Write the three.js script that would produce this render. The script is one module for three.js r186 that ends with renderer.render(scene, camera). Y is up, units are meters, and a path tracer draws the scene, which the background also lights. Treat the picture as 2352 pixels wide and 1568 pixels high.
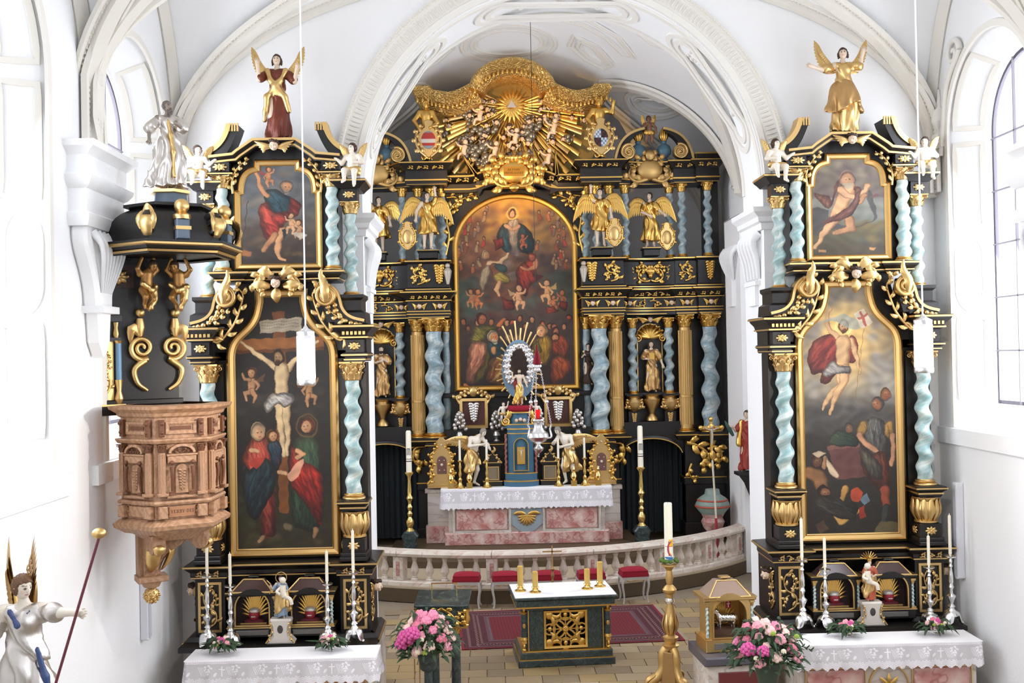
import * as THREE from 'three';
import { mergeGeometries, toCreasedNormals } from 'three/addons/utils/BufferGeometryUtils.js';
import { ImprovedNoise } from 'three/addons/math/ImprovedNoise.js';
import { RectAreaLightUniformsLib } from 'three/addons/lights/RectAreaLightUniformsLib.js';
const scene = new THREE.Scene();
const renderer = new THREE.WebGLRenderer();
renderer.toneMapping = THREE.LinearToneMapping;
renderer.toneMappingExposure = 1.0;
renderer.shadowMap.enabled = true;
RectAreaLightUniformsLib.init();
const V = (x, y, z) => new THREE.Vector3(x, y, z);
const R = THREE.MathUtils.degToRad;
const camera = new THREE.PerspectiveCamera(2 * Math.atan(784 / 2400) * 180 / Math.PI, 1.5, .1, 200);
camera.position.set(-.96, 4.4, 0);
camera.lookAt(-.96 + Math.tan(R(1.35)), 4.4 + Math.tan(R(.74)) / Math.cos(R(1.35)), -1);
camera.rotateZ(-R(1.1));
camera.updateMatrixWorld(true);
scene.background = new THREE.Color(2.6, 2.75, 3.0);          // bright overcast sky
const WINDOW_LIGHT = 6.1;                                       // daylight entering through each window
function daylight(w, h, x, y, z, tx, ty, tz, k = 1) {
const l = new THREE.RectAreaLight(new THREE.Color(.91, .965, 1.075), WINDOW_LIGHT * k, w, h);
l.name = 'window_daylight'; l.position.set(x, y, z); l.lookAt(tx, ty, tz); scene.add(l);
}
let seed = 7;
const rnd = () => { seed = (seed * 1664525 + 1013904223) >>> 0; return seed / 4294967296; };
const rr = (a, b) => a + (b - a) * rnd();
const noise = new ImprovedNoise();
const nz = (x, y, z = 0) => noise.noise(x, y, z);
const fbm = (x, y, z = 0) => nz(x, y, z) + .5 * nz(2.1 * x, 2.1 * y, 2.1 * z + 5) + .25 * nz(4.3 * x, 4.3 * y, 4.3 * z + 9);
const clamp = THREE.MathUtils.clamp, lerp = THREE.MathUtils.lerp;
const taken = {};
const numbered = (n) => { const k = (taken[n] = (taken[n] ?? -1) + 1); return k ? n + '_' + String(k).padStart(3, '0') : n; };
function plain(g) {
if (g.index) g = g.toNonIndexed();
if (!g.attributes.normal) g.computeVertexNormals();
if (!g.attributes.uv) g.setAttribute('uv', new THREE.BufferAttribute(new Float32Array(g.attributes.position.count * 2), 2));
for (const k of Object.keys(g.attributes)) if (!['position', 'normal', 'uv', 'color'].includes(k)) g.deleteAttribute(k);
return g;
}
function merge(list) {
list = list.flat(9).filter(Boolean).map(plain);
if (list.length === 1) return list[0];
const col = list.some((g) => g.attributes.color);
if (col) for (const g of list) if (!g.attributes.color) g.setAttribute('color', new THREE.BufferAttribute(new Float32Array(g.attributes.position.count * 3).fill(1), 3));
return mergeGeometries(list);
}
function mesh(name, geos, mat, parent, pos) {
const m = new THREE.Mesh(Array.isArray(geos) ? merge(geos) : geos, mat);
m.name = parent && parent !== scene ? name : numbered(name);
m.castShadow = m.receiveShadow = true;
if (pos) m.position.set(...pos);
(parent || scene).add(m);
return m;
}
function tag(o, label, category, group) { o.userData.label = label; o.userData.category = category; if (group) o.userData.group = group; return o; }
function thing(name, label, category, pos = [0, 0, 0], turn = 0, group) {
const o = new THREE.Group(); o.name = numbered(name); scene.add(o);
o.position.set(...pos); o.rotation.y = turn;
return tag(o, label, category, group);
}
function part(name, parent, pos = [0, 0, 0], turn = 0) { const o = new THREE.Group(); o.name = name; o.position.set(...pos); o.rotation.y = turn; parent.add(o); return o; }
function struct(name, geos, mat, label) { const m = mesh(name, geos, mat, scene); m.userData.kind = 'structure'; if (label) m.userData.label = label; return m; }
function dup(root, pos, turn, label, group) {
const r = root.clone(); r.userData = { ...root.userData }; r.name = numbered(root.name.replace(/_\d{3}$/, '')); scene.add(r);
if (pos) r.position.set(...pos);
if (turn !== undefined && turn !== null) r.rotation.y = turn;
if (label) r.userData.label = label;
if (group) r.userData.group = group;
return r;
}
const mv = (g, x = 0, y = 0, z = 0) => g.translate(x, y, z);
const rot = (g, x = 0, y = 0, z = 0) => { if (x) g.rotateX(x); if (y) g.rotateY(y); if (z) g.rotateZ(z); return g; };
const box = (w, h, d, x = 0, y = 0, z = 0) => new THREE.BoxGeometry(w, h, d).translate(x, y, z);
function bevelBox(w, h, d, x = 0, y = 0, z = 0, b = .01) {
const s = new THREE.Shape(); const X = w / 2 - b, Y = h / 2 - b;
s.moveTo(-X, -Y); s.lineTo(X, -Y); s.lineTo(X, Y); s.lineTo(-X, Y); s.closePath();
return new THREE.ExtrudeGeometry(s, { depth: Math.max(.001, d - 2 * b), bevelEnabled: true, bevelSize: b, bevelThickness: b, bevelSegments: 1, steps: 1 }).translate(x, y, z - d / 2 + b);
}
function lathe(pts, seg = 20, x = 0, y = 0, z = 0) {
const g = new THREE.LatheGeometry(pts.map((p) => new THREE.Vector2(Math.max(p[0], .0001), p[1])), seg);
return toCreasedNormals(g, .7).translate(x, y, z);
}
const ball = (r, x = 0, y = 0, z = 0, s = 12, sx = 1, sy = 1, sz = 1) => new THREE.SphereGeometry(r, s, Math.max(6, Math.round(s * .7))).scale(sx, sy, sz).translate(x, y, z);
const cyl = (r0, r1, h, x = 0, y = 0, z = 0, s = 12) => new THREE.CylinderGeometry(r1, r0, h, s).translate(x, y + h / 2, z);
function sweep2(path, prof, { closed = false, plane = 'xy', crease = .5, caps = true } = {}) {
const n = path.length, dirs = [], out = [];
const segs = closed ? n : n - 1;
for (let i = 0; i < segs; i++) { const a = path[i], b = path[(i + 1) % n]; const l = Math.hypot(b[0] - a[0], b[1] - a[1]) || 1e-6; dirs.push([(b[0] - a[0]) / l, (b[1] - a[1]) / l, l]); }
let run = 0; const len = [];
for (let i = 0; i < n; i++) {
const d0 = dirs[closed ? (i - 1 + segs) % segs : Math.max(0, i - 1)], d1 = dirs[closed ? i : Math.min(segs - 1, i)];
let nx = d0[1] + d1[1], ny = -(d0[0] + d1[0]); const l = Math.hypot(nx, ny) || 1e-6; nx /= l; ny /= l;
const c = Math.max(.35, nx * d1[1] - ny * d1[0]);
out.push([nx / c, ny / c]); len.push(run); run += d1[2];
}
len.push(run);
const P = (i, j) => { const p = path[i % n], o = out[i % n], [a, b] = prof[j]; const u = p[0] + o[0] * a, v = p[1] + o[1] * a; return plane === 'xy' ? [u, v, b] : [u, b, v]; };
const pos = [], uv = []; const pl = [0]; for (let j = 1; j < prof.length; j++) pl.push(pl[j - 1] + Math.hypot(prof[j][0] - prof[j - 1][0], prof[j][1] - prof[j - 1][1]));
const tri = (a, b, c, ua, ub, uc) => { pos.push(...a, ...b, ...c); uv.push(...ua, ...ub, ...uc); };
for (let i = 0; i < segs; i++) for (let j = 0; j + 1 < prof.length; j++) {
const a = P(i, j), b = P(i + 1, j), c = P(i + 1, j + 1), d = P(i, j + 1), u0 = len[i], u1 = len[i + 1];
tri(a, b, c, [u0, pl[j]], [u1, pl[j]], [u1, pl[j + 1]]); tri(a, c, d, [u0, pl[j]], [u1, pl[j + 1]], [u0, pl[j + 1]]);
}
if (!closed && caps) {
for (const [i, f] of [[0, 1], [n - 1, 0]]) {
const fl = THREE.ShapeUtils.triangulateShape(prof.map((p) => new THREE.Vector2(p[0], p[1])), []);
for (const t of fl) { const q = f ? [t[0], t[2], t[1]] : t; tri(P(i, q[0]), P(i, q[1]), P(i, q[2]), [0, 0], [0, 0], [0, 0]); }
}
}
const g = new THREE.BufferGeometry();
g.setAttribute('position', new THREE.Float32BufferAttribute(pos, 3)); g.setAttribute('uv', new THREE.Float32BufferAttribute(uv, 2));
g.computeVertexNormals();
return toCreasedNormals(g, crease);
}
function sweep3(pts, outs, prof, { closed = false, crease = .6, scale } = {}) {
const n = pts.length, segs = closed ? n : n - 1, pos = [], uv = []; let run = 0;
const frame = pts.map((p, i) => {
const a = pts[closed ? (i - 1 + n) % n : Math.max(0, i - 1)], b = pts[closed ? (i + 1) % n : Math.min(n - 1, i + 1)];
const t = b.clone().sub(a).normalize(), o = outs[i].clone().sub(t.clone().multiplyScalar(t.dot(outs[i]))).normalize();
return [p, o, t.clone().cross(o).normalize()];
});
const P = (i, j) => { const [p, o, s] = frame[i % n], k = scale ? scale(i % n) : 1; return p.clone().addScaledVector(s, prof[j][0] * k).addScaledVector(o, prof[j][1] * k).toArray(); };
const pl = [0]; for (let j = 1; j < prof.length; j++) pl.push(pl[j - 1] + Math.hypot(prof[j][0] - prof[j - 1][0], prof[j][1] - prof[j - 1][1]));
for (let i = 0; i < segs; i++) {
const l = pts[i].distanceTo(pts[(i + 1) % n]);
for (let j = 0; j + 1 < prof.length; j++) {
const a = P(i, j), b = P(i + 1, j), c = P(i + 1, j + 1), d = P(i, j + 1);
pos.push(...a, ...b, ...c, ...a, ...c, ...d); uv.push(run, pl[j], run + l, pl[j], run + l, pl[j + 1], run, pl[j], run + l, pl[j + 1], run, pl[j + 1]);
}
run += l;
}
if (!closed) {
const c = THREE.ShapeUtils.triangulateShape(prof.map((p) => new THREE.Vector2(p[0], p[1])), []);
for (const i of [0, n - 1]) for (const t of c) { const q = i ? t : [t[0], t[2], t[1]]; for (const k of q) { pos.push(...P(i, k)); uv.push(0, 0); } }
}
const g = new THREE.BufferGeometry();
g.setAttribute('position', new THREE.Float32BufferAttribute(pos, 3)); g.setAttribute('uv', new THREE.Float32BufferAttribute(uv, 2));
g.computeVertexNormals();
return crease ? toCreasedNormals(g, crease) : g;
}
function tube(pts, r, seg = 24, sides = 8, flat = 1, normal) {
const c = new THREE.CatmullRomCurve3(pts.map((p) => (p.isVector3 ? p : V(...p)))), ps = [], os = [];
for (let i = 0; i <= seg; i++) { ps.push(c.getPoint(i / seg)); os.push(normal || V(0, 0, 1)); }
const rad = typeof r === 'function' ? r : () => r;
const prof = []; for (let k = 0; k <= sides; k++) { const a = -k / sides * 2 * Math.PI; prof.push([Math.cos(a), Math.sin(a) * flat]); }
const g = sweep3(ps, os.map((o, i) => { const t = ps[Math.min(seg, i + 1)].clone().sub(ps[Math.max(0, i - 1)]).normalize(); return Math.abs(t.dot(o)) > .95 ? V(1, .2, .1) : o; }), prof, { crease: 1.4, scale: (i) => Math.max(.0004, rad(i / seg)) });
return g;
}
const bezier = (p, n = 16) => { const c = p.length === 4 ? new THREE.CubicBezierCurve3(...p.map((q) => V(q[0], q[1], q[2] || 0))) : new THREE.QuadraticBezierCurve3(...p.map((q) => V(q[0], q[1], q[2] || 0))); return c.getPoints(n); };
const bez2 = (p, n = 12) => bezier(p, n).map((q) => [q.x, q.y]);
const arc2 = (cx, cy, r, a0, a1, n = 16, ry = r) => { const o = []; for (let i = 0; i <= n; i++) { const a = lerp(a0, a1, i / n); o.push([cx + r * Math.cos(a), cy + ry * Math.sin(a)]); } return o; };
function shapeOf(pts, holes = []) { const s = new THREE.Shape(pts.map((p) => new THREE.Vector2(p[0], p[1]))); for (const h of holes) s.holes.push(new THREE.Path(h.map((p) => new THREE.Vector2(p[0], p[1])))); return s; }
function slab(pts, depth, { holes = [], bevel = 0, z = 0, curve = 4 } = {}) {
const g = new THREE.ExtrudeGeometry(shapeOf(pts, holes), { depth: Math.max(.0005, depth - 2 * bevel), bevelEnabled: bevel > 0, bevelSize: bevel, bevelOffset: -bevel, bevelThickness: bevel, bevelSegments: 1, curveSegments: curve });
return g.translate(0, 0, z + bevel);
}
function flipX(g) { g = plain(g.clone()); const p = g.attributes.position, n = g.attributes.normal; for (let i = 0; i < p.count; i++) { p.setX(i, -p.getX(i)); n.setX(i, -n.getX(i)); }
for (const a of Object.values(g.attributes)) for (let i = 0; i < a.count; i += 3) for (let k = 0; k < a.itemSize; k++) { const j = a.itemSize; const t = a.array[(i + 1) * j + k]; a.array[(i + 1) * j + k] = a.array[(i + 2) * j + k]; a.array[(i + 2) * j + k] = t; }
return g; }
const both = (list) => { const g = merge([].concat(list)); return [g, flipX(g)]; };
function dataTex(w, h, f, srgb = true, rep) {
const d = new Uint8Array(w * h * 4);
for (let j = 0; j < h; j++) for (let i = 0; i < w; i++) { const c = f(i / w, j / h, i, j), k = (j * w + i) * 4; d[k] = clamp(c[0], 0, 255); d[k + 1] = clamp(c[1], 0, 255); d[k + 2] = clamp(c[2], 0, 255); d[k + 3] = 255; }
const t = new THREE.DataTexture(d, w, h); t.magFilter = t.minFilter = THREE.LinearFilter; t.wrapS = t.wrapT = THREE.RepeatWrapping;
if (srgb) t.colorSpace = THREE.SRGBColorSpace; if (rep) t.repeat.set(...rep); t.needsUpdate = true; return t;
}
const tnoise = (u, v, k, o = 0) => { const a = u * 2 * Math.PI, b = v * 2 * Math.PI, r = k / 6.283; return nz(Math.cos(a) * r + 10 + o, Math.sin(a) * r + Math.cos(b) * r * 1.3, Math.sin(b) * r * 1.3 + o * 3.7); };
const tfbm = (u, v, k, o = 0) => tnoise(u, v, k, o) + .5 * tnoise(u, v, 2 * k, o + 3) + .25 * tnoise(u, v, 4 * k, o + 7);
const mix3 = (a, b, t) => [lerp(a[0], b[0], t), lerp(a[1], b[1], t), lerp(a[2], b[2], t)];
const hex = (h) => [(h >> 16) & 255, (h >> 8) & 255, h & 255];
const std = (color, roughness = .7, metalness = 0, extra = {}) => new THREE.MeshStandardMaterial({ color, roughness, metalness, side: THREE.DoubleSide, ...extra });
const marbleTex = (base, vein, light, k, o, rep) => dataTex(256, 256, (u, v) => {
const w = tfbm(u, v, k, o), s = Math.abs(Math.sin((u + v) * 6.283 + w * 5)), t = clamp(tfbm(u, v, k * 1.5, o + 20) * .7 + .5, 0, 1);
let c = mix3(base, light, t); c = mix3(vein, c, clamp(s * 2.2, 0, 1) * .6 + .4); return c;
}, true, rep);
const grainBump = dataTex(256, 256, (u, v) => { const n = 128 + 70 * tfbm(u, v, 30, 2) + 30 * tnoise(u, v, 90, 5); return [n, n, n]; }, false);
const carveBump = dataTex(256, 256, (u, v) => { const n = 128 + 110 * Math.sin(tfbm(u, v, 10, 4) * 9); return [n, n, n]; }, false);
const beadBump = dataTex(64, 64, (u, v) => { const d = Math.hypot((u - .5) * 2.2, (v - .5) * 2.0); const n = 40 + 200 * clamp(1 - d, 0, 1) ** .5; return [n, n, n]; }, false);
const mats = {
plaster: std(0xf3f3f3, .9, 0, { bumpMap: grainBump, bumpScale: .002 }),
stucco: std(0xeae6de, .9),
rib: std(0xe8e3d9, .9),
gold: std(new THREE.Color(.73, .45, .12), .33, 1),
goldPale: std(new THREE.Color(.68, .46, .19), .4, 1),
goldDull: std(new THREE.Color(.62, .4, .15), .45, .85),
brass: std(new THREE.Color(.86, .62, .22), .2, 1),
bronze: std(new THREE.Color(.42, .26, .11), .42, .8),
silver: std(new THREE.Color(.86, .86, .86), .25, 1),
silverLeaf: std(new THREE.Color(.62, .58, .54), .38, .9),
black: std(0x130f0d, .4),
blackMatt: std(0x14120f, .6),
blue: std(0x37617a, .5),
skin: std(0xd8c3ab, .5, 0, { vertexColors: true }),
skinPale: std(0xe6dccb, .5, 0, { vertexColors: true }),
hair: std(0x3a2415, .6),
candle: std(0xf3ecd8, .55),
wax: std(0xd9b45e, .5),
white: std(0xf4f2f4, .85),
redVelvet: std(0x8e1026, .95, 0, { bumpMap: grainBump, bumpScale: .003 }),
curtain: std(0x1c2428, .9),
wood: null, glassDark: std(0x1a1416, .15),
};
mats.marbleBlue = std(0xffffff, .28, 0, { map: marbleTex(hex(0x7f97a0), hex(0x66808a), hex(0xc4cac6), 3, 1, [1.6, 1.2]) });
mats.marbleTeal = std(0xffffff, .28, 0, { map: marbleTex(hex(0x86a8aa), hex(0x8a9c98), hex(0xd6dad2), 3, 6, [1.6, 1.6]) });
mats.marbleRed = std(0xffffff, .35, 0, { map: marbleTex(hex(0xb4726b), hex(0x8d4e4c), hex(0xdcc8bd), 3.4, 9, [.9, .9]) });
mats.marbleGrey = std(0xffffff, .4, 0, { map: marbleTex(hex(0xbdb1a6), hex(0xa58f86), hex(0xd9d2c8), 3, 12, [.8, .8]) });
mats.marbleRail = std(0xffffff, .45, 0, { map: marbleTex(hex(0xd0c2b2), hex(0xc69a8c), hex(0xe6ddd0), 3, 15, [.9, .9]) });
mats.marbleGreen = std(0xffffff, .3, 0, { map: marbleTex(hex(0x3b4a49), hex(0x66736c), hex(0x222c2e), 5, 18, [1.2, 1.2]) });
mats.wood = std(0xffffff, .5, 0, { map: dataTex(256, 256, (u, v) => { const g = tnoise(u * 1, v, 3, 3) * 1.2 + tnoise(u, v * 1, 40, 8) * .15, s = Math.sin((u * 18 + g * 3) * 6.283) * .5 + .5; return mix3(hex(0x997152), hex(0xc09878), clamp(s * .6 + g * .3 + .2, 0, 1)); }, true, [.8, .8]) });
mats.woodDark = std(0x6b4229, .5);
const meshes = (name, list, mat, parent) => list.map((g) => mesh(name, g, mat, parent));
mats.ribBead = std(0xe7dfd0, .9, 0, { bumpMap: (() => { const t = beadBump.clone(); t.repeat.set(12, 12); t.needsUpdate = true; return t; })(), bumpScale: .03 });
mats.goldCarved = std(new THREE.Color(.72, .47, .16), .36, 1, { bumpMap: carveBump, bumpScale: .03 });
// == the building
const remap = (g, f, crease = .5) => { g = plain(g); const p = g.attributes.position; for (let i = 0; i < p.count; i++) p.setXYZ(i, ...f(p.getX(i), p.getY(i), p.getZ(i))); g.deleteAttribute('normal'); g.computeVertexNormals(); return crease ? toCreasedNormals(g, crease) : g; };
const WX = 4.95, EAST = -13.6, WEST = 4.6, ARCHBACK = -14.65, CEND = -24.6, CL = -4.95, CR = 4.35;
const BAYS = [[-13.6, -10.6], [-10.6, -6.6], [-6.6, -2.6], [-2.6, 1.4], [1.4, 4.6]];
const nMain = (x) => 7.0 + 2.5 * Math.sqrt(Math.max(0, 1 - (x / WX) ** 2));
const nSide = (z) => { for (const [a, b] of BAYS) if (z >= a - 1e-6 && z <= b + 1e-6) { const t = (z - (a + b) / 2) / ((b - a) / 2); return 6.6 + 2.75 * Math.sqrt(Math.max(0, 1 - t * t)); } return 6.6; };
const nVault = (x, z) => Math.max(nMain(x), nSide(z));
const CB = [[-21.3, -14.65], [-24.6, -21.3]];
const cx = (x) => (x + .3) / 4.65;
const cDrop = (z) => { const d = Math.max(0, -z - 20) / 6.5; return Math.sqrt(Math.max(0, 1 - d * d)); };
const cMain = (x, z) => 7.1 + 4.0 * Math.sqrt(Math.max(0, 1 - cx(x) ** 2)) * cDrop(z);
const cSide = (z) => { for (const [a, b] of CB) if (z >= a - 1e-6 && z <= b + 1e-6) { const t = (z - (a + b) / 2) / ((b - a) / 2); return 6.9 + 3.4 * Math.sqrt(Math.max(0, 1 - t * t)); } return 6.9; };
const cVault = (x, z) => Math.max(cMain(x, z), cSide(z) * (cDrop(z) < 1 ? .97 : 1));
function vaultSolid(f, x0, x1, z0, z1, nx, nz_) {
const pos = [], uv = [], idx = [];
for (let j = 0; j <= nz_; j++) for (let i = 0; i <= nx; i++) { const s = i / nx, x = lerp(x0, x1, .5 - .5 * Math.cos(Math.PI * s)), z = lerp(z0, z1, j / nz_); pos.push(x, f(x, z), z); uv.push(x, z); }
for (let j = 0; j < nz_; j++) for (let i = 0; i < nx; i++) { const a = j * (nx + 1) + i, b = a + 1, c = a + nx + 1, d = c + 1; idx.push(a, b, d, a, d, c); }
const g = new THREE.BufferGeometry(); g.setAttribute('position', new THREE.Float32BufferAttribute(pos, 3)); g.setAttribute('uv', new THREE.Float32BufferAttribute(uv, 2)); g.setIndex(idx);
return toCreasedNormals(g.toNonIndexed(), .35);
}
struct('ceiling', [vaultSolid(nVault, -WX, WX, EAST, WEST, 80, 180), box(12.4, .4, WEST - EAST + 1, 0, 12.2, (WEST + EAST) / 2)], mats.plaster, 'white ribbed nave vault');
struct('ceiling', [vaultSolid(cVault, CL, CR, CEND, ARCHBACK, 80, 110), box(12.4, .4, ARCHBACK - CEND + 1, 0, 12.2, (ARCHBACK + CEND) / 2)], mats.plaster, 'white stuccoed chancel vault above the high altar');
const archPts = (zc, half, sill, spring, n = 20) => [[zc - half, sill], [zc + half, sill], ...arc2(zc, spring, half, 0, Math.PI, n)];
const glassMat = new THREE.MeshPhysicalMaterial({ color: 0xffffff, transmission: 1, thickness: 0, roughness: .05, ior: 1.1, side: THREE.DoubleSide });
const bar = std(0xa9a3b0, .6);
let winNo = 0;
function windowUnit(side, x0, zc, half, sill, spring, { fine = false, label, lit = 1, depth = .42 } = {}) {
const g = new THREE.Group(); g.name = 'window_' + (++winNo); g.userData.kind = 'structure'; if (label) g.userData.label = label; scene.add(g);
const S = side, X = (w) => x0 + S * w, oh = half + .24, os = sill - .3;
const outer = archPts(zc, oh, os, spring, 24), inner = archPts(zc, half, sill, spring, 24);
const N = outer.length, pos = [];
const P = (a, w) => [X(w), a[1], a[0]];
for (let i = 0; i < N; i++) { const j = (i + 1) % N; const a = P(outer[i], 0), b = P(outer[j], 0), c = P(inner[j], depth), d = P(inner[i], depth), e = P(outer[i], depth + .2), f = P(outer[j], depth + .2); pos.push(...a, ...b, ...c, ...a, ...c, ...d, ...d, ...c, ...f, ...d, ...f, ...e); }
const rg = new THREE.BufferGeometry(); rg.setAttribute('position', new THREE.Float32BufferAttribute(pos, 3)); rg.computeVertexNormals();
mesh('window_reveal', toCreasedNormals(plain(rg), .5), mats.plaster, g);
mesh('window_surround', remap(sweep2([...outer.slice(1), outer[0]], [[-.06, 0], [-.05, .03], [.03, .03], [.04, 0]], { plane: 'xy', caps: false }), (u, v, w) => [X(-w), v, u]), mats.stucco, g);
const pane = (pts) => remap(new THREE.ShapeGeometry(shapeOf(pts), 8), (u, v, w) => [X(depth + .05), v, u], 0);
const bz = [-half, -half / 3, half / 3, half], rows = []; for (let y = sill; y < spring + .3; y += .66) rows.push(y);
if (fine) {
for (let c = 0; c < 3; c++) for (let r = 0; r < rows.length; r++) {
const a = zc + bz[c], b = zc + bz[c + 1], y0 = rows[r], y1 = rows[r + 1]; const top = (z) => spring + Math.sqrt(Math.max(0, half * half - (z - zc) ** 2));
const pts = [[a, y0], [b, y0]];
for (let k = 0; k <= 8; k++) { const z = lerp(b, a, k / 8); pts.push([z, y1 === undefined ? Math.max(y0 + .01, top(z)) : Math.min(y1, Math.max(y0 + .01, top(z)))]); }
mesh('pane', pane(pts), glassMat, g);
}
} else mesh('pane', pane(inner), glassMat, g);
for (const y of rows.slice(1)) { const hw = y > spring ? Math.sqrt(Math.max(.01, half * half - (y - spring) ** 2)) : half; mesh('glazing_bar', box(.03, .018, 2 * hw, X(depth + .03), y, zc), bar, g); }
for (const b of bz.slice(1, 3)) mesh('glazing_bar', box(.03, spring + Math.sqrt(half * half - b * b) - sill, .018, X(depth + .03), (spring + Math.sqrt(half * half - b * b) + sill) / 2, zc + b), bar, g);
mesh('window_frame', remap(sweep2(inner, [[-.045, 0], [-.045, .04], [0, .04], [0, 0]], { closed: true, plane: 'xy' }), (u, v, w) => [X(depth + .03 + w), v, u]), bar, g);
daylight(2 * half - .1, spring + half * .75 - sill, X(depth - .02), (spring + half * .75 + sill) / 2, zc, X(-3), (spring + half * .75 + sill) / 2 - 1.2, zc, lit);
return { g, outer, inner, X };
}
function sideWall(name, side, x0, zA, zB, wins, label) {
const holes = wins.map(([zc, half, sill, spring]) => archPts(zc, half + .24, sill - .3, spring, 24));
const g = slab([[zA, -.3], [zB, -.3], [zB, 12.3], [zA, 12.3]], .95, { holes });
struct(name, remap(g, (u, v, w) => [x0 + side * w, v, u], 0), mats.plaster, label);
}
const NW = [[-12.05, .86, 3.68, 7.05], [-8.55, .86, 3.68, 7.05], [-4.6, .86, 3.68, 7.05], [-.6, .86, 3.68, 7.05]];
const CWIN = [[-17.9, 1.0, 3.6, 7.9]];
sideWall('wall_left', -1, -WX, EAST - 1.0, WEST + .9, NW, 'white plastered left nave wall');
sideWall('wall_right', 1, WX, EAST - 1.0, WEST + .9, NW, 'white plastered right nave wall');
sideWall('wall_left', -1, CL, CEND - .9, ARCHBACK + .04, CWIN, 'left chancel wall');
sideWall('wall_right', 1, CR, CEND - .9, ARCHBACK + .04, CWIN, 'pale right chancel wall beside the high altar');
const winR = windowUnit(1, WX, ...NW[0], { fine: true, label: 'tall round-arched leaded window in the right wall' });
const winL = windowUnit(-1, -WX, ...NW[0], { label: 'arched window behind the pulpit' });
const winLB = windowUnit(-1, -WX, ...NW[1], { label: 'overexposed arched window at the left edge' });
windowUnit(1, WX, ...NW[1]);
for (const k of [2, 3]) { windowUnit(-1, -WX, ...NW[k]); windowUnit(1, WX, ...NW[k]); }
windowUnit(-1, CL, ...CWIN[0], { lit: 1.4 }); windowUnit(1, CR, ...CWIN[0], { lit: 1.4 });
struct('wall_back', box(12.4, 12.6, .9, 0, 6, WEST + .45), mats.plaster, 'west wall behind the viewer');
struct('wall_end', box(11, 12.6, .9, 0, 6, CEND - .45), mats.plaster, 'chancel end wall behind the high altar');
const AC = .07, AR = 2.62, AY = 6.56;
const archHole = [[AC - AR, -.4], [AC + AR, -.4], ...arc2(AC, AY, AR, 0, Math.PI, 48)];
struct('wall_front', remap(slab([[-5.9, -.31], [AC - AR, -.31], ...arc2(AC, AY, AR, Math.PI, 0, 48), [AC + AR, -.31], [5.9, -.31], [5.9, 12.3], [-5.9, 12.3]], EAST - ARCHBACK), (u, v, w) => [u, v, ARCHBACK + w], .3), mats.plaster, 'white wall pierced by the chancel arch');
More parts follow.
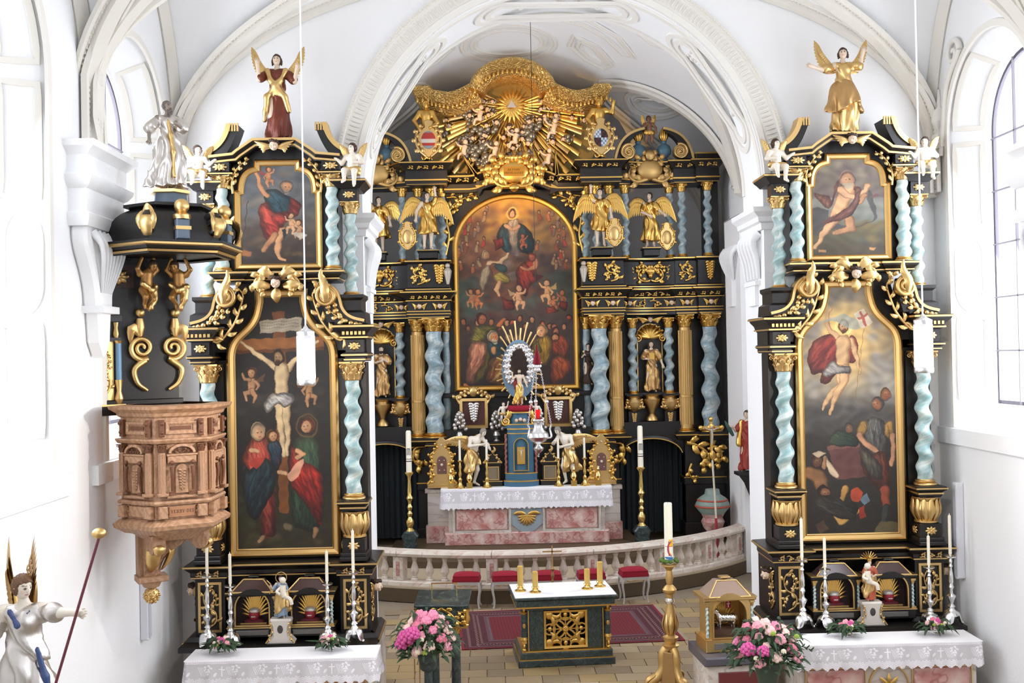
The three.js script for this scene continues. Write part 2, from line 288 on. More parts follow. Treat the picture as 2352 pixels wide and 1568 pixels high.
{ // archivolt band, soffit panels, imposts
const g = new THREE.Group(); g.name = 'trim_1'; g.userData = { kind: 'structure', label: 'stucco mouldings of the chancel arch' }; scene.add(g);
const arcP = arc2(AC, AY, AR, 0, Math.PI, 64);
mesh('archivolt', sweep2(arcP, [[.02, EAST], [.02, EAST + .05], [.1, EAST + .05], [.115, EAST + .03], [.3, EAST + .03], [.31, EAST + .06], [.36, EAST + .06], [.37, EAST]], { plane: 'xy' }), mats.stucco, g);
const eggs = [], beads = []; const nE = 150;
for (let i = 0; i < nE; i++) { const a = (i + .5) / nE * Math.PI; eggs.push(rot(ball(.02, 0, 0, 0, 6, .7, 3.6, .8), 0, 0, a - Math.PI / 2).translate(AC + (AR + .205) * Math.cos(a), AY + (AR + .205) * Math.sin(a), EAST + .035)); }
for (let i = 0; i < 220; i++) { const a = (i + .5) / 220 * Math.PI; beads.push(box(.022, .022, .02, AC + (AR + .335) * Math.cos(a), AY + (AR + .335) * Math.sin(a), EAST + .065)); }
const e = mesh('egg_moulding', eggs, mats.rib, g); e.userData.kind = 'stuff'; const b = mesh('bead_moulding', beads, mats.rib, g); b.userData.kind = 'stuff';
const onSoff = (a, w) => [V(AC + AR * Math.cos(a), AY + AR * Math.sin(a), w), V(-Math.cos(a), -Math.sin(a), 0)];
const zc = (EAST + ARCHBACK) / 2;
for (const [a0, a1] of [[.22, .95], [1.15, 2.0], [2.2, 2.92]]) for (const k of [1, .62]) {
const pts = [], outs = [], am = (a0 + a1) / 2, ah = (a1 - a0) / 2 * (k === 1 ? 1 : .86), wh = .33 * k, ra = wh / AR;
for (let i = 0; i < 72; i++) { const t = i / 72 * 2 * Math.PI, c = Math.cos(t), s = Math.sin(t); const [p, o] = onSoff(am + Math.sign(c) * Math.max(0, ah - ra) + ra * c, zc + wh * s); pts.push(p); outs.push(o); }
mesh('soffit_frame', sweep3(pts, outs, [[-.045, 0], [-.04, .025], [.04, .025], [.045, 0]], { closed: true }), mats.stucco, g);
}
for (const w of [EAST - .08, ARCHBACK + .08]) { const pts = [], outs = []; for (let i = 0; i <= 64; i++) { const [p, o] = onSoff(i / 64 * Math.PI, w); pts.push(p); outs.push(o); } mesh('soffit_border', sweep3(pts, outs, [[-.06, 0], [-.05, .02], [.05, .02], [.06, 0]]), mats.stucco, g); }
for (const am of [.58, 1.575, 2.56]) { const l = []; for (let i = 0; i < 26; i++) { const [p] = onSoff(am + rr(-.24, .24), zc + rr(-.09, .09)); l.push(ball(rr(.02, .045), p.x, p.y, p.z, 6)); } const m = mesh('leaf_relief', l, mats.stucco, g); m.userData.kind = 'stuff'; }
for (const s of [-1, 1]) {
const xj = AC + s * AR;
const path = s > 0 ? [[xj + .34, EAST], [xj + .34, EAST + .001], [xj, EAST + .001], [xj, ARCHBACK]] : [[xj, ARCHBACK], [xj, EAST + .001], [xj - .34, EAST + .001]];
mesh('impost', sweep2(s > 0 ? path.slice().reverse() : path.slice().reverse(), [[0, 5.98], [.04, 5.98], [.05, 6.06], [.09, 6.08], [.1, 6.14], [.17, 6.2], [.18, 6.26], [0, 6.27]].map(([a, b]) => [s > 0 ? -a : -a, b]), { plane: 'xz' }), mats.plaster, g);
const cap = []; for (let k = 0; k < 5; k++) { const zz = lerp(EAST - .2, ARCHBACK + .2, k / 4); cap.push(tube([[xj - s * .02, 5.95, zz], [xj - s * .1, 5.85, zz], [xj - s * .05, 5.6, zz], [xj - s * .03, 5.35, zz]], (t) => .07 * (1 - .6 * t), 12, 6)); }
cap.push(box(.08, .06, .62, xj - s * .03, 5.3, zc), box(.06, .3, .4, xj - s * .02, 5.15, zc));
mesh('pilaster_cap', cap, mats.plaster, g);
}
}
const ribProf = [[-.2, 0], [-.19, .05], [-.15, .055], [-.145, .03], [-.09, .03], [-.085, .1], [.085, .1], [.09, .03], [.145, .03], [.15, .055], [.19, .05], [.2, 0]];
function rib(name, pts, outs, parent, k = 1) {
const pr = ribProf.map(([a, b]) => [a * k, b * k]);
mesh(name, sweep3(pts, outs, pr), mats.rib, parent);
const l = []; let acc = 0;
for (let i = 0; i + 1 < pts.length; i++) { const d = pts[i].distanceTo(pts[i + 1]); const t = pts[i + 1].clone().sub(pts[i]).normalize(), o = outs[i].clone().addScaledVector(t, -t.dot(outs[i])).normalize(), s = t.clone().cross(o);
for (; acc < d; acc += .055) for (const e of [-.118, .118]) { const p = pts[i].clone().addScaledVector(t, acc).addScaledVector(s, e * k).addScaledVector(o, .035 * k); l.push(box(.028 * k, .028 * k, .028 * k, p.x, p.y, p.z)); }
acc -= d; }
const b = mesh('beading', l, mats.stucco, parent); b.userData.kind = 'stuff';
}
{
const g = new THREE.Group(); g.name = 'trim_2'; g.userData = { kind: 'structure', label: 'moulded ribs of the nave vault' }; scene.add(g);
const down = V(0, -1, 0);
for (const [bi, [a, b]] of BAYS.slice(0, 3).entries()) for (const s of [-1, 1]) {
if (bi === 2) continue;
for (const h of [-1, 1]) { // diagonal ribs, from the pier up to the middle of the bay
const pts = [], outs = [];
pts.push(V(s * (WX - .05), 6.35, h < 0 ? a + .06 : b - .06)); outs.push(V(-s, 0, -h).normalize());
for (let i = 1; i <= 30; i++) { const t = (1 - (i / 30) ** 1.6) * h, z = (a + b) / 2 + t * (b - a) / 2, y = nSide(z), x = y <= 7 ? WX - .03 : WX * Math.sqrt(Math.max(0, 1 - ((y - 7) / 2.5) ** 2)); pts.push(V(s * x, y, z)); outs.push(V(-s * .6, -1, -h * .35 * (1 - i / 30)).normalize()); }
rib('diagonal_rib', pts, outs, g, .9);
}
const pts = [], outs = []; for (let i = 0; i <= 40; i++) { const t = Math.cos(Math.PI * (1 - i / 40)), z = (a + b) / 2 + t * ((b - a) / 2 - .05); pts.push(V(s * (WX - .02), nSide(z) - .02, z)); outs.push(V(-s, -.9, -.9 * t).normalize()); }
rib('wall_rib', pts, outs, g, .8);
}
for (const z of [EAST + .1, -10.6, -6.6]) { const pts = [], outs = []; for (let i = 0; i <= 72; i++) { const a = i / 72 * Math.PI, x = -WX * .995 * Math.cos(a); pts.push(V(x, nMain(x), z)); outs.push(V(-Math.sign(x) * Math.abs(Math.cos(a)), -Math.sin(a) - .02, 0)); } pts.unshift(V(-WX * .995, 6.4, z)); outs.unshift(V(1, 0, 0)); pts.push(V(WX * .995, 6.4, z)); outs.push(V(-1, 0, 0)); rib('transverse_rib', pts, outs, g, z === -13.5 ? .95 : 1.1); }
for (const s of [-1, 1]) for (const z of [-10.6, -6.6]) {
const hw = .5, path = [[s * WX, z - hw], [s * (WX - .16), z - hw], [s * (WX - .16), z + hw], [s * WX, z + hw]];
const pr = [[0, 5.72], [.03, 5.72], [.05, 5.78], [.05, 5.84], [.02, 5.86], [.02, 6.08], [.05, 6.1], [.09, 6.16], [.1, 6.2], [.04, 6.24], [.04, 6.4], [.08, 6.44], [.13, 6.47], [.14, 6.53], [0, 6.54]].map(([a, b]) => [s < 0 ? a : -a, b]);
mesh('rib_impost', [sweep2(path, pr, { plane: 'xz' }), box(.2, .8, 2 * hw - .01, s * (WX - .055), 6.13, z)], mats.plaster, g);
const prof = [[-hw + .02, 5.75], [hw - .02, 5.75], ...bez2([[hw - .02, 5.75], [hw + .06, 5.45], [hw - .3, 5.35], [.2, 4.95]], 10), [.16, 4.9], [.12, 4.6], [0, 4.45], [-.12, 4.6], [-.16, 4.9], ...bez2([[-.2, 4.95], [-hw + .3, 5.35], [-hw - .06, 5.45], [-hw + .02, 5.75]], 10)];
mesh('bracket', remap(slab(prof, .16, { bevel: .03 }), (u, v, w) => [s * (WX - w), v, z + u], .3), mats.plaster, g);
const lf = []; for (let k = -3; k <= 3; k++) lf.push(tube([[s * (WX - .16), 5.68, z + k * .11], [s * (WX - .24), 5.55, z + k * .1], [s * (WX - .17), 5.1, z + k * .04]], (t) => .045 * (1 - .7 * t), 10, 6));
lf.push(box(.24, .07, .44, s * (WX - .1), 4.93, z)); mesh('acanthus', lf, mats.plaster, g);
}
}
{ // stucco frames on the window reveals, sills
for (const [u, s, full] of [[winR, 1, 1], [winLB, -1, 1], [winL, -1, 0]]) {
const zc = u === winLB ? -8.55 : -12.05, half = .86, oh = 1.1, spring = 7.05;
const at = (y, t, h) => { if (y <= spring) return [V(u.X(t * .42), y, zc + h * lerp(oh, half, t)), V(-s * .45, 0, -h).normalize()]; const a = Math.min(1.45, (y - spring)), r = lerp(oh, half, t); return [V(u.X(t * .42), spring + r * Math.sin(a), zc + h * r * Math.cos(a)), V(-s * .45, -Math.sin(a), -h * Math.cos(a)).normalize()]; };
for (const h of [-1, 1]) for (const [y0, y1, oval] of [[3.75, 4.75, 0], [4.86, 5.8, 1], [5.92, 6.95, 0], [7.15, 8.1, 0]]) {
const pts = [], outs = [], add = (y, t) => { const [p, o] = at(y, t, h); pts.push(p); outs.push(o); };
if (oval) for (let i = 0; i < 28; i++) { const a = i / 28 * 6.283; const c = Math.cos(a), q = .28; add((y0 + y1) / 2 + q * Math.sin(a) + Math.sign(Math.sin(a)) * ((y1 - y0) / 2 - q), .5 + .33 * c); }
else { const N = 8; for (let i = 0; i < N; i++) add(lerp(y0, y1, i / N), .17); add(y1, .17); add(y1, .5); for (let i = 0; i < N; i++) add(lerp(y1, y0, i / N), .83); add(y0, .83); add(y0, .5); }
mesh('reveal_frame', sweep3(pts, outs, [[-.035, 0], [-.03, .02], [.03, .02], [.035, 0]], { closed: true }), mats.rib, u.g);
}
}
for (const s of [-1, 1]) for (const z of [-12.05, -8.55]) struct('trim_' + (s < 0 ? 3 : 4) + (z < -10 ? '' : '0'), [box(.09, .2, 2.9, s * (WX - .02), 3.27, z)], mats.plaster, 'flat sill band under the window');
const g = new THREE.Group(); g.name = 'trim_5'; g.userData = { kind: 'structure', label: 'stucco volutes and vases around the arched window' }; scene.add(g);
for (const h of [-1, 1]) {
const z = (v) => -12.05 + h * v, x = WX - .02;
mesh('stucco_vase', lathe([[.02, 7.05], [.1, 7.08], [.09, 7.13], [.03, 7.17], [.1, 7.3], [.09, 7.42], [.03, 7.5], [.015, 7.72]], 10, x, 0, z(-1.28)), mats.stucco, g);
mesh('stucco_console', box(.1, .09, .26, x, 7.0, z(-1.26)), mats.stucco, g);
const sp = []; for (let i = 0; i <= 30; i++) { const a = i / 30 * 9, r = .18 * (1 - i / 34); sp.push([x - .03, 8.05 + r * Math.sin(a), z(-.78 + r * Math.cos(a))]); }
mesh('stucco_volute', [tube(sp, (t) => .04 * (1 - .5 * t), 50, 6, 1, V(-1, 0, 0)), tube([[x - .02, 6.85, z(-1.2)], [x - .02, 7.2, z(-1.12)], [x - .02, 7.7, z(-.98)], [x - .03, 8.05, z(-.6)]], .035, 20, 6, 1, V(-1, 0, 0))], mats.stucco, g);
}
}
{
const g = new THREE.Group(); g.name = 'trim_6'; g.userData = { kind: 'structure', label: 'stucco ribs and frames of the chancel vault' }; scene.add(g);
const norm = (x, z) => { const e = .02; return V(-(cVault(x + e, z) - cVault(x - e, z)) / (2 * e), 1, -(cVault(x, z + e) - cVault(x, z - e)) / (2 * e)).normalize().negate(); };
const lay = (name, xz, prof = [[-.07, 0], [-.065, .035], [-.02, .04], [0, .02], [.02, .04], [.065, .035], [.07, 0]], closed = true) => mesh(name, sweep3(xz.map(([x, z]) => V(x, cVault(x, z), z)), xz.map(([x, z]) => norm(x, z)), prof, { closed }), mats.stucco, g);
const oval = (x, z, a, b, n = 48) => arc2(x, z, a, 0, 2 * Math.PI * (1 - 1 / n), n - 1, b);
lay('oval_frame', oval(-.4, -21.75, .95, .78)); lay('oval_frame', oval(-.4, -21.75, .74, .58));
lay('oval_frame', oval(-.35, -20.35, .6, .3)); lay('oval_frame', oval(-.35, -20.35, .45, .2));
for (const s of [-1, 1]) {
const q = (l) => l.map(([x, z]) => [-.35 + s * x, z]);
lay('octagon_frame', q([[1.3, -21.2], [1.75, -21.4], [2.15, -21.95], [2.0, -22.25], [1.6, -22.1], [1.25, -21.7]]));
lay('octagon_frame', q([[1.45, -21.38], [1.72, -21.5], [2.0, -21.95], [1.92, -22.1], [1.65, -21.98], [1.42, -21.66]]));
lay('panel_frame', q([[.9, -20.2], [1.5, -20.25], [2.1, -20.6], [2.5, -21.2], [2.3, -21.3], [1.9, -20.85], [1.4, -20.55], [.9, -20.5]]));
lay('panel_frame', q([[1.5, -19.1], [2.4, -19.3], [3.0, -19.9], [2.7, -20.1], [2.2, -19.75], [1.6, -19.6]]));
lay('lunette_frame', oval(-.3 + s * 3.3, -23.0, .75, .6, 36)); lay('lunette_frame', oval(-.3 + s * 3.3, -23.0, .55, .42, 36));
const rl = []; for (let i = 0; i < 16; i++) { const x = -.3 + s * (2.75 + rr(-.25, .25)), z = -19.3 + rr(-.5, .5); rl.push(ball(rr(.04, .08), x, cVault(x, z) - .01, z, 6)); }
const m = mesh('angel_head_relief', rl, mats.stucco, g); m.userData.kind = 'stuff';
for (const [a, b] of CB) for (const h of [-1, 1]) {
const pts = [], outs = [];
for (let i = 0; i <= 30; i++) { const t = (1 - (i / 30) ** 1.6) * h, z = (a + b) / 2 + t * (b - a) / 2, y = Math.max(7.1, cSide(z)); const dr = cDrop(z), x = 4.65 * Math.sqrt(Math.max(0, 1 - ((y - 7.1) / (4.0 * dr)) ** 2)); const X = -.3 + s * Math.min(4.6, x); pts.push(V(X, cVault(X, z), z)); outs.push(V(-s * .6, -1, 0).normalize()); }
rib('chancel_rib', pts, outs, g, 1.15);
}
const xw = s < 0 ? CL : CR; // wall pilaster with impost between the bays
mesh('chancel_pilaster', [box(.28, 7.1, 1.3, xw - s * .12, 3.55, -21.3)], mats.plaster, g);
const path = [[xw, -22.0], [xw - s * .27, -22.0], [xw - s * .27, -20.6], [xw, -20.6]];
mesh('chancel_impost', sweep2(path, [[0, 6.55], [.04, 6.55], [.06, 6.62], [.03, 6.65], [.03, 6.85], [.08, 6.9], [.12, 6.98], [.16, 7.05], [.16, 7.1], [0, 7.12]].map(([a, b]) => [s < 0 ? -a : a, b]), { plane: 'xz' }), mats.plaster, g);
const lf = []; for (let k = -3; k <= 3; k++) lf.push(tube([[xw - s * .27, 6.5, -21.3 + k * .17], [xw - s * .38, 6.35, -21.3 + k * .16], [xw - s * .29, 5.85, -21.3 + k * .07]], (t) => .07 * (1 - .7 * t), 10, 6));
lf.push(box(.1, .6, .4, xw - s * .28, 5.6, -21.3)); mesh('chancel_capital', lf, mats.plaster, g);
}
}
const BX = -.5, BR = 5.8, BD = 18.72;       // balustrade arc: centre x, radius, nearest depth
const bArc = (r, a) => [BX + r * Math.sin(a), -(BD + BR) + r * Math.cos(a)];
{
const fl = struct('floor', box(12, .3, 32, 0, -.165, -10.5), std(0x8a7c68, .7), 'sandstone tiled floor');
const tm = [0x9c8768, 0xa69274, 0x8f7b60, 0xa1895f, 0x8a785f].map((c) => std(c, .55, 0, { bumpMap: grainBump, bumpScale: .002 }));
const tg = box(.488, .02, .318); let n = 0;
for (let r = 0; r < 22; r++) { const d = 11.6 + r * .326; for (let c = 0; c < 12; c++) { const x = -2.55 + c * .5 + (r % 2) * .25; if (n++ > 296) break; const m = mesh('tile', tg, tm[Math.floor(rnd() * 5)], fl, [x, .16, -d + 10.5 + 10.5 - 10.5]); m.position.set(x, -.008 , -d); } }
const A = .98, front = []; for (let i = 0; i <= 40; i++) front.push(bArc(BR + .2, lerp(-.87, A, i / 40)));
const poly = [[CL, CEND], ...front.map(([x, z]) => [clamp(x, CL, CR), z]), [CR, CEND]];
const stepMat = std(0x55442f, .6), top = std(0xb3a187, .6, 0, { bumpMap: grainBump, bumpScale: .002 });
struct('floor', remap(slab(poly, .24), (u, v, w) => [u, w, v], .3), stepMat, 'raised chancel floor behind the communion rail');
struct('floor', remap(slab(poly.map(([x, z]) => [x, z - .005]), .035), (u, v, w) => [u, .24 + w, v], .3), top, 'pale paving of the raised chancel');
const st = (w, d0, y0, y1, label) => { const p = [[-.3 - w, -23.5], [-.3 - w, -d0 - .3], ...bez2([[-.3 - w, -d0 - .3], [-.3 - w * .6, -d0 + .12], [-.3 + w * .6, -d0 + .12], [-.3 + w, -d0 - .3]], 16).slice(1), [-.3 + w, -23.5]]; struct('floor', remap(slab(p, y1 - y0), (u, v, x) => [u, y0 + x, v], .3), stepMat, label); };
st(2.75, 20.35, .27, .4, 'lower wooden altar step'); st(2.35, 20.75, .4, .53, 'upper wooden altar step');
}
// == kit: columns, ornament, figures
function twistShaft(h, r, turns, { ecc = .22, dir = 1, taper = .9, sides = 18, phase = 0 } = {}) {
const rows = Math.round(turns * 14), pos = [], uv = [], idx = [];
for (let j = 0; j <= rows; j++) { const t = j / rows, a = dir * (t * turns * 2 * Math.PI) + phase, e = r * ecc * Math.min(1, t * 8, (1 - t) * 8), rad = r * (1 - .12) * lerp(1, taper, t), cxx = e * Math.cos(a), cz = e * Math.sin(a);
for (let i = 0; i <= sides; i++) { const b = i / sides * 2 * Math.PI; pos.push(cxx + rad * Math.cos(b), t * h, cz + rad * Math.sin(b)); uv.push(i / sides * .6 + t * turns * .25, t * h); } }
for (let j = 0; j < rows; j++) for (let i = 0; i < sides; i++) { const a = j * (sides + 1) + i, b = a + 1, c = a + sides + 1, d = c + 1; idx.push(a, c, b, b, c, d); }
const g = new THREE.BufferGeometry(); g.setAttribute('position', new THREE.Float32BufferAttribute(pos, 3)); g.setAttribute('uv', new THREE.Float32BufferAttribute(uv, 2)); g.setIndex(idx); g.computeVertexNormals(); return g;
}
const leaf = (pts, w, seg = 7, flat = .3, normal = V(0, 0, 1), sides = 6) => tube(pts, (t) => w * (.25 + Math.sin(Math.PI * Math.min(1, .15 + t * .85)) * .75) * (t > .93 ? .5 : 1), seg, sides, flat, normal);
function spiral2(cx_, cy, r, turns, dir, a0, n = 28, shrink = .88) { const o = []; for (let i = 0; i <= n; i++) { const t = i / n, a = a0 + dir * t * turns * 2 * Math.PI, q = r * (1 - shrink * t); o.push([cx_ + q * Math.cos(a), cy + q * Math.sin(a), 0]); } return o; }
const capitalGeo = (() => {
const l = [lathe([[.33, 0], [.36, .02], [.33, .05], [.33, .3], [.36, .6], [.44, .86], [.44, .88]], 16)];
const row = (n, off, y0, h, r, out, w) => { for (let i = 0; i < n; i++) { const a = (i + off) / n * 2 * Math.PI, c = Math.cos(a), s = Math.sin(a), q = (rad, y) => V(rad * c, y, rad * s); l.push(leaf([q(r, y0), q(r + .03, y0 + h * .5), q(r + out * .7, y0 + h * .92), q(r + out, y0 + h * .8)], w, 7, .28, V(c, 0, s))); } };
row(8, 0, .04, .4, .34, .14, .12); row(8, .5, .1, .62, .34, .17, .11);
for (let k = 0; k < 4; k++) { const a = (k + .5) * Math.PI / 2, c = Math.cos(a), s = Math.sin(a); const pts = spiral2(.55, .72, .13, 1.3, -1, 2.6, 16).map(([u, v]) => V(u * c, v, u * s)); pts.unshift(V(.36 * c, .45, .36 * s)); l.push(tube(pts, .035, 18, 5, 1, V(-s, 0, c))); }
for (let k = 0; k < 4; k++) { const a = k * Math.PI / 2, c = Math.cos(a), s = Math.sin(a); l.push(ball(.07, .47 * c, .9, .47 * s, 7)); }
const ab = []; for (let k = 0; k < 4; k++) { const a = k * Math.PI / 2; for (const [u, v] of [[.5, -.5], [.44, -.2], [.42, 0], [.44, .2]]) ab.push([u * Math.cos(a) - v * Math.sin(a), u * Math.sin(a) + v * Math.cos(a)]); }
l.push(remap(slab(ab, .12, { bevel: .02 }), (u, v, w) => [u, .88 + w, v], .3)); return merge(l);
})();
const colBaseGeo = lathe([[.5, 0], [.5, .3], [.46, .36], [.4, .5], [.44, .6], [.44, .75], [.36, .85], [.36, 1]], 18);
const shaftCache = {};
function column(parent, x, y, z, { r, base, shaft, cap, mat = mats.marbleBlue, turns = 5, dir = 1, capW = 2.7, gold = mats.gold, ecc = .21, phase = 0, straight = false, name = 'column' }) {
const g = part(name, parent, [x, y, z]);
const b = mesh('column_base', colBaseGeo, gold, g); b.scale.set(r * 2.6, base, r * 2.6);
const key = [shaft, r, turns, dir, ecc, phase, straight].join();
shaftCache[key] ??= straight ? flutedShaft(shaft, r) : twistShaft(shaft, r, turns, { ecc, dir, phase });
mesh('shaft', shaftCache[key], mat, g, [0, base, 0]);
const c = mesh('capital', capitalGeo, gold, g, [0, base + shaft, 0]); c.scale.set(r * capW, cap, r * capW);
return g;
}
function flutedShaft(h, r, n = 20) { const l = [cyl(r * .96, r * .86, h, 0, 0, 0, 24)]; for (let i = 0; i < n; i++) { const a = i / n * 2 * Math.PI; l.push(cyl(r * .09, r * .085, h * .94, r * .93 * Math.cos(a), h * .03, r * .93 * Math.sin(a), 5)); } l.push(lathe([[r * .9, h * .3], [r * 1.05, h * .305], [r * 1.05, h * .325], [r * .9, h * .33]], 20)); return merge(l); }
function scrollLeafs(pts, w, leafLen, k = 7, side = 0) {
const c = new THREE.CatmullRomCurve3(pts.map((p) => V(p[0], p[1], p[2] || 0))), l = [tube(c.getPoints(20), (t) => w * (1 - .55 * t), 22, 6, .8)];
for (let i = 1; i <= k; i++) { const t = i / (k + 1), p = c.getPoint(t), d = c.getTangent(t); for (const s of side ? [side] : [i % 2 ? 1 : -1]) { const n = V(-d.y * s, d.x * s, 0), L = leafLen * (1 - .5 * t); l.push(leaf([p.clone().setZ(.0), p.clone().addScaledVector(n, L * .5).addScaledVector(d, L * .35).setZ(w * .9), p.clone().addScaledVector(n, L * .7).addScaledVector(d, L * .9).setZ(w * .4)], w * 1.3, 5, .5, V(0, 0, 1), 5)); } }
return l;
}
const ornCache = {};
function foliage(w, h, kind = 'pair') {
const key = [w.toFixed(2), h.toFixed(2), kind].join(); if (ornCache[key]) return ornCache[key];
const l = [], m = Math.min(w, h), t = m * .072;
if (kind === 'pair') { // mirrored scrolls around a palmette
const half = [scrollLeafs([[.02 * w, -.4 * h], [.2 * w, -.44 * h], [.4 * w, -.3 * h], [.42 * w, 0], [.3 * w, .2 * h], [.2 * w, .05 * h], [.28 * w, -.08 * h]], t, m * .3), scrollLeafs([[.06 * w, -.1 * h], [.14 * w, .3 * h], [.28 * w, .42 * h], [.42 * w, .36 * h], [.44 * w, .24 * h]], t * .85, m * .26, 5)].flat();
l.push(...both(half)); for (let k = -2; k <= 2; k++) l.push(leaf([[0, -.1 * h, 0], [k * .05 * w, .1 * h, t], [k * .09 * w, (.34 - Math.abs(k) * .08) * h, 0]], t * 1.5, 6, .5)); l.push(ball(t * 2, 0, -.15 * h, .2 * t, 8));
} else if (kind === 'tall') { // an S-scroll climbing a narrow panel
l.push(...scrollLeafs([[-.1 * w, -.46 * h], [.3 * w, -.34 * h], [.32 * w, -.12 * h], [-.2 * w, .02 * h], [-.34 * w, .22 * h], [-.1 * w, .4 * h], [.25 * w, .36 * h], [.2 * w, .2 * h]], t, m * .42, 11)); l.push(...scrollLeafs([[.05 * w, -.02 * h], [.3 * w, .08 * h], [.34 * w, .22 * h]], t * .8, m * .3, 4), ...scrollLeafs([[-.05 * w, -.1 * h], [-.34 * w, -.2 * h], [-.28 * w, -.38 * h]], t * .8, m * .3, 4));
} else if (kind === 'drop') { // hanging pendant of leaves
for (let k = 0; k < 7; k++) { const y = (.42 - k * .13) * h, s = .42 * w * (1 - .08 * k); for (const q of [-1, 1]) l.push(leaf([[0, y, 0], [q * s * .6, y + .05 * h, t], [q * s, y - .03 * h, 0]], t * 1.6, 6, .5)); l.push(ball(t * 1.5, 0, y - .04 * h, t * .6, 7)); }
} else if (kind === 'frieze') { // running scroll band
const n = Math.max(2, Math.round(w / h / 1.6)); for (let k = 0; k < n; k++) { const x0 = -w / 2 + (k + .5) * w / n, s = k % 2 ? -1 : 1, c = w / n; l.push(...scrollLeafs([[x0 - .5 * c, -s * .3 * h], [x0 - .2 * c, -s * .36 * h], [x0 + .2 * c, -s * .05 * h], [x0 + .1 * c, s * .32 * h], [x0 - .18 * c, s * .25 * h], [x0 - .12 * c, 0]], h * .1, h * .42, 6)); }
} else if (kind === 'rosette') { for (let k = 0; k < 8; k++) { const a = k * Math.PI / 4, c = Math.cos(a), s = Math.sin(a); l.push(leaf([[0, 0, t], [c * .25 * w, s * .25 * h, t * 1.4], [c * .46 * w, s * .46 * h, 0]], t * 1.7, 6, .5)); } l.push(ball(t * 2, 0, 0, t, 8)); }
return (ornCache[key] = merge(l));
}
function orn(parent, x, y, z, w, h, kind, mat = mats.gold, turn = 0, name = 'carved_scrollwork', rz = 0) { const m = mesh(name, foliage(w, h, kind), mat, parent, [x, y, z]); if (turn) m.rotation.y = turn; if (rz) m.rotation.z = rz; return m; }
const wingLetGeo = merge([0, 1, 2, 3, 4].map((k) => leaf([[0, 0, 0], [.35, .16 - k * .06, .05 - k * .012], [.95 - k * .13, .42 - k * .2, 0]], .13, 7, .4)));
const cherubHeadGeo = (() => { const g = merge([ball(.5, 0, 0, 0, 14, .86, 1, .9), ball(.16, .22, -.14, .3, 8), ball(.16, -.22, -.14, .3, 8), ball(.08, 0, -.05, .47, 6), ball(.14, 0, -.36, .25, 7)]); return g; })();
const cherubHairGeo = (() => { const l = []; for (let i = 0; i < 16; i++) { const a = i / 16 * 6.283; l.push(ball(.17, .4 * Math.cos(a), .28 + .16 * Math.sin(a * .5) + (i % 3) * .04, .36 * Math.sin(a) - .08, 6)); } l.push(ball(.42, 0, .2, -.08, 8)); return merge(l); })();
const browns = { skinPlain: std(0xd9bfa6, .5), silverSkin: std(0xb9aea0, .4, .3) };
function cherub(parent, x, y, z, s, { wing = mats.gold, spread = 1, turn = 0, tilt = 0, skin = browns.skinPlain } = {}) {
const g = part('cherub_head', parent, [x, y, z], turn); g.scale.setScalar(s); g.rotation.z = tilt;
mesh('face', cherubHeadGeo, skin, g); mesh('hair', cherubHairGeo, mats.hair, g);
for (const k of [1, -1]) { const w = mesh('wing', wingLetGeo, wing, g, [k * .35, -.15, -.15]); w.scale.set(k * 1.5 * spread, 1.5, 1.5); }
return g;
}
function surfaceNets(f, lo, hi, cell, color) {
const n = [0, 1, 2].map((k) => Math.max(3, Math.ceil((hi[k] - lo[k]) / cell) + 1)), [nx, ny, nz_] = n, val = new Float32Array(nx * ny * nz_);
for (let k = 0, q = 0; k < nz_; k++) for (let j = 0; j < ny; j++) for (let i = 0; i < nx; i++, q++) val[q] = f(lo[0] + i * cell, lo[1] + j * cell, lo[2] + k * cell);
const id = new Int32Array(nx * ny * nz_).fill(-1), pos = [], idx = [], sx = 1, sy = nx, sz = nx * ny;
const E = [[0, 1], [0, 2], [0, 4], [1, 3], [1, 5], [2, 3], [2, 6], [3, 7], [4, 5], [4, 6], [5, 7], [6, 7]], off = [0, sx, sy, sx + sy, sz, sx + sz, sy + sz, sx + sy + sz];
for (let k = 0; k < nz_ - 1; k++) for (let j = 0; j < ny - 1; j++) for (let i = 0; i < nx - 1; i++) {
const q = i + j * sy + k * sz; let m = 0; for (let c = 0; c < 8; c++) if (val[q + off[c]] < 0) m |= 1 << c;
if (m === 0 || m === 255) continue;
let x = 0, y = 0, z = 0, cnt = 0;
for (const [a, b] of E) { if (((m >> a) & 1) === ((m >> b) & 1)) continue; const va = val[q + off[a]], vb = val[q + off[b]], t = va / (va - vb); x += lerp(a & 1, b & 1, t); y += lerp((a >> 1) & 1, (b >> 1) & 1, t); z += lerp(a >> 2, b >> 2, t); cnt++; }
id[q] = pos.length / 3; pos.push(lo[0] + (i + x / cnt) * cell, lo[1] + (j + y / cnt) * cell, lo[2] + (k + z / cnt) * cell);
}
const quad = (a, b, c, d, flip) => { if (a < 0 || b < 0 || c < 0 || d < 0) return; flip ? idx.push(a, c, b, a, d, c) : idx.push(a, b, c, a, c, d); };
for (let k = 1; k < nz_ - 1; k++) for (let j = 1; j < ny - 1; j++) for (let i = 1; i < nx - 1; i++) {
const q = i + j * sy + k * sz, s = val[q] < 0;
if (s !== val[q + sx] < 0) quad(id[q - sy - sz], id[q - sz], id[q], id[q - sy], !s);
if (s !== val[q + sy] < 0) quad(id[q - sx - sz], id[q - sx], id[q], id[q - sz], !s);
if (s !== val[q + sz] < 0) quad(id[q - sx - sy], id[q - sy], id[q], id[q - sx], !s);
}
const g = new THREE.BufferGeometry(); g.setAttribute('position', new THREE.Float32BufferAttribute(pos, 3)); g.setIndex(idx); g.computeVertexNormals();
if (color) { const c = []; for (let i = 0; i < pos.length; i += 3) c.push(...color(pos[i], pos[i + 1], pos[i + 2])); g.setAttribute('color', new THREE.Float32BufferAttribute(c, 3)); }
return plain(g);
}
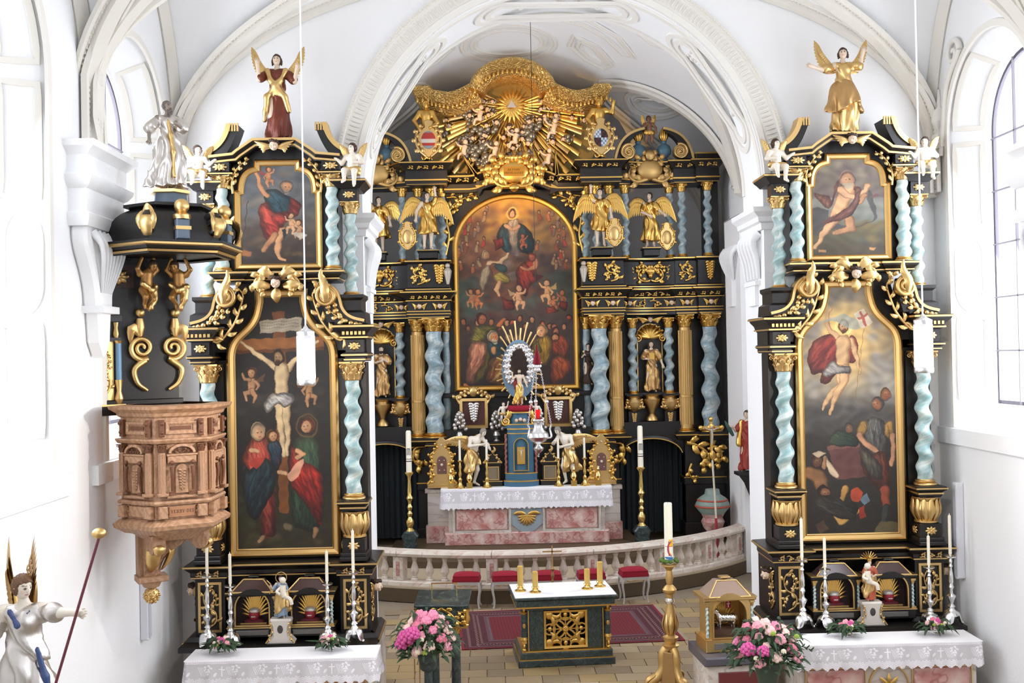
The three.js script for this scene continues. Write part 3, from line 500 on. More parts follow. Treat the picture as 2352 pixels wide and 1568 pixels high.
const smin = (a, b, k) => { const h = clamp(.5 + .5 * (b - a) / k, 0, 1); return b + (a - b) * h - k * h * (1 - h); };
function evalPrims(ps, x, y, z, k) {
let d = 1e3;
for (let n = 0; n < ps.length; n++) {
const p = ps[n]; let e;
if (p.t === 'c') { const { a, v, l2 } = p; const t = clamp(((x - a[0]) * v[0] + (y - a[1]) * v[1] + (z - a[2]) * v[2]) / l2, 0, 1); const X = x - a[0] - v[0] * t, Y = y - a[1] - v[1] * t, Z = z - a[2] - v[2] * t; e = Math.sqrt(X * X + Y * Y + Z * Z) - (p.ra + (p.rb - p.ra) * t); }
else if (p.t === 'e') { const X = (x - p.a[0]) / p.r[0], Y = (y - p.a[1]) / p.r[1], Z = (z - p.a[2]) / p.r[2], q = Math.sqrt(X * X + Y * Y + Z * Z); e = (q - 1) * Math.min(p.r[0], p.r[1], p.r[2]); }
else { const t = clamp((p.y1 - y) / (p.y1 - p.y0), 0, 1), ccx = lerp(p.c1[0], p.c0[0], t * t) + (p.sway || 0) * Math.sin(t * 3), ccz = lerp(p.c1[1], p.c0[1], t), X = (x - ccx), Z = (z - ccz) / (p.flat || .8), a = Math.atan2(Z, X), rad = lerp(p.r1, p.r0, p.bell ? t * t : Math.sqrt(t)), fo = p.amp * t * (Math.sin(a * p.n + (p.ph || 0) + 3 * t) + .5 * Math.sin(a * p.n * 1.7 + 2 - 4 * t)); e = Math.max((Math.sqrt(X * X + Z * Z) - rad * (1 + fo)) * .6, p.y0 + (p.hem || 0) * Math.sin(a * 2 + (p.ph || 0)) - y, y - p.y1); }
d = n ? smin(d, e, k) : e;
}
return d;
}
const cap_ = (a, b, ra, rb = ra) => { const v = [b[0] - a[0], b[1] - a[1], b[2] - a[2]]; return { t: 'c', a, v, l2: Math.max(1e-6, v[0] ** 2 + v[1] ** 2 + v[2] ** 2), ra, rb }; };
const ell = (a, r) => ({ t: 'e', a, r });
const ADULT = { head: [0, .93, .01], neck: [0, .84, -.01], chest: [0, .74, 0], pelvis: [0, .53, 0], shL: [-.1, .795, -.005], shR: [.1, .795, -.005], elL: [-.165, .64, 0], elR: [.165, .64, 0], wrL: [-.17, .5, .07], wrR: [.17, .5, .07], hipL: [-.055, .51, 0], hipR: [.055, .51, 0], knL: [-.06, .28, .03], knR: [.06, .28, .02], anL: [-.06, .045, -.01], anR: [.06, .045, -.01], toL: [-.075, .018, .07], toR: [.075, .018, .07],
R: { head: [.044, .06, .05], neck: .024, chest: .078, waist: .06, pelvis: .072, sh: .036, el: .027, wr: .019, hip: .055, kn: .037, an: .021, toe: .016, hand: .075 } };
const CHILD = { head: [0, .88, .01], neck: [0, .76, 0], chest: [0, .65, 0], pelvis: [0, .42, 0], shL: [-.14, .7, 0], shR: [.14, .7, 0], elL: [-.24, .56, .02], elR: [.24, .56, .02], wrL: [-.24, .42, .1], wrR: [.24, .42, .1], hipL: [-.08, .38, 0], hipR: [.08, .38, 0], knL: [-.1, .2, .05], knR: [.1, .2, .05], anL: [-.1, .05, 0], anR: [.1, .05, 0], toL: [-.12, .025, .09], toR: [.12, .025, .09],
R: { head: [.092, .105, .098], neck: .05, chest: .11, waist: .11, pelvis: .115, sh: .058, el: .046, wr: .034, hip: .085, kn: .06, an: .038, toe: .028, hand: .09 } };
function headFrame(J, o) { const m = new THREE.Matrix4().makeRotationFromEuler(new THREE.Euler(o.headPitch || 0, o.headYaw || 0, o.headTilt || 0, 'YXZ')); return { m, inv: m.clone().invert(), c: J.head }; }
function fingersOf(w, e, R_, h, spreadUp) { // five fingers leaving the palm
const a = V(...w), b = V(...e).sub(a), dir = b.clone().normalize().multiplyScalar(1), L = R_.hand * h, l = []; let side = dir.clone().cross(V(0, 0, 1)); if (side.length() < .2) side = dir.clone().cross(V(0, 1, 0)); side.normalize(); const nrm = side.clone().cross(dir).normalize(); const palm = a.clone().addScaledVector(dir, L * .5);
for (let k = 0; k < 4; k++) { const s = (k - 1.5) * L * .15, f = [.42, .52, .5, .38][k] * L, p0 = palm.clone().addScaledVector(side, s).addScaledVector(dir, -L * .1), p1 = p0.clone().addScaledVector(dir, f * .65).addScaledVector(side, s * .25), p2 = p1.clone().addScaledVector(dir, f * .4).addScaledVector(nrm, -f * .3 * (spreadUp ? .3 : 1)); l.push(tube([p0, p1, p2], (t) => L * .085 * (1 - .35 * t), 6, 5, 1, nrm)); }
const t0 = a.clone().addScaledVector(dir, L * .2).addScaledVector(side, L * .18); l.push(tube([t0, t0.clone().addScaledVector(side, L * .22).addScaledVector(dir, L * .2), t0.clone().addScaledVector(side, L * .24).addScaledVector(dir, L * .42)], (t) => L * .1 * (1 - .3 * t), 5, 5, 1, nrm));
return l;
}
function figure(o) {
const base = o.child ? CHILD : ADULT, J = { ...base, ...(o.J || {}) }, Rr = { ...base.R, ...(o.R || {}) }, h = o.h, cell = o.cell || (o.child ? .02 : .0135);
const root = o.root || thing(o.name, o.label, o.category || 'statue', o.pos, o.turn || 0, o.group);
const hf = headFrame(J, o), hv = new THREE.Vector3(), HR = Rr.head, hs = HR[1] / .06;
const body = [cap_(J.neck, [J.chest[0], J.chest[1], J.chest[2]], Rr.neck, Rr.chest * .8), cap_(J.shL, J.shR, Rr.sh * 1.15), cap_(J.chest, [lerp(J.chest[0], J.pelvis[0], .6), lerp(J.chest[1], J.pelvis[1], .6), lerp(J.chest[2], J.pelvis[2], .6)], Rr.chest, Rr.waist), cap_([lerp(J.chest[0], J.pelvis[0], .6), lerp(J.chest[1], J.pelvis[1], .6), lerp(J.chest[2], J.pelvis[2], .6)], J.pelvis, Rr.waist, Rr.pelvis), cap_(J.head, J.neck, Rr.neck * 1.05)];
const hands = [];
for (const s of ['L', 'R']) {
if (o.noArm === s) continue;
const w = J['wr' + s], e = J['el' + s], hd = J['hd' + s] || w.map((q, i) => q + (q - e[i]) / (Math.hypot(w[0] - e[0], w[1] - e[1], w[2] - e[2]) || 1) * .06);
body.push(cap_(J['sh' + s], e, Rr.sh, Rr.el), cap_(e, w, Rr.el, Rr.wr)); const dv = V(...hd).sub(V(...w)).normalize(), pe = V(...w).addScaledVector(dv, Rr.hand * .5); body.push(cap_(w, pe.toArray(), Rr.wr, Rr.wr * 1.15)); hands.push(...fingersOf(w, hd, Rr, 1, o.openHand));
if (!o.noLegs) { body.push(cap_(J['hip' + s], J['kn' + s], Rr.hip, Rr.kn), cap_(J['kn' + s], J['an' + s], Rr.kn, Rr.an), cap_(J['an' + s], J['to' + s], Rr.an, Rr.toe)); }
}
const face = (x, y, z) => { hv.set(x - hf.c[0], y - hf.c[1], z - hf.c[2]).applyMatrix4(hf.inv); return hv; };
const headD = (x, y, z) => { const p = face(x, y, z), X = p.x / hs, Y = p.y / hs, Z = p.z / hs; let d = (Math.hypot(X / .044, Y / .06, Z / .05) - 1) * .044; d = smin(d, Math.hypot(X, Y + .036, Z - .02) - .021, .02); d = smin(d, Math.hypot(X, (Y + .004) * .55, Z - .052) - .0085, .008); d = smin(d, Math.hypot(X, (Y + .026) * 1.6, Z - .042) - .01, .006); const ex = Math.abs(X) - .018; d = Math.max(d, -(Math.hypot(ex, Y - .008, Z - .053) - .0095)); d = smin(d, Math.hypot(Math.abs(X) - .046, Y, Z + .002) - .009, .006); return d * hs; };
const skinF = (x, y, z) => smin(evalPrims(body, x, y, z, .022), headD(x, y, z), .012);
const bb = (prims, pad) => { const lo = [9, 9, 9], hi = [-9, -9, -9]; for (const p of prims) { const P = p.t === 'c' ? [[p.a, Math.max(p.ra, p.rb)], [[p.a[0] + p.v[0], p.a[1] + p.v[1], p.a[2] + p.v[2]], Math.max(p.ra, p.rb)]] : p.t === 'e' ? [[p.a, Math.max(...p.r)]] : [[[p.c0[0], p.y0, p.c0[1]], Math.max(p.r0, p.r1) * 1.3], [[p.c1[0], p.y1, p.c1[1]], Math.max(p.r0, p.r1) * 1.3]]; for (const [c, r] of P) for (let k = 0; k < 3; k++) { lo[k] = Math.min(lo[k], c[k] - r - pad); hi[k] = Math.max(hi[k], c[k] + r + pad); } } return [lo, hi]; };
const lips = [.72, .42, .36], dark = [.12, .07, .05];
const col = (x, y, z) => { const p = face(x, y, z), X = p.x / hs, Y = p.y / hs, Z = p.z / hs; if (Z > .03 && Math.hypot(X, Y) < .06) { if (Math.hypot(Math.abs(X) - .018, (Y - .008) * 1.5) < .008) return dark; if (Math.hypot(X * .7, (Y + .027) * 1.7) < .0095) return lips; if (Math.abs(Math.abs(X) - .019) < .012 && Math.abs(Y - .022) < .003) return [.4, .28, .2]; if (Math.hypot(Math.abs(X) - .026, Y + .014) < .011) return [1, .85, .8]; } return [1, 1, 1]; };
const [lo, hi] = bb(body, .02), hr = Math.max(...HR) * 1.25, cut = J.head[1] - HR[1] * 1.05;
const bodyG = surfaceNets((x, y, z) => evalPrims(body, x, y, z, .022), lo, hi, cell); bodyG.setAttribute('color', new THREE.Float32BufferAttribute(new Float32Array(bodyG.attributes.position.count * 3).fill(1), 3));
const headG = surfaceNets(headD, J.head.map((q) => q - hr), J.head.map((q) => q + hr), cell * (o.child ? .5 : .42), col);
const S = (g) => g.scale(h, h, h);
mesh('body', S(merge([bodyG, headG, ...hands])), o.skin || mats.skin, root);
if (o.robe) {
const ps = o.robe(J, Rr), [a, b] = bb(ps, .03), fn = o.fold ?? .0065;
const g = surfaceNets((x, y, z) => evalPrims(ps, x, y, z, .03) + fn * (Math.sin(24 * x + 9 * y + 14 * z + 3 * Math.sin(11 * y + 7 * x)) + .7 * Math.sin(58 * x + 12 * y + 34 * z + 4 * Math.sin(9 * y + 5 * z))) , a, b, cell);
mesh(o.robeName || 'robe', S(g), o.robeMat || mats.gold, root);
}
if (o.robe2) { const ps = o.robe2(J, Rr), [a, b] = bb(ps, .03); mesh(o.robe2Name || 'mantle', S(surfaceNets((x, y, z) => evalPrims(ps, x, y, z, .03) + .005 * Math.sin(30 * x + 16 * y + 10 * z), a, b, cell)), o.robe2Mat || mats.gold, root); }
if (o.hair !== false) {
const lng = o.longHair, hl = [J.head[0], J.head[1], J.head[2]];
const hairF = (x, y, z) => { const p = face(x, y, z), X = p.x / hs, Y = p.y / hs, Z = p.z / hs, w = .0055 * Math.sin(X * 190 + Y * 90) * Math.sin(Y * 170 + Z * 140); let d = (Math.hypot(X / .053, (Y - .008) / .064, (Z + .006) / .058) - 1) * .053; d = Math.max(d, Z - .018 - Math.max(0, Y - .022) * 1.4); if (lng) d = smin(d, Math.max(evalPrims([cap_([-.042, .0, -.015], [-.05, -lng, -.01], .02, .012), cap_([.042, 0, -.015], [.05, -lng, -.01], .02, .012), cap_([0, 0, -.03], [0, -lng, -.035], .035, .025)], X, Y, Z, .01), -1), .012); if (o.beard) d = Math.min(d, Math.max(Math.hypot(X / .032, (Y + .055) / (o.beard), (Z - .03) / .03) - 1, Y + .03) * .03); return (d + w) * hs; };
const q = hr * (lng ? 1.9 : 1.35); mesh('hair', S(surfaceNets(hairF, hl.map((v) => v - q), hl.map((v) => v + q), cell * (o.child ? .75 : .6))), o.hairMat || mats.hair, root);
}
for (const w of o.wings || []) { const m = mesh('wing', wing(w), w.mat || mats.gold, root, [w.at[0] * h, w.at[1] * h, w.at[2] * h]); m.scale.setScalar(h); m.rotation.set(w.rx || 0, w.ry || 0, w.rz || 0); }
root.userData.J = undefined; delete root.userData.J;
return root;
}
function wing({ edge, d0, d1, l0, l1, n = 13, w = .026, s = 1 }) {
const c = new THREE.CatmullRomCurve3(edge.map(([x, y]) => V(x * s, y, 0))), l = [tube(c.getPoints(12), (t) => .028 * (1 - .5 * t), 12, 6, .7)];
for (const [k, f] of [[0, 1], [1, .62], [2, .34]]) for (let i = 0; i < n; i++) { const t = i / (n - 1), p = c.getPoint(t), a = R(lerp(d0, d1, t)), L = lerp(l0, l1, t ** .8) * f, dx = s * Math.cos(a), dy = Math.sin(a); l.push(leaf([p.clone().setZ(k * .012), p.clone().add(V(dx * L * .5, dy * L * .5, .01 + k * .012)), p.clone().add(V(dx * L + s * .02 * L, dy * L, k * .008))], w * (1 - .1 * k), 5, .25, V(0, 0, 1), 4)); }
return merge(l);
}
const wingPair = (o) => [{ ...o, s: 1, at: [.05, o.y ?? .76, -.07] }, { ...o, s: -1, at: [-.05, o.y ?? .76, -.07], ry: -(o.ry || 0), rz: -(o.rz || 0) }];
// == side altars
const cornice = (path, prof, o = {}) => sweep2(path.slice().reverse(), prof, { plane: 'xz', crease: .4, ...o });
function fillet(parent, path, out, y, h, mat = mats.goldPale, plane = 'xz') { return mesh('gilt_fillet', plane === 'xz' ? cornice(path, [[out - .01, y], [out + .012, y], [out + .012, y + h], [out - .01, y + h]]) : sweep2(path, [[0, out], [0, out + h], [y, out + h], [y, out]], { plane: 'xy' }), mat, parent); }
function pictureFrame(name, parent, outline, w, z, mat = mats.goldPale) { return mesh(name, sweep2(outline, [[0, z], [0, z + .05], [-w * .25, z + .075], [-w * .4, z + .05], [-w * .75, z + .04], [-w * .85, z + .05], [-w, z + .03], [-w, z]], { closed: true, plane: 'xy', crease: .3 }), mat, parent); }
function canvasPlane(outline, z) { const g = plain(new THREE.ExtrudeGeometry(shapeOf(outline), { depth: .02, bevelEnabled: false })); const p = g.attributes.position, uv = g.attributes.uv; let x0 = 9, x1 = -9, y0 = 99, y1 = -9; for (let i = 0; i < p.count; i++) { x0 = Math.min(x0, p.getX(i)); x1 = Math.max(x1, p.getX(i)); y0 = Math.min(y0, p.getY(i)); y1 = Math.max(y1, p.getY(i)); } for (let i = 0; i < p.count; i++) uv.setXY(i, (p.getX(i) - x0) / (x1 - x0), (p.getY(i) - y0) / (y1 - y0)); return g.translate(0, 0, z); }
const mirrorPath = (half) => [...half, ...half.slice().reverse().map(([x, y]) => [-x, y])];
const voluteGeo = (r, d) => merge([tube(spiral2(0, 0, r, 2.1, 1, 1.2, 44, .9), (t) => r * .2 * (1 - .5 * t), 60, 6, .9).translate(0, 0, d * .5), rot(cyl(r * .9, r * .86, d, 0, 0, 0, 24), Math.PI / 2).translate(0, 0, -d * .6), ball(r * .22, 0, 0, d * .5, 8)]);
const mainHalf = [[.68, 1.985], [.68, 4.42], ...bez2([[.68, 4.42], [.68, 4.78], [.4, 4.74], [.345, 5.02]], 14).slice(1), [.325, 5.12], [.325, 5.27]];
const upHalf = [[.535, 5.488], [.535, 6.47], [.49, 6.48], ...bez2([[.49, 6.48], [.485, 6.66], [.4, 6.74], [.29, 6.76]], 10).slice(1), [.285, 6.84]];
const altarStatic = {};
function sideAltar(X, Z, label) {
const t = thing('side_altar', label, 'altar', [X, 0, Z]);
const B = mats.black, ped = [[-1.06, -.6], [-1.06, .12], [-.68, .12], [-.68, .0], [.68, .0], [.68, .12], [1.06, .12], [1.06, -.6]];
mesh('plinth', [cornice(ped, [[-.3, 1.0], [.1, 1.0], [.1, 1.05], [.05, 1.1], [-.3, 1.1]]), box(2.0, .1, .6, 0, 1.05, -.3)], B, t);
fillet(t, ped, .1, 1.035, .018);
mesh('altar_step', box(2.3, .055, .9, 0, 1.0275, .03), B, t);
mesh('predella', [box(1.4, .75, .3, 0, 1.44, -.42)], B, t);
mesh('predella_cornice', [cornice(ped, [[-.3, 1.78], [.01, 1.78], [.03, 1.82], [.03, 1.86], [.08, 1.91], [.09, 1.95], [-.3, 1.97]]), box(1.9, .18, .6, 0, 1.87, -.3)], B, t);
fillet(t, ped, .09, 1.925, .02); fillet(t, ped, .01, 1.79, .018);
mesh('back_panel', [box(1.9, 2.6, .5, 0, 3.2, -.42), slab([[-.95, 4.4], [.95, 4.4], [.72, 4.8], [.6, 5.1], [.52, 5.42], [-.52, 5.42], [-.6, 5.1], [-.72, 4.8]], .5, { z: -.67 })], B, t);
for (const s of [-1, 1]) {
const cxp = s * .87;
const p = part('pedestal', t, [cxp, 0, 0]);
mesh('pedestal_block', box(.36, .7, .78, 0, 1.44, -.3), B, p);
mesh('panel_frame', sweep2([[-.14, 1.14], [.14, 1.14], [.14, 1.74], [-.14, 1.74]], [[0, .09], [0, .115], [-.03, .115], [-.03, .09]], { closed: true }), mats.goldPale, p);
orn(p, 0, 1.44, .105, .22, .54, 'tall', mats.goldPale); orn(p, s * .185, 1.44, -.05, .22, .54, 'tall', mats.goldPale, s * Math.PI / 2);
orn(p, 0, 1.85, .17, .3, .07, 'frieze', mats.goldPale);
cherub(t, s * 1.12, 1.62, -.05, .13, { wing: mats.goldPale, turn: s * 1.2, spread: .5 });
const q = part('console', t, [cxp, 0, .03]);
mesh('console_step', [bevelBox(.33, .05, .4, 0, 1.995, 0), bevelBox(.31, .05, .34, 0, 2.04, 0)], B, q);
mesh('console_box', box(.27, .17, .27, 0, 2.145, 0), B, q);
orn(q, 0, 2.145, .14, .17, .13, 'rosette', mats.goldPale); orn(q, s * -.14, 2.145, 0, .17, .13, 'rosette', mats.goldPale, -s * Math.PI / 2);
const gad = [lathe([[.1, 2.23], [.14, 2.24], [.14, 2.26], [.11, 2.28], [.165, 2.36], [.175, 2.42], [.14, 2.5], [.16, 2.54], [.16, 2.55]], 20)]; for (let k = 0; k < 12; k++) { const a = k / 12 * 6.283, c = Math.cos(a), z_ = Math.sin(a); gad.push(leaf([V(.12 * c, 2.27, .12 * z_), V(.17 * c, 2.38, .17 * z_), V(.16 * c, 2.5, .16 * z_), V(.165 * c, 2.54, .165 * z_)], .035, 7, .5, V(c, 0, z_))); }
mesh('gadrooned_bulb', gad, mats.goldPale, q);
const cp = [[-.145, -.2], [-.145, .16], [.145, .16], [.145, -.2]];
mesh('console_cap', [cornice(cp, [[-.14, 2.55], [-.02, 2.55], [0, 2.58], [0, 2.62], [.04, 2.65], [.04, 2.69], [-.14, 2.7]])], B, q); fillet(q, cp, .0, 2.595, .018); fillet(q, cp, .04, 2.66, .016);
mesh('pilaster', box(.3, 2.9, .3, 0, 2.9, -.3), B, q);
column(t, cxp, 2.7, .03, { r: .105, base: .07, shaft: 1.36, cap: .23, mat: mats.marbleTeal, turns: 5.5, dir: s, phase: s > 0 ? 0 : Math.PI, gold: mats.goldPale });
const e = part('entablature', t, [cxp, 0, 0]), e0 = s > 0 ? -.085 : -.19, e1 = s > 0 ? .19 : .085, ep = [[e0, -.5], [e0, .2], [e1, .2], [e1, -.5]];
mesh('entablature_block', [cornice(ep, [[-.2, 4.36], [-.02, 4.36], [-.02, 4.41], [.01, 4.42], [.01, 4.46], [-.03, 4.47], [-.03, 4.62], [.0, 4.63], [.02, 4.67], [.03, 4.7], [.08, 4.75], [.1, 4.8], [-.2, 4.82]]), box(.26, .44, .5, s * .05, 4.59, -.25)], B, e);
fillet(e, ep, .1, 4.77, .022); fillet(e, ep, .01, 4.43, .016); fillet(e, ep, -.02, 4.375, .014); fillet(e, ep, .02, 4.64, .018);
mesh('dentil_row', [0, 1, 2, 3, 4, 5].map((k) => box(.03, .04, .03, s * (-.07 + k * .049), 4.7, .235)), mats.goldPale, e);
orn(e, s * .05, 4.545, .18, .17, .13, 'rosette', mats.goldPale);
const sc = part('scroll', t, [0, 0, 0]);
const cur = bez2([[1.04, 4.84], [.98, 4.86], [.82, 4.86], [.76, 5.02]], 10).concat(bez2([[.76, 5.02], [.74, 5.1], [.73, 5.22], [.62, 5.27]], 8).slice(1));
const cur2 = [[.56, 5.0], [.6, 4.84]];
mesh('scroll_body', slab([...cur, ...cur2].map(([x, y]) => [s * x, y]), .3, { z: -.15 }), B, sc);
mesh('scroll_edge', sweep2((s > 0 ? cur : cur.map(([x, y]) => [-x, y]).reverse()), [[-.005, .02], [-.005, .17], [.028, .17], [.028, .02]]), mats.goldPale, sc);
mesh('scroll_beads', cur.filter((_, i) => i % 2 === 0).map(([x, y]) => ball(.035, s * (x - .05), y - .045, .16, 7)), mats.goldPale, sc);
mesh('volute', voluteGeo(.13, .1), mats.goldPale, sc, [s * .605, 5.15, .2]).scale.x = s;
mesh('volute_leaf', [leaf([[s * .605, 5.08, .3], [s * .6, 5.22, .34], [s * .57, 5.34, .26], [s * .55, 5.42, .3]], .055, 9, .6), leaf([[s * .6, 5.25, .32], [s * .55, 5.38, .3], [s * .56, 5.48, .3]], .03, 7, .6)], mats.goldPale, sc);
mesh('carved_scrollwork', scrollLeafs([[s * .86, 4.7], [s * .74, 4.62], [s * .62, 4.72], [s * .52, 4.86], [s * .46, 5.02], [s * .42, 5.2], [s * .5, 5.3], [s * .46, 5.36]], .022, .13, 13), mats.goldPale, sc, [0, 0, .1]);
mesh('carved_scrollwork', scrollLeafs([[s * .84, 4.86], [s * .75, 4.88], [s * .66, 4.95], [s * .58, 5.02]], .02, .09, 6), mats.goldPale, sc, [0, 0, .16]);
column(t, s * .665, 5.48, .04, { r: .085, base: .05, shaft: .95, cap: .16, mat: mats.marbleTeal, turns: 5, dir: -s, gold: mats.goldPale });
const ub = part('upper_block', t, [s * .665, 0, .02]), up = [[-.13, -.3], [-.13, .13], [.13, .13], [.13, -.3]];
mesh('block', [cornice(up, [[-.12, 6.63], [0, 6.63], [.02, 6.66], [-.02, 6.68], [-.02, 6.79], [-.12, 6.79]]), box(.22, .16, .4, 0, 6.71, -.2)], B, ub); orn(ub, 0, 6.73, .12, .2, .12, 'rosette', mats.goldPale); fillet(ub, up, .02, 6.64, .016);
const ped2 = [[-.13, -.35], [-.13, .13], [.13, .13], [.13, -.35]];
const op = part('outer_pedestal', t, [s * .87, 0, -.05]); mesh('outer_pedestal_block', [cornice(ped2, [[-.12, 4.82], [.06, 4.82], [.05, 4.95], [0, 4.98], [0, 5.1], [.03, 5.13], [.03, 5.17], [-.12, 5.17]]), box(.24, .35, .4, 0, 5, -.15)], B, op);
column(t, s * .87, 5.17, -.05, { r: .085, base: .04, shaft: .95, cap: .15, mat: mats.marbleTeal, turns: 5, dir: s, gold: mats.goldPale });
const sh = part('putto_seat', t, [s * .87, 0, -.05]);
mesh('seat_block', [box(.2, .16, .2, 0, 6.39, 0), cornice(ped2, [[-.12, 6.46], [.0, 6.46], [.04, 6.5], [.08, 6.53], [.08, 6.57], [-.12, 6.57]]), slab(bez2([[-s * .1, 6.3], [-s * .16, 6.34], [-s * .24, 6.45], [-s * .27, 6.57]], 8).concat([[s * .1, 6.57]]), .2, { z: -.15 })], B, sh); fillet(sh, ped2, .08, 6.54, .02); orn(sh, 0, 6.39, .105, .17, .12, 'rosette', mats.goldPale);
const horn = bez2([[.74, 6.82], [.66, 6.84], [.55, 6.98], [.46, 7.26]], 12), horn2 = bez2([[.58, 7.28], [.62, 7.1], [.7, 7.0], [.84, 6.94]], 12);
const hn = part('pediment_horn', t, [0, 0, -.1]);
mesh('horn_body', slab([...horn, ...horn2].map(([x, y]) => [s * x, y]), .3, { z: -.2 }), B, hn);
mesh('horn_edge', sweep2((s > 0 ? horn2.slice() : horn2.map(([x, y]) => [-x, y])), [[-.03, -.1], [-.03, .13], [.03, .13], [.03, -.1]]), mats.goldPale, hn);
mesh('horn_end', [0, 1, 2, 3].map((k) => box(.02, .1, .03, s * (.475 + k * .032), 7.24, .1)), mats.goldPale, hn);
mesh('carved_scrollwork', scrollLeafs([[s * .53, 6.42], [s * .54, 6.56], [s * .5, 6.68], [s * .42, 6.78], [s * .33, 6.84]], .018, .085, 9), mats.goldPale, t, [0, 0, .06]);
}
const led = [[-.74, -.4], [-.74, .14], [-.4, .14], [-.4, .1], [.4, .1], [.4, .14], [.74, .14], [.74, -.4]];
mesh('upper_ledge', [cornice(led, [[-.2, 5.34], [-.02, 5.34], [.0, 5.38], [.05, 5.42], [.06, 5.47], [-.3, 5.48]]), box(1.4, .12, .5, 0, 5.41, -.25)], B, t); fillet(t, led, .06, 5.44, .022); fillet(t, led, .0, 5.36, .014);
mesh('upper_panel', slab(mirrorPath([[.72, 5.48], [.72, 6.8], [.48, 6.84], [.4, 6.9], [.24, 7.0]]), .4, { z: -.45 }), B, t);
const pth = mirrorPath([[.78, 6.8], [.48, 6.83], [.42, 6.88], [.24, 7.0]]);
mesh('pediment_cornice', sweep2(pth, [[-.03, -.4], [-.03, .1], [.0, .13], [.03, .18], [.06, .19], [.06, -.4]]), B, t); mesh('gilt_fillet', sweep2(pth, [[-.02, .1], [-.02, .135], [.005, .135], [.005, .1]]), mats.goldPale, t); mesh('gilt_fillet', sweep2(pth, [[.035, .18], [.035, .2], [.065, .2], [.065, .18]]), mats.goldPale, t);
cherub(t, 0, 6.97, .2, .12, { wing: mats.goldPale, spread: 1.15 });
const ct = part('cartouche', t, [0, 5.3, .16]); mesh('cartouche_leaves', [both(scrollLeafs([[.03, .12], [.16, .13], [.26, .03], [.2, -.08], [.12, -.04]], .03, .12, 8)), leaf([[0, -.05, .02], [0, -.14, .05], [0, -.22, 0]], .06), both([leaf([[.05, .08, 0], [.14, .16, .03], [.24, .14, 0]], .05), leaf([[.08, -.02, 0], [.2, .0, .05], [.33, -.02, 0]], .05)])], mats.goldPale, ct);
mesh('cartouche_face', cherubHeadGeo, browns.skinPlain, ct, [0, .02, .07]).scale.setScalar(.13); mesh('cartouche_hair', cherubHairGeo, mats.hair, ct, [0, .02, .07]).scale.setScalar(.13);
return t;
}
const AL = [-3.52, -12.98], ARt = [3.64, -13.1], AK = 1.0155;
const fit = (o) => { o.scale.setScalar(AK); o.position.y = 4.4 * (1 - AK); return o; };
const altarLeft = fit(sideAltar(...AL, 'black and gilded left side altar with twisted teal columns and a crucifixion'));
const altarRight = fit(sideAltar(...ARt, 'black and gilded right side altar with twisted teal columns and a resurrection'));
function altarPainting(X, Z, half, tex, label, w, bottom) {
const t = thing('altar_painting', label, 'painting', [X, 0, Z]); fit(t);
const out = mirrorPath(half); pictureFrame('frame', t, out, w, .0);
const inner = mirrorPath(half.map(([x, y], i) => [x - w * .8, i === 0 ? y + w * .8 : i === half.length - 1 ? y - w * .8 : y]));
mesh('canvas', canvasPlane(inner, .015), std(0xffffff, .55, 0, { map: tex }), t);
return t;
}
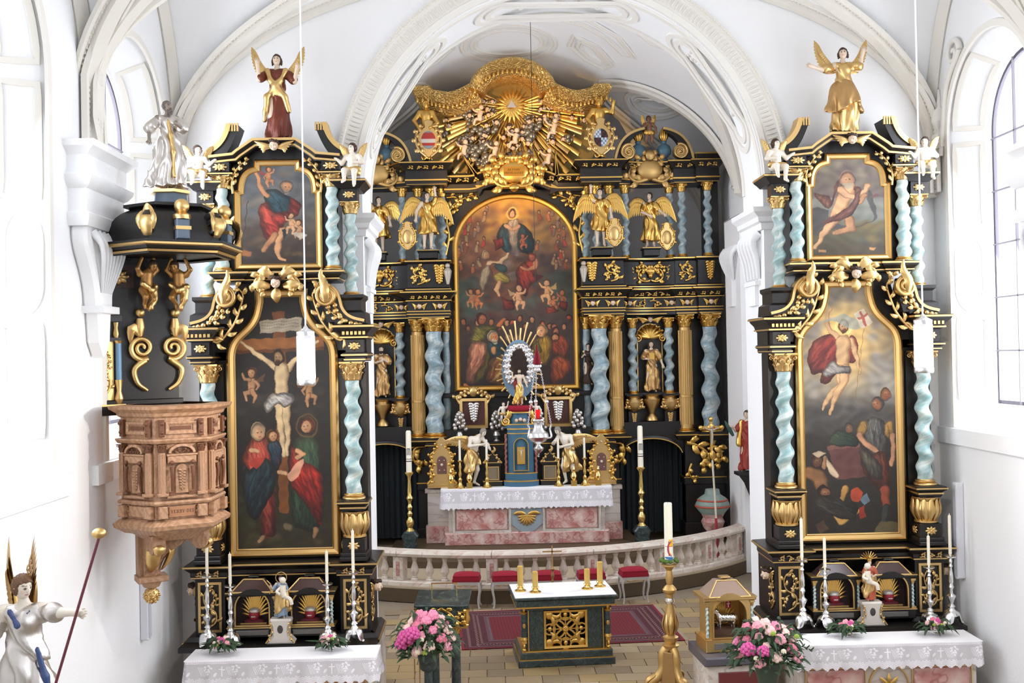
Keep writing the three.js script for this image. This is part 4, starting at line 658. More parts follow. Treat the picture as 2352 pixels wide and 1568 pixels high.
// == high altar
const HX = -.33, HZ = -22.6;
const highAltar = thing('high_altar', 'tall black and gilded high altar with golden glory filling the apse', 'altar', [HX, 0, HZ]);
{
const t = highAltar, B = mats.black, G = mats.gold;
const planR = (k = 1) => [[1.42, -.35], [1.42, .46], [2.3, .46], [2.3, .2], ...bez2([[2.3, .2], [2.7, -.02], [3.2, -.02], [3.45, .14]], 10), [3.45, .22], [3.92, .22], [3.92, .34], [4.42, .34], [4.42, -.6]];
const sides = [planR(), planR().map(([x, z]) => [-x, z]).reverse()];
const band = (name, prof, mat = B) => { for (const p of sides) mesh(name, cornice(p, prof), mat, t); };
const line = (out, y, h) => { for (const p of sides) fillet(t, p, out, y, h, G); };
const fill = (y0, y1, z0 = -.6) => { for (const p of sides) { const s = Math.sign(p[0][0]); mesh('core', remap(slab([...p, [s > 0 ? 1.42 : -1.42, z0]].map(([x, z]) => [x * .998, z - .01]), y1 - y0), (u, v, w) => [u, y0 + w, v], .3), B, t); } };
for (const s of [-1, 1]) {
const piers = [[1.42, 2.15], [3.58, 4.42]];
for (const [a, b] of piers) { const p = part('pier', t, [s * (a + b) / 2, 0, 0]); const w = b - a; mesh('pier_body', [box(w, 2.1, .75, 0, 1.5, -.2), bevelBox(w + .08, .3, .85, 0, .58, -.2), bevelBox(w + .06, .14, .8, 0, 1.62, -.18)], B, p); mesh('gilt_band', [box(w + .08, .02, .82, 0, 1.7, -.18)], G, p); if (a > 3) { mesh('gilt_console', scrollLeafs([[-s * .4, 2.45], [-s * .2, 2.4], [s * .05, 2.2], [s * .05, 1.98], [-s * .08, 1.9]], .05, .26, 9).concat(scrollLeafs([[s * .05, 2.3], [s * .25, 2.35], [s * .35, 2.1], [s * .2, 1.95]], .045, .22, 7)), G, p, [0, 0, .25]); mesh('gilt_scroll', scrollLeafs([[-s * .3, 2.0], [-s * .36, 1.8], [-s * .25, 1.66], [-s * .15, 1.72]], .03, .12, 5), G, p, [0, 0, .25]); } else mesh('gilt_console', scrollLeafs([[s * .2, 2.5], [s * .42, 2.45], [s * .46, 2.2], [s * .3, 2.05], [s * .22, 2.2]], .045, .22, 8), G, p, [0, 0, .22]); }
const archP = [[2.15, .44], [2.15, 2.25], ...bez2([[2.15, 2.25], [2.3, 2.72], [3.43, 2.72], [3.58, 2.25]], 20), [3.58, .44]];
mesh('arch_panel', slab([[2.15, .44], ...archP.slice(1, -1), [3.58, .44], [3.58, 2.9], [2.15, 2.9]].map(([x, y]) => [s * x, y]), .3, { z: -.25 }), B, t);
mesh('arch_moulding', sweep2((s > 0 ? archP.slice(1, -1) : archP.slice(1, -1).map(([x, y]) => [-x, y])), [[0, .0], [0, .12], [s * .05, .14], [s * .07, .1], [s * .07, 0]]), B, t);
mesh('gilt_fillet', sweep2((s > 0 ? archP.slice(1, -1) : archP.slice(1, -1).map(([x, y]) => [-x, y])), [[s * .045, .1], [s * .045, .15], [s * .065, .15], [s * .065, .1]]), G, t);
const fold = []; for (let i = 0; i <= 96; i++) fold.push([s * lerp(2.1, 3.63, i / 96), .035 * Math.sin(i * .82) + .02 * Math.sin(i * .37)]);
const cg = sweep2(fold, [[0, .46], [0, 2.8]], { plane: 'xz', caps: false, crease: 1.2 }); const c = mesh('curtain', cg, mats.curtain, t, [0, 0, -.3]); c.userData.label = 'dark pleated curtain in the doorway';
}
mesh('dado', [box(2.9, 3.1, .4, 0, 1.98, -.35), bevelBox(3.2, .1, .55, 0, 3.55, -.28)], B, t);
for (const s of [-1, 1]) for (const [a, b, z] of [[1.42, 2.3, .46], [3.45, 3.92, .24], [3.92, 4.45, .36]]) { const p = [[s > 0 ? a : -b, -.3], [s > 0 ? a : -b, z], [s > 0 ? b : -a, z], [s > 0 ? b : -a, -.3]]; mesh('column_plinth', [cornice(p, [[-.3, 2.5], [.0, 2.5], [.03, 2.54], [.07, 2.6], [.07, 2.64], [.02, 2.68], [-.3, 2.68]]), box(b - a, .17, z + .3, s * (a + b) / 2, 2.59, (z - .3) / 2)], B, t); fillet(t, p, .07, 2.61, .022, G); }
for (const s of [-1, 1]) {
column(t, s * 1.77, 2.68, .24, { r: .205, base: .1, shaft: 2.15, cap: .29, turns: 4.6, dir: -s, ecc: .2, capW: 2.35 });
column(t, s * 2.13, 2.68, .1, { r: .15, base: .08, shaft: 2.17, cap: .28, mat: mats.goldDull, straight: true, capW: 2.4, name: 'gilded_column' });
column(t, s * 1.535, 2.68, -.14, { r: .1, base: .08, shaft: 2.17, cap: .28, turns: 4, dir: s, ecc: .1 });
column(t, s * 3.66, 2.68, .0, { r: .15, base: .08, shaft: 2.17, cap: .28, mat: mats.goldDull, straight: true, capW: 2.4, name: 'gilded_column' });
column(t, s * 4.17, 2.68, .12, { r: .19, base: .1, shaft: 2.15, cap: .29, turns: 4.2, dir: s, ecc: .22, capW: 2.3 });
mesh('wing_wall', box(3.0, 2.65, .2, s * 2.95, 3.9, -.42), B, t);
for (const [x, d] of [[2.53, 1], [3.32, -1]]) {
column(t, s * x, 3.5, -.1, { r: .105, base: .07, shaft: 1.36, cap: .22, turns: 5, dir: s * d, ecc: .28, capW: 2.2 });
const p = part('bulb_console', t, [s * x, 0, -.1]); mesh('gilt_bulb', [lathe([[.08, 3.12], [.14, 3.15], [.19, 3.25], [.2, 3.33], [.14, 3.42], [.17, 3.46]], 16), both(scrollLeafs([[.02, 3.2], [.14, 3.2], [.18, 3.32], [.1, 3.38]], .025, .08, 4)).map((g) => g.translate(0, 0, .12))], mats.goldPale, p); meshes('console_block', [bevelBox(.36, .05, .34, 0, 3.48, 0), merge([box(.24, .34, .2, 0, 2.95, -.05), bevelBox(.4, .06, .36, 0, 2.76, -.05)])], B, p); orn(p, 0, 2.95, .06, .16, .26, 'drop', mats.goldPale);
}
const n = part('niche', t, [s * 2.93, 0, -.3]);
mesh('niche_frame', sweep2([[-.26, 3.5], [.26, 3.5], [.26, 4.75], ...arc2(0, 4.75, .26, 0, Math.PI, 12).slice(1), [-.26, 3.5]].slice(0, -1), [[0, 0], [0, .03], [.025, .03], [.025, 0]], { closed: true }), mats.goldPale, n);
const shell = []; for (let k = 0; k <= 8; k++) { const a = Math.PI * (.06 + .88 * k / 8); shell.push(leaf([[0, 4.72, .02], [.2 * Math.cos(a), 4.72 + .2 * Math.sin(a), .03], [.33 * Math.cos(a), 4.72 + .31 * Math.sin(a), .2]], .055, 7, .5)); } for (const q of [-1, 1]) shell.push(tube(spiral2(q * .27, 4.7, .08, 1.4, q, 1.5, 16), .02, 16, 5).translate(0, 0, .16)); mesh('shell', shell, mats.gold, n);
mesh('niche_back', box(.6, 1.6, .06, 0, 4.2, -.04), B, n);
mesh('statue_console', lathe([[.05, 2.9], [.14, 2.92], [.13, 2.98], [.06, 3.06], [.1, 3.16], [.17, 3.3], [.19, 3.38], [.15, 3.44], [.2, 3.5]], 14), mats.goldPale, n, [0, 0, .16]);
cherub(t, s * 2.93, 5.12, -.1, .13, { spread: 1.4 });
mesh('wing_ledge', [box(1.2, .05, .5, s * 2.93, 3.5, -.25), box(1.2, .05, .45, s * 2.93, 2.86, -.25)], B, t);
mesh('outer_wall', [box(.3, 6.0, .4, s * 4.3, 5.5, -.2)], B, t);
}
fill(5.21, 5.76); band('architrave', [[-.3, 5.21], [-.02, 5.21], [-.02, 5.27], [.01, 5.28], [.01, 5.34], [-.3, 5.35]]); band('main_cornice', [[-.3, 5.58], [.0, 5.58], [.03, 5.62], [.05, 5.66], [.12, 5.73], [.14, 5.78], [-.3, 5.8]]);
line(.01, 5.29, .018); line(-.02, 5.225, .016); line(.01, 5.35, .02); line(.14, 5.75, .025); line(.03, 5.575, .018);
fill(5.78, 6.4); band('parapet_base', [[-.3, 5.78], [.03, 5.78], [.03, 5.84], [-.02, 5.87], [-.3, 5.87]]); band('parapet_cap', [[-.3, 6.36], [.0, 6.36], [.04, 6.4], [.04, 6.44], [-.3, 6.46]]); line(.04, 6.41, .022); line(.03, 5.815, .018);
for (const s of [-1, 1]) {
const pz = (x) => x < 2.3 ? .47 : x < 3.45 ? .06 : x < 3.92 ? .23 : .35;
for (const [x, w, kind] of [[1.62, .3, 'drop'], [2.05, .34, 'tall'], [2.47, .2, 'tall'], [2.93, .62, 'pair'], [3.36, .16, 'tall'], [3.68, .3, 'tall'], [4.17, .24, 'drop']]) {
orn(t, s * x, 6.12, pz(x) + .01, w, .42, kind, G);
}
for (const [x, w] of [[1.85, .8], [2.88, 1.0], [3.68, .42], [4.17, .46]]) { orn(t, s * x, 5.66, pz(x) + .06, w, .09, 'frieze', G); }
orn(t, s * 2.9, 5.46, pz(2.9) + .01, .62, .16, 'frieze', G);
for (const [x, z] of [[1.62, .5], [2.05, .5], [2.45, .2], [3.36, .16], [3.68, .27], [4.17, .39]]) cherub(t, s * x, 5.47, z, .12, { spread: .7 });
mesh('herm', [lathe([[.03, 5.92], [.06, 6.05], [.09, 6.2], [.05, 6.26]], 10), ball(.055, 0, 6.31, .01, 8)], browns.silverSkin, t, [s * 1.44, 0, .5]);
}
for (const s of [-1, 1]) {
const C = (x, z, dir = 1, turns = 5.5) => column(t, s * x, 6.46, z, { r: .09, base: .06, shaft: 1.34, cap: .2, turns, dir: dir * s, ecc: .26, capW: 2.5 });
C(1.56, -.14); C(1.8, -.12, -1); C(2.08, -.1, -1); C(2.42, -.05); C(3.4, -.1, -1); C(3.64, .06); C(4.17, .2, -1);
for (const [x, z, w] of [[1.85, .28, .4], [2.95, .02, .34]]) { const p = part('statue_pedestal', t, [s * x, 0, z]); mesh('pedestal_body', [bevelBox(w, .14, .34, 0, 6.55, 0), bevelBox(w + .06, .04, .38, 0, 6.64, 0)], B, p); mesh('gilt_band', box(w + .07, .012, .39, 0, 6.655, 0), G, p); }
}
fill(8.06, 8.5); band('upper_architrave', [[-.3, 8.04], [-.03, 8.04], [-.03, 8.1], [.0, 8.11], [.0, 8.2], [-.05, 8.21], [-.05, 8.34], [-.3, 8.34]]); band('upper_cornice', [[-.3, 8.34], [.0, 8.34], [.06, 8.42], [.12, 8.48], [.12, 8.52], [-.3, 8.54]]); line(.0, 8.13, .03); line(.12, 8.49, .022); line(-.03, 8.05, .016);
for (const s of [-1, 1]) {
for (const [x, w, z] of [[1.85, .8, .52], [2.5, .4, .2], [3.68, .4, .3], [4.17, .44, .42]]) orn(t, s * x, 8.42, z, w, .11, 'frieze', G);
const sh = part('gilded_shell', t, [s * 2.95, 0, .12]); const l = [ball(.3, 0, 8.35, 0, 12, 1, .75, .4), both(scrollLeafs([[.05, 8.15], [.3, 8.1], [.45, 8.25], [.35, 8.45], [.2, 8.6], [.05, 8.68]], .05, .2, 10)), leaf([[0, 8.55, .1], [0, 8.68, .12], [0, 8.78, 0]], .1)]; mesh('shell_cartouche', l, mats.goldDull, sh);
mesh('outer_cap', [bevelBox(.56, .12, .5, s * 4.2, 8.6, .1)], B, t); mesh('gilt_band', box(.58, .03, .52, s * 4.2, 8.655, .1), G, t);
for (const [x, k] of [[2.42, 1], [3.66, -1]]) {
const h = part('scroll_horn', t, [s * x, 8.54, .1]), q = s * k; // curling away from the middle (k = 1) or towards it (k = -1)
const outer = bez2([[-q * .22, .02], [-q * .14, .4], [0, .6], [q * .42, .68]], 14), innerC = bez2([[q * .36, .6], [q * .1, .5], [q * .02, .3], [0, .02]], 12);
mesh('horn_body', slab([...outer, ...innerC], .26, { z: -.13 }), B, h); mesh('horn_edge', sweep2(outer, [[-.02, -.13], [-.02, .15], [.03, .15], [.03, -.13]].map(([a, b]) => [a * (q > 0 ? -1 : 1), b])), mats.goldPale, h); mesh('volute', voluteGeo(.17, .12), mats.goldPale, h, [q * .06, .17, .12]).scale.x = q;
}
for (const x of [2.72, 3.28]) { const v = part('flame_vase', t, [s * x, 8.54, .05]); mesh('vase', lathe([[.08, 0], [.1, .03], [.05, .06], [.14, .14], [.165, .22], [.13, .32], [.05, .38], [.07, .42], [.06, .43]], 16), std(0x4f6f80, .5), v); const f = []; for (let i = 0; i < 9; i++) { const a = i / 9 * 6.283; f.push(leaf([V(.03 * Math.cos(a), .42, .03 * Math.sin(a)), V(.085 * Math.cos(a), .56, .085 * Math.sin(a)), V(.02 * Math.cos(a + 1), .74, .02 * Math.sin(a + 1))], .035, 6, .7, V(Math.cos(a), 0, Math.sin(a)))); } mesh('flames', f, mats.gold, v); }
}
const arch = (hw, top, y0) => [[hw, y0], [hw, 6.75], ...arc2(0, 6.75, hw, 0, Math.PI / 2, 16, top - 6.75).slice(1)];
const hole = mirrorPath(arch(1.3, 7.84, 3.72)), fieldOut = [[-1.6, 3.6], [1.6, 3.6], [1.6, 8.0], [-1.6, 8.0]];
mesh('painting_field', slab(fieldOut, .3, { holes: [hole], z: -.45 }), B, t); mesh('painting_back', box(3, 4.6, .1, 0, 5.8, -.5), B, t);
for (const s of [-1, 1]) mesh('spandrel_scrollwork', scrollLeafs([[s * 1.5, 6.6], [s * 1.42, 7.0], [s * 1.46, 7.4], [s * 1.3, 7.7], [s * 1.0, 7.86], [s * .8, 7.9]], .035, .22, 12).concat(scrollLeafs([[s * 1.46, 7.85], [s * 1.25, 7.85], [s * 1.22, 7.65], [s * 1.38, 7.6]], .03, .16, 6)), G, t, [0, 0, -.13]);
const topPath = mirrorPath([[1.5, 7.98], [.95, 7.98], [.8, 8.0], ...bez2([[.8, 8.0], [.5, 8.14], [.2, 8.16], [.02, 8.16]], 8)]);
mesh('middle_cornice', sweep2(topPath, [[-.05, -.4], [-.05, .05], [.02, .07], [.12, .1], [.16, .18], [.24, .24], [.28, .24], [.28, -.4]]), B, t); mesh('gilt_fillet', sweep2(topPath, [[.0, .05], [.0, .09], [.03, .09], [.03, .05]]), G, t); mesh('gilt_fillet', sweep2(topPath, [[.25, .23], [.25, .26], [.285, .26], [.285, .23]]), G, t);
for (const s of [-1, 1]) orn(t, s * 1.1, 8.19, .22, .75, .13, 'frieze', G);
const ca = part('cartouche', t, [0, 8.3, .36]); mesh('cartouche_field', ball(.3, 0, 0, 0, 16, 1.15, .8, .3), mats.gold, ca); mesh('cartouche_scrolls', [both(scrollLeafs([[.05, -.3], [.3, -.28], [.46, -.1], [.44, .12], [.3, .26], [.1, .3]], .06, .24, 11)), both(scrollLeafs([[.3, -.2], [.55, -.2], [.62, 0], [.5, .06]], .05, .16, 5)), leaf([[0, -.25, .05], [0, -.36, .1], [0, -.42, 0]], .1), [-2, -1, 0, 1, 2].map((k) => leaf([[k * .05, .22, 0], [k * .08, .32, .05], [k * .1, .4 - Math.abs(k) * .03, 0]], .04))], mats.gold, ca);
const cv = document.createElement('canvas'); cv.width = 256; cv.height = 128; const c2 = cv.getContext('2d'); c2.fillStyle = '#a8772a'; c2.fillRect(0, 0, 256, 128); c2.fillStyle = '#4a3208'; c2.font = 'bold 38px serif'; c2.textAlign = 'center'; c2.fillText('ALTARE', 128, 54); c2.fillText('PRIVILEGIAT', 128, 98, 236); const tx = new THREE.CanvasTexture(cv); tx.colorSpace = THREE.SRGBColorSpace;
mesh('inscription', new THREE.PlaneGeometry(.44, .2), std(0xffffff, .4, .6, { map: tx }), ca, [0, 0, .095]);
const gl = std(new THREE.Color(.34, .25, .09), .45, .6);
mesh('glory_panel', slab(mirrorPath([[1.5, 8.2], [1.85, 8.9], [1.85, 9.95], [1.2, 9.95], [.8, 10.2], [.0, 10.5]]), .12, { z: -.5 }), gl, t);
const sun = [0, 9.86];
for (let i = 0; i < 64; i++) {
const a = -Math.PI / 2 + (i - 31.5) / 31.5 * 1.95, long = i % 2 === 0; const maxR = Math.min(1.62 / Math.max(.2, Math.abs(Math.cos(a))), a > -.15 || a < -Math.PI + .15 ? .9 : 1.62 / Math.max(.25, -Math.sin(a))), r0 = long ? .24 : rr(.42, .8), r1 = Math.max(r0 + .25, maxR * rr(long ? .86 : .7, 1)), w = rr(.026, .046) * (long ? 1.2 : 1);
const c = Math.cos(a), s = Math.sin(a), z0 = -.28, z1 = -.22 + .3 * clamp((r1 - .3) / 1.4, 0, 1);
const P0 = V(sun[0] + r0 * c, sun[1] + r0 * s, z0), P1 = V(sun[0] + r1 * c, sun[1] + r1 * s, z1);
mesh('ray', tube([P0, P0.clone().lerp(P1, .5), P1], (q) => w * (.35 + .8 * q), 2, 4, .7), i % 5 === 0 ? mats.goldPale : G, t);
}
const burst = []; for (let i = 0; i < 40; i++) { const a = i / 40 * 6.283, r = i % 2 ? .38 : .26; burst.push(leaf([V(sun[0], sun[1], -.2), V(sun[0] + r * .6 * Math.cos(a), sun[1] + r * .6 * Math.sin(a), -.18), V(sun[0] + r * Math.cos(a), sun[1] + r * Math.sin(a), -.22)], .028, 4, .4, V(0, 0, 1), 4)); } mesh('sunburst', burst, mats.gold, t);
mesh('triangle', slab([[-.1, 9.8], [.1, 9.8], [0, 9.96]], .03, { z: -.16 }), mats.silverLeaf, t);
const puffMat = [std(0x8f8a80, .35, .8), std(0x9b8f78, .4, .6), std(0x77705f, .5, .4)], puffs = [0, 1, 2, 3].map(() => { const l = []; for (let k = 0; k < 9; k++) l.push(ball(rr(.04, .085), rr(-.13, .13), rr(-.08, .08), rr(-.03, .05), 7)); return merge(l); });
for (let i = 0; i < 110; i++) {
const a = -Math.PI / 2 + rr(-1.75, 1.75), r = rr(.42, 1.66), x = sun[0] + r * Math.cos(a), y = sun[1] + r * Math.sin(a); if (y < 8.42 || Math.abs(x) > 1.62 || y > 10.05) continue; const z = -.22 + .22 * clamp((r - .3) / 1.4, 0, 1) + rr(0, .06);
if (i % 3 === 0) { const m = mesh('cloud', puffs[i % 4], puffMat[i % 3], t, [x, y, z]); m.scale.setScalar(rr(.7, 1.2)); } else { const ch = cherub(t, x, y, z + .05, rr(.085, .115), { spread: rr(.35, .7), tilt: rr(-.5, .5), turn: rr(-.6, .6), wing: i % 2 ? G : puffMat[0] }); }
}
for (let i = 0; i < 12; i += 2) { const a = -Math.PI / 2 + (i - 5.5) / 5.5 * 1.3, r = .7 + (i % 3) * .35, x = sun[0] + r * Math.cos(a), y = sun[1] + r * Math.sin(a) * 1.0; if (y < 8.5) continue; const q = i % 2 ? 1 : -1, z = -.02 + .1 * r; mesh('putto_relief', [tube([[x, y, z], [x + q * .03, y - .1, z + .03], [x + q * .02, y - .18, z]], (u) => .06 * (1 - .2 * u), 8, 7), tube([[x, y - .16, z], [x + q * .12, y - .18, z + .06], [x + q * .16, y - .29, z + .02]], (u) => .042 * (1 - .4 * u), 8, 6), tube([[x + q * .04, y - .01, z], [x + q * .14, y + .02, z + .03], [x + q * .2, y + .1, z]], (u) => .03 * (1 - .4 * u), 8, 6), ball(.055, x - q * .01, y + .09, z + .03, 8)], browns.skinPlain, t); }
const can = mirrorPath([[2.1, 10.02], [2.02, 10.06], [1.8, 10.06], [1.72, 9.98], [1.38, 9.92], ...bez2([[1.38, 9.92], [1.15, 9.94], [1.05, 10.02], [.8, 10.14]], 6).slice(1)]).filter(([x]) => true);
const right = can.slice(0, can.length / 2), left = can.slice(can.length / 2);
for (const p of [right, left]) mesh('canopy_valance', sweep2(p, [[.08, -.45], [.1, .42], [.02, .45], [-.12, .36], [-.32, .26], [-.34, .2], [-.3, -.4]].map(([a, b]) => [a, b])), mats.goldCarved, t);
const arcC = arc2(0, 9.92, .86, .16, Math.PI - .16, 24, .68);
mesh('canopy_crown', sweep2(arcC, [[.06, -.45], [.08, .66], [.02, .7], [-.1, .62], [-.26, .5], [-.28, .42], [-.24, -.4]]), mats.goldCarved, t);
const lamb = []; for (const p of [right, left, arcC]) for (let i = 0; i + 1 < p.length; i++) { const n = Math.max(1, Math.round(Math.hypot(p[i + 1][0] - p[i][0], p[i + 1][1] - p[i][1]) / .09)); for (let k = 0; k < n; k++) { const x = lerp(p[i][0], p[i + 1][0], k / n), y = lerp(p[i][1], p[i + 1][1], k / n); lamb.push(ball(.035, x, y - .2, p === arcC ? .6 : .36, 6, 1, 1.6, .6)); } } const lm = mesh('canopy_studs', lamb, G, t); lm.userData.kind = 'stuff';
mesh('canopy_rod', cyl(.008, .008, .8, 0, 10.55, -.1, 6), mats.white, t);
for (const s of [-1, 1]) {
const g = part('heraldic_shield', t, [s * 1.82 + .03, 8.95, .63]);
mesh('shield_surround', [slab(mirrorPath([[.02, -.36], [.1, -.3], [.2, -.1], [.24, .1], [.16, .22], [.08, .28], [.1, .4], [.02, .44]]), .06, { bevel: .015, z: -.05 }), both(scrollLeafs([[.05, -.34], [.2, -.2], [.27, .02], [.22, .2], [.1, .3]], .035, .12, 8))], mats.goldPale, g);
const k = document.createElement('canvas'); k.width = k.height = 64; const q = k.getContext('2d'); q.fillStyle = '#76808a'; q.fillRect(0, 0, 64, 64); if (s < 0) { q.fillStyle = '#9c2a24'; q.fillRect(0, 6, 64, 22); q.fillRect(0, 42, 64, 10); q.fillStyle = '#b9b4ac'; q.fillRect(0, 28, 64, 14); } else { for (let i = 0; i < 8; i++) for (let j = 0; j < 8; j++) { q.fillStyle = (i < 4) === (j < 4) ? ((i + j) % 2 ? '#6c8296' : '#c8cdd2') : ((i + j) % 3 ? '#20161a' : '#5a2020'); q.fillRect(i * 8, j * 8, 8, 8); } } const tt = new THREE.CanvasTexture(k); tt.colorSpace = THREE.SRGBColorSpace;
const sg = canvasPlane(arc2(0, 0, .15, 0, 6.283 * 31 / 32, 31, .19), .01); mesh('shield_field', sg, std(0xffffff, .4, 0, { map: tt }), g);
}
}
